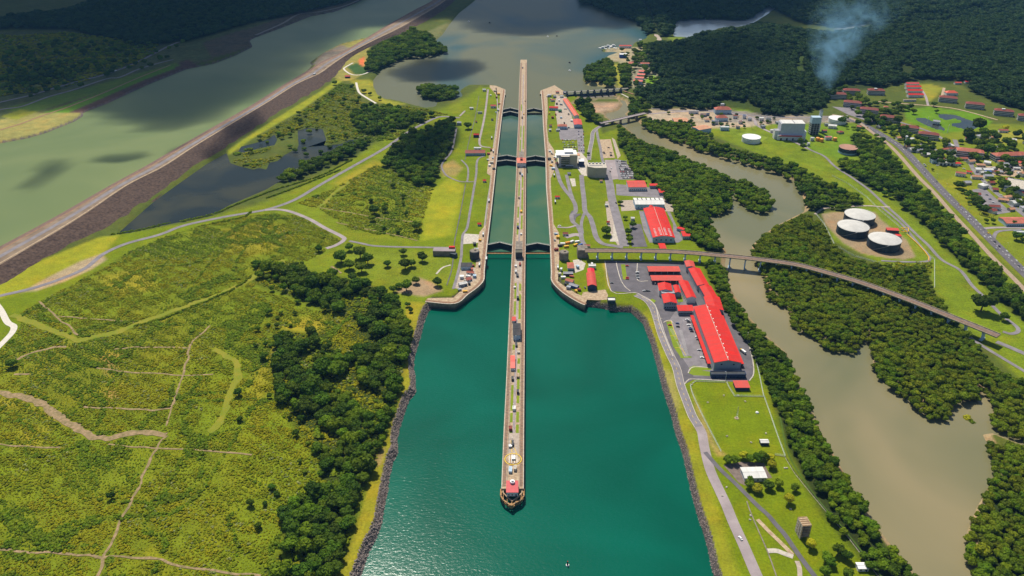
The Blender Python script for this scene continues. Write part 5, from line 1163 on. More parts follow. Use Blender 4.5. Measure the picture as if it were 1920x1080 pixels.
for i in range(len(tt_)-1):
    p = a.lerp(b, (tt_[i]+tt_[i+1])/2)-so; wd = (tt_[i+1]-tt_[i])*Lb-3.3
    mb = MB(); q = p+nn_*2; mb.box((q.x, q.y, -6), (wd, .8, 9), ang); mb.build('sluice_gate', M['navy'], sp)
    mb = MB(); c1 = p+nn_*2.6; c2 = p+nn_*22
    h1, h2 = dr*wd/2, dr*wd/2
    mb.face([tuple(c1-h1+Vector((0, 0, -1))), tuple(c2-h2+Vector((0, 0, -6.5))), tuple(c2+h2+Vector((0, 0, -6.5))), tuple(c1+h1+Vector((0, 0, -1)))]); mb.build('apron', M['concrete_dark'], sp)
p = b-so+nn_*8; mb = MB(); mb.box((p.x-2, p.y, -5), (4, 34, 6), ang+.35); mb.build('wing_wall', M['rust_track'], sp)
mb = MB(); mb.box((*PT(1075, 190), -4), (30, 26, 4.1)); 
# ------------------------------------------------------------------ buildings
PANE = {}
def pane(w, h, mt):
    k = (round(w, 2), round(h, 2), mt.name)
    if k not in PANE:
        mb = MB(); mb.box((0, 0, 0), (w, .18, h)); me = bpy.data.meshes.new('window'); me.from_pydata(mb.v, [], mb.f); me.materials.append(mt); PANE[k] = me
    return PANE[k]
def body(t, L, Wd, h, roof, rise, wm, rm, ov=.6, ridge='x', zb=0.0):
    """walls and roof in the thing's own axes; the ridge runs along x"""
    mb = MB(); iL, iW = L/2-ov, Wd/2-ov
    if roof in ('gable', 'arch'):
        n_ = 2 if roof == 'gable' else 8
        prof = [(-iW+2*iW*k/n_, h+(rise*(1-abs(2*k/n_-1)) if roof == 'gable' else rise*math.sin(math.pi*k/n_))*(iW/(Wd/2))) for k in range(n_+1)]
        out = [(-iW, zb)]+prof+[(iW, zb)]; n2 = len(out)
        mb.face([(-iL, y, z) for y, z in out[::-1]][::-1] if False else [(-iL, y, z) for y, z in out][::1]); mb.face([(iL, y, z) for y, z in out[::-1]])
        mb.face([(-iL, -iW, zb), (iL, -iW, zb), (iL, -iW, prof[0][1]), (-iL, -iW, prof[0][1])]); mb.face([(iL, iW, zb), (-iL, iW, zb), (-iL, iW, prof[-1][1]), (iL, iW, prof[-1][1])])
        mb.build('wall', wm, t)
        rp = [(-Wd/2+Wd*k/n_, h+.12+(rise*(1-abs(2*k/n_-1)) if roof == 'gable' else rise*math.sin(math.pi*k/n_))) for k in range(n_+1)]
        mb = MB()
        for k in range(n_):
            (y1, z1), (y2, z2) = rp[k], rp[k+1]
            mb.face([(-L/2, y1, z1), (L/2, y1, z1), (L/2, y2, z2), (-L/2, y2, z2)])
            mb.face([(-L/2, y1, z1-.25), (-L/2, y2, z2-.25), (L/2, y2, z2-.25), (L/2, y1, z1-.25)])
            for xx in (-L/2, L/2): mb.face([(xx, y1, z1-.25), (xx, y1, z1), (xx, y2, z2), (xx, y2, z2-.25)])
        for y, z in (rp[0], rp[-1]): mb.face([(-L/2, y, z-.25), (L/2, y, z-.25), (L/2, y, z), (-L/2, y, z)])
        r = mb.build('roof', rm, t)
        mb = MB(); mb.beam((-L/2, 0, h+rise+.2), (L/2, 0, h+rise+.2), .5, None, .14); mb.build('ridge_cap', M['concrete_white'] if L > 60 else rm, r)
    elif roof == 'hip':
        mb.box((0, 0, zb), (2*iL, 2*iW, h-zb)); mb.build('wall', wm, t); mb = MB(); rl = max(L/2-Wd/2, .01); z = h+.05; zr = h+rise
        c = [(-L/2, -Wd/2, z), (L/2, -Wd/2, z), (L/2, Wd/2, z), (-L/2, Wd/2, z)]; a, b = (-rl, 0, zr), (rl, 0, zr)
        mb.face([c[0], c[1], b, a]); mb.face([c[2], c[3], a, b]); mb.face([c[1], c[2], b]); mb.face([c[3], c[0], a]); mb.face(c[::-1]); mb.build('roof', rm, t)
    elif roof == 'shed':
        mb.box((0, 0, zb), (2*iL, 2*iW, h-zb)); mb.build('wall', wm, t); mb = MB()
        z0, z1 = h+.1, h+.1+rise; c = [(-L/2, -Wd/2, z0), (L/2, -Wd/2, z0), (L/2, Wd/2, z1), (-L/2, Wd/2, z1)]; lo = [(x, y, z-.25) for x, y, z in c]
        mb.face(c); mb.face(lo[::-1])
        for i in range(4): j = (i+1) % 4; mb.face([lo[i], lo[j], c[j], c[i]])
        mb.build('roof', rm, t)
    elif roof == 'canopy':
        mb = MB(); n_ = max(2, int(L/7))
        for i in range(n_+1):
            for s_ in (-1, 1): mb.box((-iL+2*iL*i/n_, s_*iW, 0), (.4, .4, h))
        mb.build('posts', M['steel_grey'], t)['kind'] = 'stuff'; mb = MB()
        for s_ in (-1, 1):
            y0, y1 = s_*Wd/2, 0
            mb.face([(-L/2, y0, h), (L/2, y0, h), (L/2, y1, h+rise), (-L/2, y1, h+rise)][::s_ and (1 if s_ < 0 else -1)]); mb.face([(-L/2, y0, h-.25), (L/2, y0, h-.25), (L/2, y1, h+rise-.25), (-L/2, y1, h+rise-.25)][::(-1 if s_ < 0 else 1)])
            mb.face([(-L/2, y0, h-.25), (L/2, y0, h-.25), (L/2, y0, h), (-L/2, y0, h)])
        for xx in (-L/2, L/2): mb.face([(xx, -Wd/2, h-.25), (xx, -Wd/2, h), (xx, 0, h+rise), (xx, Wd/2, h), (xx, Wd/2, h-.25), (xx, 0, h+rise-.25)])
        mb.build('roof', rm, t)
    else:
        mb.box((0, 0, zb), (L, Wd, h-zb)); mb.build('wall', wm, t); mb = MB(); mb.box((0, 0, h+.02), (L+.3, Wd+.3, .45)); r = mb.build('roof', rm, t)
        mb = MB()
        for s_ in (-1, 1): mb.box((0, s_*(Wd/2), h+.47), (L+.4, .4, .7)); mb.box((s_*(L/2), 0, h+.47), (.4, Wd-.3, .7))
        mb.build('parapet', wm, r)
def windows(t, L, Wd, h, rows_, cols, side='s', wm=None, w=1.6, hh=1.3, z0=1.2, inset=.6, name='window', span=.86):
    wm = wm or M['glass']; me = pane(w, hh, wm)
    for r in range(rows_):
        z = z0+(h-z0-hh-.4)*(r/(max(rows_-1, 1)) if rows_ > 1 else 0)
        for c in range(cols):
            if side in 'sn': s_ = -1 if side == 's' else 1; o = link(name, me, t, ((-.5+(c+.5)/cols)*L*span, s_*(Wd/2-inset+.02), z))
            else: s_ = -1 if side == 'w' else 1; o = link(name, me, t, (s_*(L/2-inset+.02), (-.5+(c+.5)/cols)*Wd*span, z), math.pi/2)
def bld(name, label, P0, P1, P2, h, roof='gable', rise=2, wm=None, rm=None, win=(), group=None, cat='building', z=0.0):
    """P0-P1 is the eave line along the ridge, P1-P2 the width, all seen at eave height"""
    p0, p1, p2 = [np.array(PT(*q, h+z)) for q in (P0, P1, P2)]
    u = p1-p0; L = np.linalg.norm(u); u /= L; nv = np.array((-u[1], u[0])); d = float(np.dot(p2-p1, nv)); c = (p0+p1)/2+nv*d/2
    if d < 0: u = -u
    t = thing(name, label, cat, (c[0], c[1], z), math.atan2(u[1], u[0]), group); d = abs(d)
    body(t, L, d, h, roof, rise, wm or M['wall_grey'], rm or M['red_roof'])
    for q in win: windows(t, L, d, h, *q)
    t['_'] = 0; del t['_']; return t, L, d
def hut(name, label, px, py, w, d, h, roof='gable', rise=1.5, wm=None, rm=None, ang=0, win=((1, 2, 's'),), group=None, cat='building', z=0.0):
    """small building placed by the middle of its base"""
    x, y = PT(px, py, z); t = thing(name, label, cat, (x, y, z), R(ang), group)
    body(t, w, d, h, roof, rise, wm or M['wall_white'], rm or M['red_roof'], .35)
    for q in win: windows(t, w, d, h, *q, **({'inset': .35 if roof != 'flat' else 0, 'w': 1.2, 'hh': 1.1, 'z0': 1.0} if len(q) < 4 else {}))
    me = pane(1.1, 2.1, M['navy']); link('door', me, t, (w*.32, -(d/2-(.35 if roof != 'flat' else 0))-.04, 0.02))
    return t
RR, RF, WG = M['red_roof'], M['red_faded'], M['wall_grey']
# --- red roofed complex
t, L, d = bld('long_red_hall', 'longest hall with a bright red gable roof and grey end wall facing the viewer', (1339, 680), (1300, 575), (1346, 574), 11.5, 'gable', 3.2, WG, RR)
s = -1
for k, yy in enumerate((-.22, .22)):
    for xx in ((-L/2+.55), (L/2-.55)): link('window', pane(1.8, 1.6, M['glass']), t, (xx, yy*d, 8.2), math.pi/2)
# light panels down the roof
for k in range(13):
    mb = MB(); yy = .6; mb.box((-L/2+6+k*(L-12)/12, yy+1.0*(k % 2), 14.72-.2*(k % 2)), (1.6, 1.0, .22)); mb.build('skylight', M['line_white'], t)
for nm, s_, wdt, zz in (('side_canopy', 1, 4.5, 4.5), ('side_canopy', -1, 4.0, 4.5)):
    for sgn in (s_,):
        mb = MB(); mb.box((0, sgn*(d/2+wdt/2+.6), zz), (L*.86, wdt, .3)); mb.build(nm, M['red_roof'], t)
        mb = MB()
        for k in range(14): mb.box((-L*.42+k*L*.84/13, sgn*(d/2+wdt+.2), 0), (.35, .35, zz))
        mb.build('posts', M['steel_grey'], t)['kind'] = 'stuff'
bld('red_hall', 'red hall stepped behind the longest hall, close to the riverside trees', (1357, 582), (1349, 557), (1320, 559), 9, 'gable', 2.2, WG, RR, [(1, 5, 's')])
bld('red_hall', 'red gabled hall third from the near end in the riverside row', (1345, 556), (1333, 536), (1311, 537), 9, 'gable', 2.2, WG, RR, [(1, 5, 's')])
bld('red_hall', 'long plain red roof second from the top of the riverside row', (1330, 535), (1312, 503), (1290, 503.5), 8, 'gable', 1.8, WG, RR, [(1, 8, 's')])
bld('red_hall', 'small faded red hall at the top of the riverside row under the viaduct', (1304, 501), (1300, 489.5), (1283, 490), 8, 'gable', 1.5, WG, RF, [(1, 3, 's')])
bld('red_carport', 'upper of the two long red carports', (1216, 509), (1276, 509), (1275, 499), 5, 'canopy', 1.0, rm=RF)
bld('red_carport', 'lower of the two long red carports', (1222, 526), (1281, 526), (1280, 516), 5, 'canopy', 1.0, rm=RF)
bld('red_hall', 'red gabled workshop standing alone in the middle of the complex', (1306, 558.5), (1290, 527), (1273, 529.5), 8, 'gable', 2, M['wall_white'], RR, [(1, 7, 'n')])
bld('red_hall', 'small red lean-to between the entrance building and the middle workshop', (1277, 549), (1273, 535), (1262, 535.5), 7, 'gable', 1.2, WG, RR, [(1, 2, 's')])
bld('entrance_building', 'red and grey entrance building with a white gable front, its rear half', (1261, 546), (1258, 532), (1233, 532), 8, 'gable', 2.4, M['wall_white'], RR, [(1, 4, 's'), (1, 4, 'n')])
bld('entrance_building', 'red gabled front half of the entrance building with a curved grey fascia', (1270, 569), (1265, 552), (1240, 552), 8, 'gable', 2.4, WG, RR, [(2, 5, 'w', None, 1.8, 1.3)])
t, L, d = bld('flat_roofed_link', 'grey flat roof linking the two halves of the entrance building', (1241, 551), (1265, 551), (1264, 545), 7, 'flat', 0, WG, M['grey_roof'])
bld('red_wing', 'low red wing joining the longest hall on its left', (1271.5, 583), (1302, 583), (1301, 573), 6, 'shed', .8, WG, RR, [(1, 9, 's')])
bld('red_shelter', 'small detached red roofed shelter below the longest hall', (1379, 727), (1407, 727), (1404, 714), 4, 'shed', .5, M['navy'], RF)
bld('red_shed', 'low dark annex with a tiny red roof under the end wall of the longest hall', (1377, 700), (1391, 700), (1391, 697), 3.5, 'shed', .3, M['navy'], RF)
t = hut('loading_bay', 'dark blue loading bay against the end wall of the longest hall', 1364, 706, 36, 6, 4, 'flat', 0, M['navy'], M['steel_dark'], 0, ((1, 8, 's'),))
# --- arch shed and quay huts
t, L, d = bld('arched_shed', 'faded red barrel roofed boat shed with dark blue doors near the right quay', (1119, 537), (1116, 512), (1099, 512), 6.5, 'arch', 2.6, M['navy'], RF)
bld('red_shed', 'bright red shed joined to the back of the barrel roofed shed', (1115, 512), (1114, 503.5), (1101, 504), 7, 'gable', 1.2, WG, mat('bright_red_roof', (.60, .01, .02), .5, .1))
hut('white_shed', 'small white shed behind the bright red shed', 1110, 503, 9, 6, 4, 'flat', 0, M['wall_white'], M['white_roof'])
bld('small_depot', 'small depot with a patchy red and white roof beside the round concrete drum', (1064, 503), (1077, 503), (1076, 492), 5, 'hip', 1.8, M['wall_blue'], M['red_tile'], [(1, 4, 's')])
hut('quay_shed', 'dark shed with an orange rim on the right quay', 1065, 516, 13, 6, 3.5, 'gable', 1, M['wall_dark'], M['grey_roof'])
hut('quay_store', 'pinkish roofed store on the right quay', 1068, 530, 11, 7, 3.5, 'gable', 1.3, M['wall_white'], M['red_tile'], -30)
hut('quay_store', 'grey roofed store with blue end on the right quay', 1076, 539, 13, 6, 3.5, 'gable', 1.2, M['blue'], M['grey_roof'], -35)
hut('white_booth', 'white roofed booth on the rocky corner of the right quay', 1146, 567, 9, 7, 4, 'flat', 0, M['wall_dark'], M['white_roof'])
hut('red_shed', 'tiny reddish shed above the viaduct abutment', 1101, 464, 8, 5, 3.5, 'gable', 1, M['wall_white'], M['red_tile'])
# --- warehouses
t, L, d = bld('red_warehouse', 'wide red arched warehouse with rows of white skylights', (1266, 446), (1245, 391), (1206, 391), 8, 'arch', 3.0, M['wall_blue'], RR)
for r_ in range(6):
    for k in (-.33, -.12, .12, .33):
        zz = 8.35+3.0*math.sin(math.pi*(.5+k)); mb = MB(); mb.box((-L/2+4+r_*4.2 if True else 0, k*d, zz-.1), (1.0, 3.0, .2)); mb.build('skylight', M['white'], t)
WHx = L
windows(t, L, d, 6, 1, 4, 'w', M['navy'], 2.2, 1.8, 3.5)
bld('red_lobby', 'small red gabled link between the red warehouse and the grey workshop', (1224, 393), (1224, 386), (1217, 386), 8, 'gable', 1.5, M['wall_blue'], RR)
t, L, d = bld('grey_workshop', 'wide pale workshop with a monitored white roof and blue grey front', (1191, 383.5), (1247, 383.5), (1244, 371), 7.5, 'gable', 1.6, M['wall_blue'], M['white_roof'], [(1, 8, 's')])
for k in range(6): mb = MB(); mb.box((-L/2+6+k*(L-12)/5, d*.18, 8.3), (1.2, d*.32, 1.0)); mb.build('roof_monitor', M['wall_dark'], t)
t, L, d = bld('pink_depot', 'square depot with a pink sheet roof and white gables', (1178, 351), (1213, 351), (1206, 338.5), 6.5, 'gable', 1.6, M['wall_white'], RF, [(1, 8, 's')])
hut('red_annex', 'dark red annex right of the pink depot', 1226, 352, 15, 8, 5, 'shed', .6, M['wall_grey'], RR)
hut('red_annex', 'small bright red roofed store at the edge of the riverside trees', 1243, 363, 15, 14, 4.5, 'shed', .8, M['wall_grey'], RR)
hut('white_shed', 'white shed at the right end of the workshop yard', 1254, 370, 13, 6, 3.5, 'flat', 0, M['wall_white'], M['white_roof'])
bld('red_kiosk', 'red roofed kiosk with pale blue walls right of the red warehouse', (1280, 443), (1296, 443), (1294, 434), 5, 'shed', .8, M['wall_blue'], RR, [(1, 4, 's')])
hut('red_kiosk', 'narrow red roof behind the pale blue kiosk', 1276, 433, 11, 6, 4, 'shed', .6, M['wall_blue'], RR, -35)
bld('red_canopy', 'small red canopy between the red warehouse and the viaduct', (1237, 466), (1250, 466), (1247, 456), 4, 'canopy', .4, rm=RR)
hut('gate_kiosk', 'white guard kiosk on the lawn beside the side car park', 1186, 413, 5, 5, 3.2, 'flat', 0, M['wall_white'], M['white_roof'])
# --- visitor centre
vc = thing('visitor_centre', 'tall visitor building with stacked white roofs and dark glass terraces by the lock', 'building', (*PT(1063, 312), 0)); 
mb = MB(); mb.box((2, 14, 0), (30, 24, 19)); mb.build('wall', M['wall_white'], vc)
mb = MB(); mb.box((11, 1.3, 0), (13, 5, 20.5)); mb.build('stair_block', M['wall_beige'], vc)
for k in range(5):
    mb = MB(); mb.box((-3.5, -.6, 1.5+k*3.6), (13, 4.8, 2.4)); g_ = mb.build('glass_front', M['glass'], vc); mb = MB(); mb.box((-3.5, -1.2, 4.0+k*3.6), (15, 6.2, .8)); mb.build('balcony', M['concrete_white'], vc)
mb = MB(); mb.box((-1, 14, 19.1), (36, 26, .8)); mb.build('roof', M['white'], vc); mb = MB(); mb.box((3, 17, 20), (15, 17, 3.2)); mb.build('roof_box', M['white'], vc); mb = MB(); mb.box((17, 18, 14.5), (12, 12, .6)); mb.build('canopy', M['orange_roof'], vc)
mb = MB(); mb.box((-15, 12, 15), (10, 22, .6)); mb.build('canopy', M['white'], vc); mb = MB()
for k in range(4): mb.box((-18, 3+k*6, 0), (.5, .5, 15))
mb.build('column', M['white'], vc); mb = MB(); mb.box((25, 6, 0), (9, 14, 9)); mb.build('side_wing', M['navy'], vc); mb = MB(); mb.box((25, 6, 9.02), (9.4, 14.4, .5)); mb.build('roof', M['white'], vc)
mb = MB(); mb.box((4, -4.5, 0), (13, 3, 3)); mb.build('porch', M['wall_dark'], vc); mb = MB(); mb.box((4, -4.5, 3.02), (13.4, 3.4, .4)); mb.build('porch_roof', M['white'], vc)
th_ = thing('theatre_block', 'windowless beige block with a pale flat roof right of the visitor building', 'building', (*PT(1119, 331), 0)); mb = MB()
mb.prism([(-16, -1), (-3, -7), (15, -6), (15, 17), (-16, 17)], 0, 17); mb.build('wall', M['wall_beige'], th_); mb = MB(); mb.prism([(-16.3, -1.3), (-3, -7.3), (15.3, -6.3), (15.3, 17.3), (-16.3, 17.3)], 17.02, 17.9); mb.build('roof', M['concrete_white'], th_)
for k in range(5): mb = MB(); mb.box((-12+k*6, 13, 17.92), (3, 2.4, 1.8)); mb.build('roof_unit', M['steel_grey'], th_)
mb = MB(); mb.box((-2, 4, 17.92), (22, .5, .8)); mb.build('roof_kerb', M['wall_white'], th_)
# --- upper right bank
bld('long_red_store', 'long orange red roof of the store running up the right bank', (1086.5, 217), (1064.5, 185.5), (1055.5, 186.5), 7, 'gable', 1.8, M['wall_white'], mat('orange_red_roof', (.58, .10, .05), .6, .15), [(1, 18, 's')])
bld('red_store', 'shorter faded red store below the long orange red roof', (1092, 234), (1089.5, 223.5), (1074, 223.5), 7, 'gable', 1.2, M['wall_blue'], RF, [(1, 5, 'w')])
hut('brown_house', 'house with a brown hipped roof and blue walls by the upper car park', 1054, 241, 19, 12, 6, 'hip', 3, M['wall_blue'], M['red_tile'], 0, ((2, 5, 's'),))
hut('red_house', 'curved bright red roofed house on the upper right bank', 1038, 206, 19, 10, 5, 'arch', 2.4, M['wall_blue'], RR, -8, ((1, 4, 's'),))
for i, (px, py, w_, d_, wm_, rm_, lb) in enumerate(((1050, 210, 7, 6, 'green_paint', 'green_paint', 'small green container beside the curved red roof'), (1030, 181, 8, 7, 'wall_white', 'white_roof', 'white domed hut on the upper right quay'), (1040, 183, 7, 6, 'wall_grey', 'grey_roof', 'grey hut behind the white hut on the upper quay'), (1036, 190, 9, 6, 'wall_white', 'red_tile', 'brownish hut on the upper right quay'),
        (1045, 175, 8, 6, 'wall_grey', 'red_tile', 'hut near the slanting nose of the approach wall'), (1053, 183, 8, 5, 'wall_white', 'white_roof', 'white shed at the head of the gravel yard'), (1059, 176, 7, 5, 'blue', 'white', 'pale blue shed beside the spillway'), (1032, 238, 6, 5, 'wall_white', 'red_dark', 'purple roofed hut by the dark lane'), (1031, 246, 5, 5, 'wall_white', 'white_roof', 'white hut by the dark lane'), (1046, 246, 8, 4, 'wall_white', 'white_roof', 'white canopy at the car park corner'))):
    hut('quay_hut', lb, px, py, w_, d_, 3.6, 'flat' if i in (0, 1, 6) else 'gable', 1.2, M[wm_], M[rm_], 6*i % 20)
# --- small lawn huts on the right bank
for px, py, w_, d_, rm_, lb in ((1045, 372, 8, 5, 'red_roof', 'little red roofed hut on the lawn left of the curving lane'), (1060, 441, 8, 6, 'red_dark', 'brown roofed hut with white walls beside the forecourt'), (1127, 342, 5, 4, 'orange_roof', 'orange roofed kiosk right of the theatre block'), (1140, 420, 5, 3, 'red_roof', 'red container beside the pale slab'), (1067, 328, 6, 4, 'grey_roof', 'grey tank like hut beside the pink slab'), (1137, 387, 5, 5, 'white_roof', 'white kiosk at the top of the store yard')):
    hut('lawn_hut', lb, px, py, w_, d_, 3.2, 'gable', 1.2, M['wall_white'], M[rm_])
for i, (px, py, c_, lb) in enumerate(((1055, 459, 'white', 'white site cabin in the cluttered yard by the right gate'), (1064, 457, 'orange', 'orange container in the cluttered yard by the right gate'), (1072, 455, 'wall_white', 'pale cabin in the cluttered yard by the right gate'), (1082, 455, 'white', 'white cabin at the right of the cluttered yard'), (1079, 461, 'yellow', 'yellow container in the cluttered yard by the right gate'), (1062, 464, 'yellow', 'yellow frame in front of the cluttered yard'), (1088, 461, 'blue', 'blue container at the end of the cluttered yard'), (1050, 462, 'wall_dark', 'dark machine at the left of the cluttered yard'))):
    x, y = PT(px, py); mb = MB(); mb.box((0, 0, .1), (6.5, 2.6, 2.6)); mb.box((0, 0, 2.72), (6.7, 2.8, .18)); mb.box((3.1, -1.32, .3), (.3, .1, 2.1)); o = mb.build('site_container', M[c_], None, (x, y, 0), R(i*23 % 50)); tag(o, lb, 'container', 'containers by the right gate')
# --- left bank
bld('long_blue_house', 'long purple brown roofed house with blue and white walls on the left bank', (872, 287.5), (910, 287), (909, 281), 5, 'gable', 1.6, M['wall_blue'], M['red_dark'], [(1, 12, 's')])
hut('white_canopy', 'white flat canopy behind the long purple brown roof', 895.5, 281, 13, 5, 3.5, 'flat', 0, M['wall_white'], M['white'])
hut('small_blue_house', 'small house with a red roof and dark blue front on the left bank', 893, 257, 11, 6, 5, 'gable', 2, M['navy'], RR)
hut('white_house', 'white house with a pale red roof high on the left bank', 925, 202, 12, 7, 4.5, 'gable', 2, M['wall_white'], RF)
hut('white_house', 'tiny white house at the top of the left bank', 908, 171, 8, 5, 4, 'gable', 1.6, M['wall_white'], M['white_roof'])
hut('lawn_hut', 'small hut with a red roof and white gable on the left bank lawn', 908.5, 341.5, 6, 5, 3, 'gable', 1.5, M['wall_white'], RR)
hut('lawn_hut', 'small crimson roofed hut above the paved yard on the left bank', 899, 423, 6, 5, 3, 'gable', 1.5, M['wall_blue'], RR)
hut('lawn_hut', 'white shed at the far left bank lane', 884, 205, 8, 5, 3.4, 'gable', 1.2, M['wall_white'], M['white_roof'])
hut('lawn_hut', 'long pale slab roofed hut on the upper left lawn', 900, 213, 9, 3, 2.6, 'flat', 0, M['wall_white'], M['grey_roof'])
hut('lawn_hut', 'tiny dark roofed hut on the upper left lawn', 893, 230, 4, 4, 2.6, 'gable', 1, M['wall_white'], M['red_dark'])
hut('lawn_hut', 'yellowish hut with a dark roof near the left lock wall', 923, 226, 5, 4, 2.6, 'gable', 1, M['wall_white'], M['black_roof'])
hut('stone_house', 'grey house between two dark trees on the left bank', 861, 234, 9, 8, 5, 'hip', 2, M['wall_grey'], M['grey_roof'])
hut('black_roofed_store', 'store with a black roof and pale blue front on the lower left quay', 875, 503, 15, 10, 5, 'shed', .8, M['wall_blue'], M['black_roof'])
hut('quay_shed', 'small salmon roofed shed on the cluttered lower left quay', 882, 514, 10, 5, 3, 'gable', 1.1, M['wall_white'], M['red_tile'], -12)
hut('quay_shed', 'white roofed shed at the bottom of the lower left quay', 868, 536, 11, 6, 4, 'gable', 1, M['wall_grey'], M['white_roof'], 24)
hut('quay_shed', 'brown clutter roofed lean-to on the lower left quay', 879, 526, 8, 6, 2.4, 'shed', .8, M['wall_white'], M['red_dark'], 30)
hut('red_hut', 'red roofed hut on the dam shore by the curled track', 652, 146, 12, 8, 4, 'gable', 2, M['wall_dark'], RF)
for px, py, r, h_, lb in ((890, 484, 6.6, 11, 'round dark concrete drum tower on the left bank by the lower gate'), (1057, 486, 6.3, 11, 'round grey concrete drum tower on the right bank by the lower gate')):
    t = thing('drum_tower', lb, 'tower', (*PT(px, py), 0)); mb = MB(); mb.cyl((0, 0, 0), r, h_, 20); mb.build('wall', M['wall_dark'] if px < 900 else M['concrete_dark'], t); mb = MB(); mb.cyl((0, 0, h_+.02), r*.94, .5, 20, r*.9); r2 = mb.build('roof', M['concrete_dark'], t); mb = MB(); mb.box((1, 1, h_+.5), (2.6, 2.6, 1.6)); mb.build('hatch', M['concrete'], r2)
# --- on the pier
t = hut('control_house', 'red tiled control house with white walls on the centre pier', 977.5, 309, 16, 26, 8, 'hip', 3.2, M['wall_white'], mat('salmon_tile_roof', (.60, .16, .10), .7, .15), 1.0, ((2, 5, 's'), (2, 8, 'w'), (2, 8, 'e')))
mb = MB(); mb.box((0, 0, 11), (4, 10, 1.4)); mb.build('roof_lantern', M['red_dark'], t)
hut('dark_tower', 'dark square tower on the pier level with the lower gates', 973, 483, 9, 9, 9, 'flat', 0, M['wall_dark'], mat('olive_roof', (.12, .11, .08), .9, .15), 0, ((2, 2, 's'),))
hut('black_shed', 'long black roofed shed on the middle of the pier', 969, 627, 9, 26, 7, 'gable', .6, M['wall_blue'], M['black_roof'], 0, ()); 
x, y = PT(969, 634); mb = MB(); mb.box((0, -2.6, .1), (7, .4, 5)); o = mb.build('shed_door', M['steel_dark'], None, (x, y, 0)); o['label'] = 'black roller door of the long shed on the pier'; o['category'] = 'door'
hut('red_long_shed', 'long narrow shed with a coral red roof on the pier', 961.5, 684, 5, 24, 4, 'gable', .8, M['wall_white'], mat('coral_roof', (.70, .10, .07), .5, .1), 0, ())
hut('pink_shed', 'small pink roofed shed behind the black shed on the pier', 963.5, 602, 5, 9, 3, 'shed', .3, M['wall_white'], RF, 0, ())
hut('red_roofed_cabin', 'wide red roofed cabin with a white front right behind the pier prow', 960.5, 920, 10.5, 14, 4.5, 'shed', .6, M['wall_white'], mat('deep_red_roof', (.48, .03, .04), .5, .1), 0, ((1, 3, 's'),))
tk = thing('round_beacon_base', 'white round turret on the red cabin roof at the pier tip', 'turret', (*PT(960.8, 905, 5), 5.0)); mb = MB(); mb.cyl((0, 0, .3), 2.3, 1.6, 16, 2.1); mb.build('drum', M['white'], tk); mb = MB(); mb.cyl((0, 0, 1.92), 1.1, 1.0, 12); mb.build('lamp_housing', M['steel_grey'], tk)
# ring crane base
rg = thing('turntable_ring', 'pale round turntable with a yellow ring near the pier tip', 'turntable', (*PT(962, 861, .5), .5)); mb = MB(); mb.cyl((0, 0, 0), 6.6, .35, 32); mb.build('platform', M['concrete'], rg); mb = MB()
for i in range(40):
    a, b = 2*math.pi*i/40, 2*math.pi*(i+1)/40; mb.face([(7.9*math.cos(a), 7.9*math.sin(a), .2), (7.9*math.cos(b), 7.9*math.sin(b), .2), (7.1*math.cos(b), 7.1*math.sin(b), .2), (7.1*math.cos(a), 7.1*math.sin(a), .2)][::-1])
mb.build('yellow_ring', M['line_yellow'], rg); mb = MB()
for k in (-3.5, -1.2, 1.2, 3.5): mb.box((k, 0, .36), (.4, 11, .2))
mb.build('rail', M['steel_grey'], rg); mb = MB(); mb.box((.5, .5, .36), (3.2, 4.6, 1.6)); mb.build('gearbox', M['steel_grey'], rg)
mb = MB(); mb.beam((-1, 9, .1), (-2, 26, .1), .5, None, .06); mb.beam((3.5, 7.5, .1), (-1.5, 24, .1), .5, None, .06); mb.build('yellow_line', M['line_yellow'], rg)
PC = [(965, 540), (971, 561), (976, 547), (968, 648, ), (972, 662), (961, 702), (961, 712), (971, 706), (964, 738), (971, 737), (964, 768), (970, 765), (957, 799), (957, 806), (970, 794), (961, 833), (957, 838), (963, 843), (966, 880), (957, 883), (968, 886), (973, 372), (977, 398), (970, 410), (977, 440), (971, 428), (969, 455), (975, 497), (967, 500), (977, 505), (967, 511), (970, 518), (976, 512), (979, 330), (975, 326), (978, 256), (982, 215), (979, 222), (981, 150), (980, 128), (985, 190), (979, 178)]
PCc = ['wall_white', 'steel_dark', 'steel_grey', 'wall_dark', 'concrete_white', 'wall_blue', 'steel_dark', 'concrete', 'yellow', 'steel_dark', 'wall_white', 'navy', 'concrete', 'red_dark']
for i, q in enumerate(PC[::1][:]):
    if i % 3 == 2: continue
    q = q
    px, py = q[:2]; x, y = PT(px, py, ZW); w_, d_, h_ = (2.2+(i*7 % 3)*.6, 3+(i*5 % 4)*1.1, 1.8+(i*3 % 4)*.4); mb = MB(); cm = PCc[i % len(PCc)]
    mb.box((0, 0, 0), (w_, d_, h_)); mb.box((0, 0, h_), (w_+.3, d_+.3, .18)); mb.box((w_*.2, -d_/2-.03, .1), (.8, .1, h_*.8)); mb.box((-w_*.2, d_*.2, h_+.18), (.6, .6, .5))
    o = mb.build('equipment_cabin', M[cm], None, (x, y, ZW+.13), R(i*11 % 9-4)); tag(o, {'wall_white': 'small white', 'concrete_white': 'small cream', 'concrete': 'small sandy', 'red_dark': 'small maroon', 'white': 'small white', 'steel_dark': 'small black', 'steel_grey': 'small grey', 'wall_dark': 'small dark', 'wall_blue': 'small pale blue', 'yellow': 'small yellow', 'navy': 'small navy blue', 'red_faded': 'small reddish'}[cm]+' equipment cabin on the centre pier', 'cabin', 'small cabins along the centre pier')
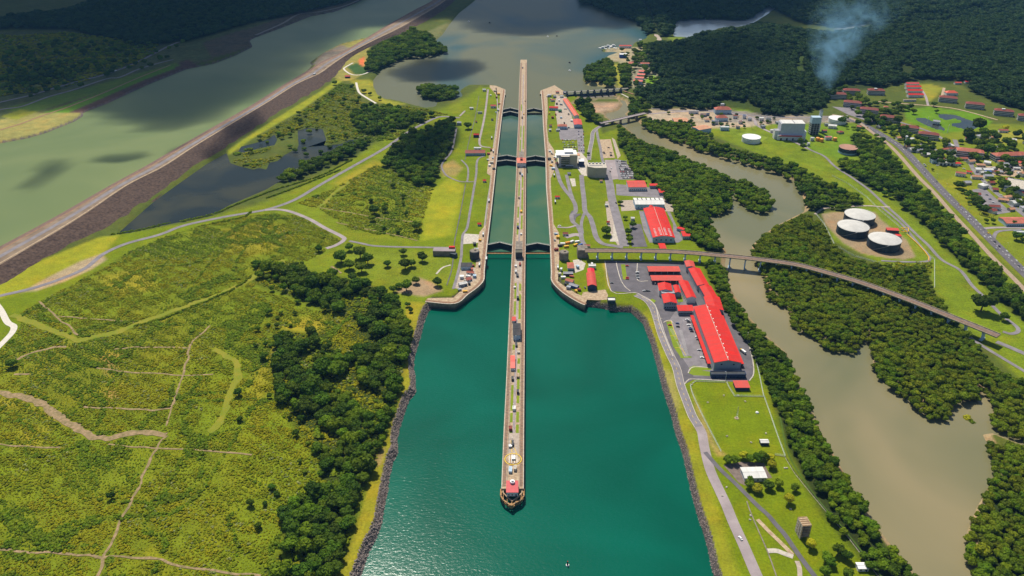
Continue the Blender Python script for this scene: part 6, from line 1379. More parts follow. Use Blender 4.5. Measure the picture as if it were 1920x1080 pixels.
# --- right foreground
bld('white_roofed_shed', 'open shed with a wide pale roof in the brown yard between yellow trees', (1396, 897), (1439, 896), (1431, 875), 4.5, 'gable', .8, M['wall_white'], M['white_roof'], [(1, 4, 's')])
hut('white_hut', 'white roofed hut with a dark blue side in the fenced lawn', 1432, 832, 8, 5.5, 3.2, 'gable', .7, M['navy'], M['white_roof'])
hut('white_pavilion', 'small white pavilion near the bottom right lawn edge', 1615, 1066, 8.5, 6.5, 3.2, 'gable', .6, M['wall_white'], M['white'])
tw = thing('training_tower', 'weathered open concrete tower of five floors in the lower right lawn', 'tower', (*PT(1503, 1002), 0), R(6)); 
for k in range(5):
    mb = MB(); mb.box((0, 0, 2.9*(k+1)-.35), (7.6, 10, .35)); mb.build('floor_slab', M['concrete'], tw)
for sx in (-1, 1):
    for sy in (-1, 0, 1): mb = MB(); mb.box((sx*3.4, sy*4.6, 0), (.6, .6, 14.5)); mb.build('column', M['concrete'], tw)
for k in range(5):
    for j in range(3): mb = MB(); mb.box((-3.75, -3.3+3.3*j, 2.9*k+.05), (.25, 2.4, 1.9)); mb.build('wall_panel', M['concrete_white'], tw)
    mb = MB(); mb.beam((-2.6, -3.4, 2.9*k), (2.6, -2.6, 2.9*k+2.6), 1.2, None, .2); mb.build('stair', M['concrete_dark'], tw)
for k in range(5): mb = MB(); mb.beam((-3.5, -4.4+2.2*k, 14.6), (3.5, -4.4+2.2*k, 14.6), .35, None, .4); mb.build('roof_beam', M['timber'], tw)
# --- tanks
def tank(label, px, py, r, h_, wm_, rm_, dome=0, z=0, group=None, band=None):
    t = thing('storage_tank', label, 'tank', (*PT(px, py, h_), 0), 0, group); mb = MB(); mb.cyl((0, 0, 0), r, h_, 40, cap=False); mb.build('wall', wm_, t)
    mb = MB(); mb.cyl((0, 0, h_), r+.25, .3, 40, r+.1, dome=dome) if dome else mb.cyl((0, 0, h_), r+.2, .35, 40); mb.build('roof', rm_, t, smooth=False)
    mb = MB()
    for i in range(40):
        a, b = 2*math.pi*i/40, 2*math.pi*(i+1)/40; mb.beam((r*1.02*math.cos(a), r*1.02*math.sin(a), h_+1.1), (r*1.02*math.cos(b), r*1.02*math.sin(b), h_+1.1), .12)
    mb.build('railing', M['steel_grey'], t)
    mb = MB()
    for i in range(14): a, b = 3.6+i*.07, 3.6+(i+1)*.07; mb.beam(((r+.6)*math.cos(a), (r+.6)*math.sin(a), h_*i/14), ((r+.6)*math.cos(b), (r+.6)*math.sin(b), h_*(i+1)/14), .9, None, .2)
    mb.build('stair', M['steel_grey'], t)
    if band: mb = MB(); mb.cyl((0, 0, .05), r+.1, 3.0, 40, cap=False); mb.build('lower_band', band, t)
    return t
tank('dark oil tank with a pale dome roof, the farthest of the three', 1612.5, 402, 21.5, 11, M['tank_dark'], M['tank_dome'], 3)
tank('dark oil tank with a pale dome roof, the left one of the three', 1600, 423.5, 21.5, 11.5, M['tank_dark'], M['tank_dome'], 3)
tank('dark oil tank with a pale dome roof, the nearest of the three', 1659, 447.5, 21.5, 12, M['tank_dark'], M['tank_dome'], 3)
tank('white round tank on the lawn between the plant and the river', 1409, 256.5, 17, 9, M['tank_white'], M['white'])
tank('white round tank behind the chimney', 1570.6, 221.5, 17.5, 8.5, M['tank_white'], M['white'])
tank('rusty topped dark tank with a pale blue foot', 1590.6, 276, 16, 10, M['tank_dark'], M['tank_rust'], band=M['wall_blue'])
for i, (px, py) in enumerate(((1532.5, 261), (1540, 263), (1565, 261))):
    t = thing('orange_tank', ('left', 'middle', 'right')[i]+' one of the three small orange tanks in front of the power hall', 'tank', (*PT(px, py+3), 0)); mb = MB(); mb.cyl((0, 0, 0), 3.6, 6, 16, dome=1.0); mb.build('shell', M['orange'], t)
hut('tank_office', 'pink roofed office beside the nearest domed tank', 1672, 436, 17, 8, 5, 'shed', .6, M['wall_dark'], RF, -8)
hut('tank_office', 'small bright red shed touching the nearest domed tank', 1683, 446, 8, 6, 4, 'shed', .5, M['wall_blue'], RR, -8)
mb = MB()
for a, b in (((1688, 431), (1702, 431)), ((1688, 438), (1700, 438)), ((1688, 431), (1700, 438)), ((1702, 431), (1702, 438))):
    mb.beam((*PT(*a), 3), (*PT(*b), 3), .9)
o = mb.build('pipe_rack', M['yellow']); tag(o, 'yellow pipe rack beside the tank farm office', 'pipe rack')
mb = MB(); L_ = [(1700, 440), (1720, 458), (1733, 472), (1741, 483), (1741, 490)]
for a, b in zip(L_[:-1], L_[1:]): mb.beam((*PT(*a), .8), (*PT(*b), .8), .9)
o = mb.build('pipeline', M['yellow']); tag(o, 'yellow pipeline along the right edge of the tank farm', 'pipe')
# --- power plant
pw_ = thing('power_hall', 'tall white power hall with a red band and grey ridged roof', 'building', (*PT(1483, 262), 0), R(-3))
mb = MB(); mb.box((0, 12, 0), (44, 22, 30)); mb.build('wall', mat('lavender_wall', (.50, .50, .56), .7, .08, .2), pw_)
mb = MB(); mb.box((-9.5, 12, 30.02), (22, 23, 1.2)); mb.box((12.5, 12, 30.02), (18, 23, 1.2)); mb.build('roof', M['white_roof'], pw_)
mb = MB(); mb.box((1.5, 12, 30.02), (2.6, 23, .6)); mb.build('roof_gutter', M['grey_roof'], pw_)
mb = MB(); mb.box((-1, -1.5, 0), (52, 5, 9.5)); mb.build('lower_wall', M['wall_white'], pw_); mb = MB(); mb.box((-3, -4.15, 7.2), (42, .3, 2.4)); mb.build('red_band', M['red_roof'], pw_)
mb = MB(); mb.box((-27, 8, 0), (9, 12, 16)); mb.build('side_wing', M['wall_white'], pw_); mb = MB(); mb.box((-27, 8, 16.02), (9.4, 12.4, .5)); mb.build('roof', M['grey_roof'], pw_); mb = MB(); mb.box((24, 6, 0), (5, 10, 16)); mb.build('side_wing', M['wall_white'], pw_)
for k in range(4): link('door', pane(3, 4, M['wall_dark']), pw_, (-20+k*11, -4.12, .05))
bo = thing('boiler_house', 'dark framed boiler house with a pale blue top beside the chimney', 'building', (*PT(1526, 253), 0)); mb = MB(); mb.box((0, 6, 22), (17, 12, 12)); mb.build('top_casing', M['wall_blue'], bo); mb = MB(); mb.box((0, 6, 0), (15, 10, 21.9)); mb.build('lower_casing', M['steel_dark'], bo)
mb = MB()
for i in range(4):
    for s_ in (-1, 1): mb.box((-8+i*5.3, 6+s_*6, 0), (.6, .6, 22))
for k in range(5): mb.box((0, 6, 4*k+3), (17, 12.6, .3))
mb.build('steel_frame', M['steel_grey'], bo)
ck = thing('chimney_stack', 'tall pale cylindrical chimney beside the boiler house', 'chimney', (*PT(1533, 246), 0)); mb = MB(); mb.cyl((0, 0, 0), 3.6, 42, 24, 3.0, cap=False); mb.build('shaft', M['tank_white'], ck)
for k in range(4): mb = MB(); mb.cyl((0, 0, 9+10*k), 4.1-.12*k, .6, 24); mb.build('platform_ring', M['steel_grey'], ck)
mb = MB(); mb.cyl((0, 0, 41.5), 3.2, .8, 24); mb.build('rim', M['steel_dark'], ck)
t = hut('tiled_power_house', 'large house with a maroon hipped roof at the edge of the forest', 1354, 212, 34, 16, 9, 'hip', 5, M['wall_blue'], M['red_tile'], 0, ((2, 8, 's'),)); mb = MB(); mb.box((0, 6, 11), (7, 6, 7)); mb.build('roof_tower', M['steel_grey'], t)
hut('tiled_power_house', 'smaller red hipped house in front of the large maroon one', 1352, 226, 24, 13, 7, 'hip', 4.5, M['wall_blue'], M['red_tile'], 4, ((1, 6, 's'),))
bld('orange_shed', 'shed with a rusty orange roof and grey blue walls above the river', (1311, 244), (1335, 240), (1326, 233), 9, 'gable', 1, M['wall_blue'], M['orange_roof'], [(1, 5, 's')])
hut('white_office', 'pale blue office block with square windows in the power plant', 1358, 244, 16, 8, 6, 'flat', 0, M['wall_blue'], M['white_roof'], -3, ((1, 4, 's'),))
bld('orange_shed', 'long low shed with an orange roof at the left of the plant', (1264, 228), (1292, 228), (1290, 221), 5, 'gable', 1, M['wall_grey'], M['orange_roof'], [(1, 6, 's')])
PLN = [(1318, 218, 12, 6, 'orange_roof', 'long orange roof between the plant sheds'), (1325, 228, 10, 6, 'orange_roof', 'second orange roof between the plant sheds'), (1340, 233, 13, 4, 'blue', 'blue canopy in the power plant'), (1322, 217, 18, 4, 'navy', 'navy shed near the plant road'), (1388, 232, 8, 5, 'red_tile', 'brown hut by the switchyard'), (1427, 226, 9, 8, 'white_roof', 'white tank shed beside the pale road'), (1430, 240, 8, 6, 'grey_roof', 'grey machine hall left of the power hall'), (1405, 226, 8, 5, 'grey_roof', 'grey cabin in the switchyard'), (1395, 222, 7, 5, 'blue', 'blue cabin in the switchyard'), (1545, 248, 10, 5, 'red_tile', 'small brown building right of the power hall'), (1552, 262, 12, 7, 'red_faded', 'pinkish building between the orange tanks'), (1522, 264, 7, 5, 'white_roof', 'white cabin right of the power hall'), (1549, 236, 7, 4, 'white_roof', 'small white canopy beside the white tank'), (1515, 273, 5, 5, 'white_roof', 'white kiosk by the plant gate'), (1440, 228, 10, 7, 'steel_dark', 'dark transformer yard building'), (1458, 232, 9, 8, 'grey_roof', 'grey building behind the power hall'), (1300, 213, 20, 4, 'white_roof', 'low white store along the plant road'), (1378, 222, 9, 5, 'red_dark', 'maroon cabin by the plant road'), (1383, 241, 7, 4, 'orange_roof', 'orange cabin by the round lawn'), (1448, 248, 10, 6, 'white_roof', 'white cabin left of the power hall')]
for i, (px, py, w_, d_, rm_, lb) in enumerate(PLN): hut('plant_building', lb, px, py, w_, d_, 4+i % 3, 'gable' if i % 2 else 'flat', 1, M['wall_white' if i % 3 else 'wall_grey'], M[rm_], (i*13) % 20-10)
for i in range(10):
    px, py = 1375+(i*17 % 75), 219+(i*11 % 28); x, y = PT(px, py); mb = MB()
    for s_ in (-1, 1): mb.beam((s_*2, 0, 0), (s_*1.6, 0, 9), .25)
    mb.beam((-3, 0, 9), (3, 0, 9), .3); mb.beam((-2.6, 0, 6.5), (2.6, 0, 6.5), .2); o = mb.build('switchyard_frame', M['steel_grey'], None, (x, y, 0), R(i*40)); tag(o, 'thin steel frame in the switchyard of the power plant', 'frame', 'steel frames of the switchyard')
# --- housing blocks
HB = [(1569, 184, 'maroon roofed block nearest the smoke'), (1595, 177, 'maroon roofed block behind the row, near the forest'), (1641, 177, 'maroon block with a white roof hatch, near the forest'), (1597, 200, 'second maroon block along the parking strip'), (1628, 213, 'third maroon block along the parking strip'), (1666, 228, 'maroon block half behind trees below the parking strip'), (1702, 247, 'maroon block beside the park pond'), (1739, 260, 'lower maroon block with an orange roof patch'),
      (1776, 191, 'maroon block right of the orange roofed hall'), (1826, 203, 'three storey maroon block beyond the park lake'), (1880, 216, 'maroon block with a white roof box beyond the park'), (1925, 226, 'maroon block cut by the right edge')]
for i, (px, py, lb) in enumerate(HB):
    an = -22 if i not in (0, 1, 2) else -8
    t = hut('apartment_block', lb, px, py, 36, 14, 10, 'hip', 3.6, M['wall_white'], M['red_dark'], an, (), 'maroon roofed apartment blocks')
    for k in range(3): mb = MB(); mb.box((0, 0, 1.3+3.1*k), (35.6, 13.7, 1.5)); mb.build('window_band', M['glass'], t)
    if i in (2, 10): mb = MB(); mb.box((-2, -1, 11.5), (6, 4, 2.4)); mb.build('roof_box', M['white'], t)
for (px, py, w_, an, lb) in ((1816, 293, 44, -22, 'long tiled block beside the town road'), (1890, 300, 62, 6, 'longest tiled block at the right edge')):
    t = hut('tiled_block', lb, px, py, w_, 18, 11, 'hip', 4, M['wall_white'], M['red_tile'], an, ())
    for k in range(3): mb = MB(); mb.box((0, 0, 1.3+3.3*k), (w_-.4, 17.6, 1.6)); mb.build('window_band', M['glass'], t)
for i, (px, py, w_, lb) in enumerate(((1709, 161, 30, 'farthest of the four stacked red roofs'), (1711, 167, 34, 'second of the four stacked red roofs'), (1713, 174, 34, 'third of the four stacked red roofs'), (1715, 182, 34, 'nearest of the four stacked red roofs'))):
    hut('red_school', lb, px, py, w_, 11, 6, 'gable', 2.2, M['wall_white'], mat('rose_roof', (.50, .06, .06), .6, .1) if i == 0 else RR, 0, ((1, 8, 's'),))
hut('orange_hall', 'hall with a bright orange red hipped roof behind the apartment blocks', 1782, 178, 26, 14, 6, 'hip', 4, M['wall_white'], mat('orange_red_tile', (.62, .10, .05), .6, .1))
hut('pink_house', 'small pink roofed house at the forest edge on the right', 1795, 158, 16, 8, 4, 'gable', 1.5, M['wall_white'], RF); hut('pink_house', 'red roofed house farthest up at the right forest edge', 1815, 156, 18, 8, 4, 'gable', 1.5, M['wall_white'], RR)
hut('yellow_shelter', 'long yellow roofed shelter in front of the stacked red roofs', 1705, 190, 26, 4, 3, 'flat', 0, M['wall_white'], M['yellow']); hut('forest_house', 'small orange house in a forest clearing', 1701, 143, 14, 8, 4, 'gable', 1.5, M['wall_white'], M['orange_roof'], -15)
hut('white_shed', 'white shed beside the four arched bays near the highway', 1752, 305, 14, 10, 5, 'flat', 0, M['wall_blue'], M['white_roof'])
t = hut('arched_garage', 'long white garage with four dark arches near the highway', 1773, 309, 26, 7, 4.5, 'flat', 0, M['wall_white'], M['white_roof'], -4, ())
for k in range(4): link('garage_door', pane(3.4, 3.4, M['wall_dark']), t, (-9.5+6.2*k, -3.55, .05))
hut('red_garage', 'red roofed end of the arched white garage', 1794, 310, 11, 9, 4.5, 'hip', 1.6, M['wall_white'], RR, -4); hut('red_kiosk', 'small red kiosk on the lawn corner near the town road', 1816, 325, 9, 6, 3.4, 'gable', 1.2, M['wall_white'], RR, -25)
t = hut('white_warehouse', 'large warehouse with a cream roof and blue stripe at the right edge', 1918, 358, 52, 42, 9, 'flat', 0, M['white'], M['concrete_white'], -36, ()); mb = MB(); mb.box((0, 0, 6), (52.3, 42.3, 1.6)); mb.build('blue_stripe', M['blue'], t)
bld('tiled_house', 'long red tiled house with a blue front near the right edge', (1887, 419), (1935, 419), (1935, 407), 5, 'gable', 2, M['wall_blue'], M['red_tile'], [(1, 10, 's')])
hut('pink_warehouse', 'pink roofed warehouse at the right edge above the yard', 1922, 312, 24, 12, 6, 'gable', 1.5, M['wall_white'], RF, -35)
for i, (px, py, rm_, lb) in enumerate(((1851, 324, 'blue', 'blue roofed stall in the cluttered town yard'), (1864, 318, 'white_roof', 'white stall in the cluttered town yard'), (1878, 316, 'white_roof', 'long white roofed stall in the town yard'), (1893, 322, 'grey_roof', 'grey roofed stall in the town yard'), (1905, 318, 'white_roof', 'white truck shed in the town yard'), (1868, 325, 'red_faded', 'pink stall in the town yard'), (1842, 326, 'white_roof', 'small white booth by the town road'), (1912, 327, 'white', 'bright white container in the town yard'))):
    hut('yard_stall', lb, px, py, 11, 6, 3.5, 'gable', 1, M['wall_white'], M[rm_], (i*31) % 40-20)
hut('pump_house', 'teal and white pump house at the right edge below the slip lane', 1912, 440, 18, 5, 4, 'flat', 0, M['wall_blue'], M['white_roof'])
# --- lake camp
for px, py, w_, d_, h_, rm_, wm_, an, lb in ((1172, 90, 34, 9, 6, 'red_faded', 'wall_white', 0, 'long pale pink roofed boathouse at the lake'), (1168, 108, 20, 12, 9, 'white', 'blue', 0, 'royal blue shed with a white roof at the lake camp'), (1211, 124, 30, 12, 7, 'red_tile', 'wall_blue', 0, 'red tiled building with a white front in the lake camp'), (1228, 124, 22, 8, 4, 'red_tile', 'wall_white', -5, 'low pinkish wing right of the red tiled building'),
        (1183, 122, 12, 22, 6, 'red_tile', 'wall_white', -12, 'narrow house with a salmon roof at the left of the camp'), (1177, 131, 12, 14, 6, 'white_roof', 'wall_white', -12, 'white roofed house below the salmon one'), (1256, 153, 16, 9, 5, 'red_faded', 'wall_dark', 0, 'pink roofed house alone in the forest edge'), (1200, 80, 8, 5, 8, 'white', 'wall_white', 0, 'white tower like hut among the camp trees')):
    hut('camp_building', lb, px, py, w_, d_, h_, 'gable', 2, M[wm_], M[rm_], an, ((1, 5, 's'),))
for k, (px, py) in enumerate(((1196, 157), (1199, 151), (1202, 145), (1204, 139))):
    hut('stepped_hall', ('nearest', 'second', 'third', 'farthest')[k]+' bay of the stepped red roofed hall in the lake camp', px, py, 22-1.5*k, 12, 7, 'gable', 2.4, M['wall_blue'], mat('stepped_red_roof', (.60, .10, .06), .6, .2), -18, ((1, 5, 's'),))
t = thing('round_tank', 'low round green grey tank beside the stepped red hall', 'tank', (*PT(1214, 139), 0)); mb = MB(); mb.cyl((0, 0, 0), 7, 4, 20); mb.build('shell', M['wall_grey'], t)

# small houses of the town
HS = [(1610, 240), (1722, 285), (1745, 282), (1735, 292), (1762, 290), (1800, 330), (1812, 345), (1830, 335), (1842, 352), (1858, 345), (1880, 340), (1895, 350), (1838, 312), (1850, 308), (1785, 283), (1815, 262), (1838, 258), (1862, 262), (1900, 265), (1925, 270), (1660, 205), (1650, 240), (1685, 262), (1560, 240), (1575, 250), (1880, 248), (1755, 232), (1895, 395), (1912, 380), (1860, 400), (1805, 300), (1868, 280)]
r5 = random.Random(5)
for _ in range(46):
    a_ = r5.random(); b_ = r5.random(); q_ = (1700+220*a_, 262+a_*75+(b_-.5)*42) if _ % 2 else (1830+95*a_, 300+100*b_)
    if all(abs(q_[0]-h_[0]) > 9 or abs(q_[1]-h_[1]) > 5 for h_ in HS): HS.append(q_)
for i, (px, py) in enumerate(HS):
    rm_, nm_ = [('red_tile', 'tiled'), ('white_roof', 'white roofed'), ('grey_roof', 'grey roofed'), ('red_dark', 'maroon roofed'), ('orange_roof', 'rusty roofed')][i*7 % 5]
    hut('town_house', 'small '+nm_+' house in the town on the right, '+('above' if py < 300 else 'below')+' the town road', px, py, 9+i*5 % 9, 7+i*3 % 5, 3.5+i % 3, 'gable' if i % 4 else 'hip', 1.8, M['wall_white' if i % 3 else 'wall_beige'], M[rm_], (i*37) % 60-30, ((1, 3, 's'),), 'small houses of the town')
# ------------------------------------------------------------------ vehicles
def car_mesh(colr, kind='car'):
    mb = MB(); p = mat('car_paint_'+colr[0], colr[1], .35, .05, .5, metal=.1, spec=.5)
    if kind == 'car':
        mb.box((0, 0, .32), (1.8, 4.4, .55), 0, p); mb.box((0, -.15, .87), (1.62, 2.5, .5), 0, M['glass'], .84); mb.box((0, -.15, 1.37), (1.36, 2.05, .07), 0, p)
        for sx in (-1, 1):
            for sy in (-1, 1): mb.box((sx*.86, sy*1.35, 0), (.24, .64, .64), 0, M['tyre'])
        mb.box((-.6, 2.21, .5), (.35, .04, .16), 0, M['line_white']); mb.box((.6, 2.21, .5), (.35, .04, .16), 0, M['line_white'])
    elif kind == 'truck':
        mb.box((0, 3.6, .5), (2.3, 1.9, 2.1), 0, p, .92); mb.box((0, 4.45, 1.5), (2.0, .2, .8), 0, M['glass']); mb.box((0, -.6, .9), (2.4, 6.2, 2.2), 0, M['white']); mb.box((0, .6, .5), (1.0, 8, .35), 0, M['steel_dark'])
        for sx in (-1, 1):
            for y in (3.5, -1.4, -2.8): mb.box((sx*1.0, y, 0), (.35, 1.0, 1.0), 0, M['tyre'])
    me = bpy.data.meshes.new('parked_car'); me.from_pydata(mb.v, [], mb.f)
    for q in mb.mats: me.materials.append(q)
    me.polygons.foreach_set('material_index', mb.m); me.update(); return me
COL = [('white', (.72, .72, .72)), ('silver', (.42, .43, .45)), ('black', (.02, .02, .025)), ('grey', (.14, .15, .16)), ('dark_blue', (.02, .05, .16)), ('red', (.40, .02, .02)), ('yellow', (.65, .40, .02))]
CM = [car_mesh(c) for c in COL]; TKM = [car_mesh(c, 'truck') for c in COL]
def car(px, py, a, ci, where, group, truck=False, z=.2, nm='parked_car'):
    x, y = PT(px, py, z); o = link('truck' if truck else nm, (TKM if truck else CM)[ci], None, (x, y, z+.05), R(a))
    tag(o, COL[ci][0].replace('_', ' ')+(' lorry ' if truck else ' car ')+where, 'truck' if truck else 'car', group); return o
def lot(px0, py0, px1, py1, rows_, cols, a, fill, where, group, seed):
    r = random.Random(seed)
    for i in range(rows_):
        for j in range(cols):
            if r.random() > fill: continue
            u = j/max(cols-1, 1); v = i/max(rows_-1, 1); car(px0+(px1-px0)*u+v*(px1-px0)*.1, py0+(py1-py0)*v, a+r.uniform(-4, 4), r.choice([0, 0, 1, 1, 2, 3, 3, 4, 5, 0]), where, group)
lot(1157, 303, 1174, 316, 4, 7, 4, .85, 'in the far half of the crowded car park by the riverside trees', 'cars in the crowded car park', 3)
lot(1163, 319, 1187, 334, 5, 10, 4, .9, 'in the near half of the crowded car park by the riverside trees', 'cars in the crowded car park', 4)
lot(1055, 263, 1078, 281, 5, 9, 0, .75, 'in the car park behind the visitor building', 'cars behind the visitor building', 5)
lot(1085, 247, 1094, 283, 8, 3, 0, .8, 'beside the shorter faded red store', 'cars beside the faded red store', 6)
for q in ((1132, 286, 2), (1133, 288.6, 3), (1141, 277.5, 2), (1145, 287, 3), (1145.5, 291, 2), (1146, 292.5, 2)): car(q[0], q[1], 80, q[2], 'on the almost empty pale concrete car park', 'cars on the pale concrete car park')
for q in ((1175.5, 499, 5), (1176, 521, 5), (1176, 523.5, 5), (1195, 511, 0), (1195, 514, 2), (1195, 516.5, 1), (1195, 519.5, 3), (1196, 522, 1), (1147, 531, 3)): car(q[0], q[1], 88, q[2], 'in the upper lot of the red roofed complex', 'cars in the upper lot of the complex')
for q in ((1208, 546, 1), (1212, 546, 2), (1216, 546, 3), (1256, 610, 5), (1270, 607, 4), (1271, 613, 2), (1288, 600, 0), (1291, 604, 2), (1291, 610, 0), (1294, 614.5, 1), (1295, 618, 4), (1297, 622, 2), (1307, 632, 0), (1308.5, 637, 3), (1311, 657, 1), (1316, 671, 0)): car(q[0], q[1], 80, q[2], 'in the lower lot beside the longest red hall', 'cars in the lower lot of the complex')
for q in ((1155, 381, 2), (1097, 540, 3), (1114, 471, 0), (1146, 316, 0), (1144, 322, 2)): car(q[0], q[1], 10, q[2], 'standing on the yard road side', 'cars along the yard road')
car(1168, 387, 85, 2, 'parked at the workshop gate under a dark tree', None); car(1049, 424, 85, 0, 'on the short pale lane near the right lock wall', None)
car(1393, 661, 25, 6, 'beside the right canopy of the longest red hall', None, True); car(1110, 498, 0, 1, 'behind the bright red shed', None, True)
car(1388, 1010, 20, 0, 'on the bleached shore road', None)
cumh, ath = along(smooth_line(P('1590,222 1625,237 1660,257 1690,277 1720,308 1752,343 1782,374 1812,403 1840,432 1870,462 1905,497 1960,550'), 6))
rr_ = random.Random(9)
for k in range(30):
    s_ = cumh[-1]*(.06+.9*((k*.618) % 1)) if k < 14 else cumh[-1]*(.62+.02*(k-14)); p = ath(s_); q = ath(s_+2); a = math.degrees(math.atan2(q[1]-p[1], q[0]-p[0]))-90; d = (q-p)/2; lane = rr_.choice([-5.2, -1.8, 1.8, 5.2]) if k < 14 else rr_.choice([1.8, 5.2])
    ci = rr_.choice([0, 0, 1, 2, 3, 0, 6]); o = link('car', CM[ci], None, (p[0]-d[1]*lane, p[1]+d[0]*lane, .32), R(a)); tag(o, COL[ci][0].replace('_', ' ')+' car driving on the dark highway', 'car', 'cars on the highway')
for q in ((1807, 317, 0), (1846, 343, 0), (1850, 348, 1), (1853, 350, 0), (1868, 358, 6), (1876, 366, 0), (1886, 371, 6), (1893, 376, 1), (1900, 383, 2), (1757, 311, 0), (1733, 309, 0), (1735, 312, 1)): car(q[0], q[1], 40, q[2], 'at the town road on the right', 'cars along the town road')
for q in ((1856, 374, 4), (1862, 380, 0), (1868, 386, 2), (1850, 366, 3), (1875, 392, 1)): car(q[0], q[1], 60, q[2], 'in the grey car park between the palms', 'cars in the town car park')
for k in range(18): car(1588+k*4.3, 201+k*1.75, 35, [0, 1, 2, 0, 3, 5][k % 6], 'on the parking strip of the maroon roofed blocks', 'cars before the maroon blocks')
for k in range(7): car(1768+k*3.2, 299.5+k*.4, 10, [0, 1, 0, 2, 0, 0, 1][k], 'behind the arched white garage', 'cars behind the arched garage')
for k, (px, py) in enumerate(((218, 134), (592, 140))):
    car(px-2, py, -32, 0, 'lorry on the dam or the far bank road'.replace('lorry ', ''), 'vehicles on the dam and far bank roads', True, 7.2 if py > 139 or px > 500 else .2)
for k, (px, py, c) in enumerate(((912, 487, 0), (899, 498, 1), (906, 441, 2), (1046, 503, 0), (1041, 380, 0), (1039, 330, 1), (1034, 288, 0), (925, 285, 3), (922, 260, 0), (917, 378, 1))):
    x, y = PT(px, py, ZW); t = thing('towing_locomotive', ('silver', 'white', 'grey')[k % 3]+' towing locomotive on the '+('left' if px < 960 else 'right')+' lock wall track', 'locomotive', (x, y, ZW+.15), 0, 'towing locomotives on the lock walls'); 
    mb = MB(); mb.box((0, 0, .6), (2.2, 9.5, 1.1)); mb.build('chassis', M['steel_dark'], t); mb = MB(); mb.box((0, 3.2, 1.7), (2.2, 2.4, 1.5), 0, None, .9); mb.box((0, -3.2, 1.7), (2.2, 2.4, 1.5), 0, None, .9); mb.build('cab', M['steel_grey'], t); mb = MB(); mb.box((0, 0, 1.7), (1.8, 3.8, 1.0)); mb.build('winch', M['white'], t)
    mb = MB()
    for sy in (-3.6, 3.6):
        for sx in (-.9, .9): mb.box((sx, sy, 0), (.2, .8, .7))
    mb.build('wheel', M['rail'], t)
# boats and buoys
bt = thing('tug_boat', 'small tug with a white cabin and tyre fenders moored at the lower left quay', 'boat', (*PT(899, 540, Z_CANAL), Z_CANAL), R(-38)); mb = MB(); mb.prism([(-2.6, -6), (2.6, -6), (2.7, 4), (1.2, 7), (-1.2, 7), (-2.7, 4)], -.8, 1.4); mb.build('hull', M['timber'], bt)
mb = MB(); mb.prism([(-2.3, -5.6), (2.3, -5.6), (2.4, 3.8), (1, 6.4), (-1, 6.4), (-2.4, 3.8)], 1.42, 1.6); mb.build('deck', M['orange_roof'], bt); mb = MB(); mb.box((0, 1, 1.62), (3.2, 4.6, 2.2), 0, None, .92); mb.box((0, 1.4, 3.84), (2.4, 2.6, 1.8), 0, None, .9); mb.build('cabin', M['white'], bt); mb = MB(); mb.cyl((0, -1.6, 1.6), .5, 3, 10); mb.build('funnel', M['red_roof'], bt)
bo_ = thing('channel_buoy', 'small dark buoy with a pale foot floating near the bottom edge', 'buoy', (*PT(1064, 1060, Z_CANAL), Z_CANAL)); mb = MB(); mb.cyl((0, 0, -.3), 1.3, 1.0, 14); mb.build('float', M['white'], bo_); mb = MB(); mb.cyl((0, 0, .72), .8, 3.2, 10, .35); mb.build('tower', M['steel_dark'], bo_); mb = MB(); mb.cyl((0, 0, 3.95), .35, .6, 8); mb.build('lamp', M['red_roof'], bo_)
for px, py, lb in ((879, 41, 'pale boat far out on the lake'), (1027, 69, 'small white buoy boat in the middle of the lake'), (1068, 133, 'white launch on the brownish part of the lake'), (1068, 118, 'dark buoy above the white launch'), (918, 43, 'tiny dark boat on the upper lake'), (1044, 68, 'tiny dark buoy right of the lake centre')):
    dk = 'dark' in lb; t = thing('lake_boat', lb, 'boat' if 'buoy a' not in lb else 'buoy', (*PT(px, py, Z_LAKE), Z_LAKE), R(px % 40)); mb = MB(); mb.prism([(-1.6, -4), (1.6, -4), (1.7, 3), (0, 5.5), (-1.7, 3)], -.4, 1.1); mb.build('hull', M['steel_dark'] if dk else M['white'], t); mb = MB(); mb.box((0, 0, 1.12), (2.2, 3.2, 1.7)); mb.build('cabin', M['steel_dark'] if dk else M['white'], t)
for k, (px, py) in enumerate(((1128, 91), (1133, 90), (1138, 88), (1143, 91), (1148, 87), (1134, 95), (1150, 93), (1154, 94), (1141, 94))):
    t = thing('work_boat', 'white and grey work vessel moored at the lake camp dock', 'boat', (*PT(px, py, Z_LAKE), Z_LAKE), R(80+k*7), 'vessels at the lake camp dock'); mb = MB(); mb.prism([(-3, -9), (3, -9), (3, 6), (0, 10), (-3, 6)], -.6, 1.8); mb.build('hull', M['steel_dark' if k % 2 else 'white'], t); mb = MB(); mb.box((0, -3, 1.82), (4.4, 7, 3.2)); mb.build('cabin', M['white'], t)
# fences
def fence(label, s, h_=2.4, step=4.5, mt=None, wire=3):
    ln = P(s); cum, at_ = along(ln); t = thing('wire_fence', label, 'fence', (*ln[0], 0)); mb = MB(); pm = MB(); k = 0; n_ = int(cum[-1]/step); me = None
    for i in range(n_+1):
        p = at_(i*step)-ln[0]
        mb.box((p[0], p[1], 0), (.16, .16, h_))
    o = mb.build('posts', mt or M['fence'], t); o['kind'] = 'stuff'
    for w_ in range(wire):
        zz = h_*(w_+.5)/wire; mb = MB()
        for a, b in zip(ln[:-1], ln[1:]): a, b = a-ln[0], b-ln[0]; mb.beam((*a, zz), (*b, zz), .10)
        mb.build('wire', mt or M['fence'], t)
    mb = MB()
    for a, b in zip(ln[:-1], ln[1:]): a, b = a-ln[0], b-ln[0]; mb.beam((*a, .15), (*b, .15), .5, None, .3)
    mb.build('kerb', M['concrete_white'], t)
fence('pale fence along the left side of the fenced lawn', '1294,722 1297,735 1303,750 1318,782 1335,815 1352,847')
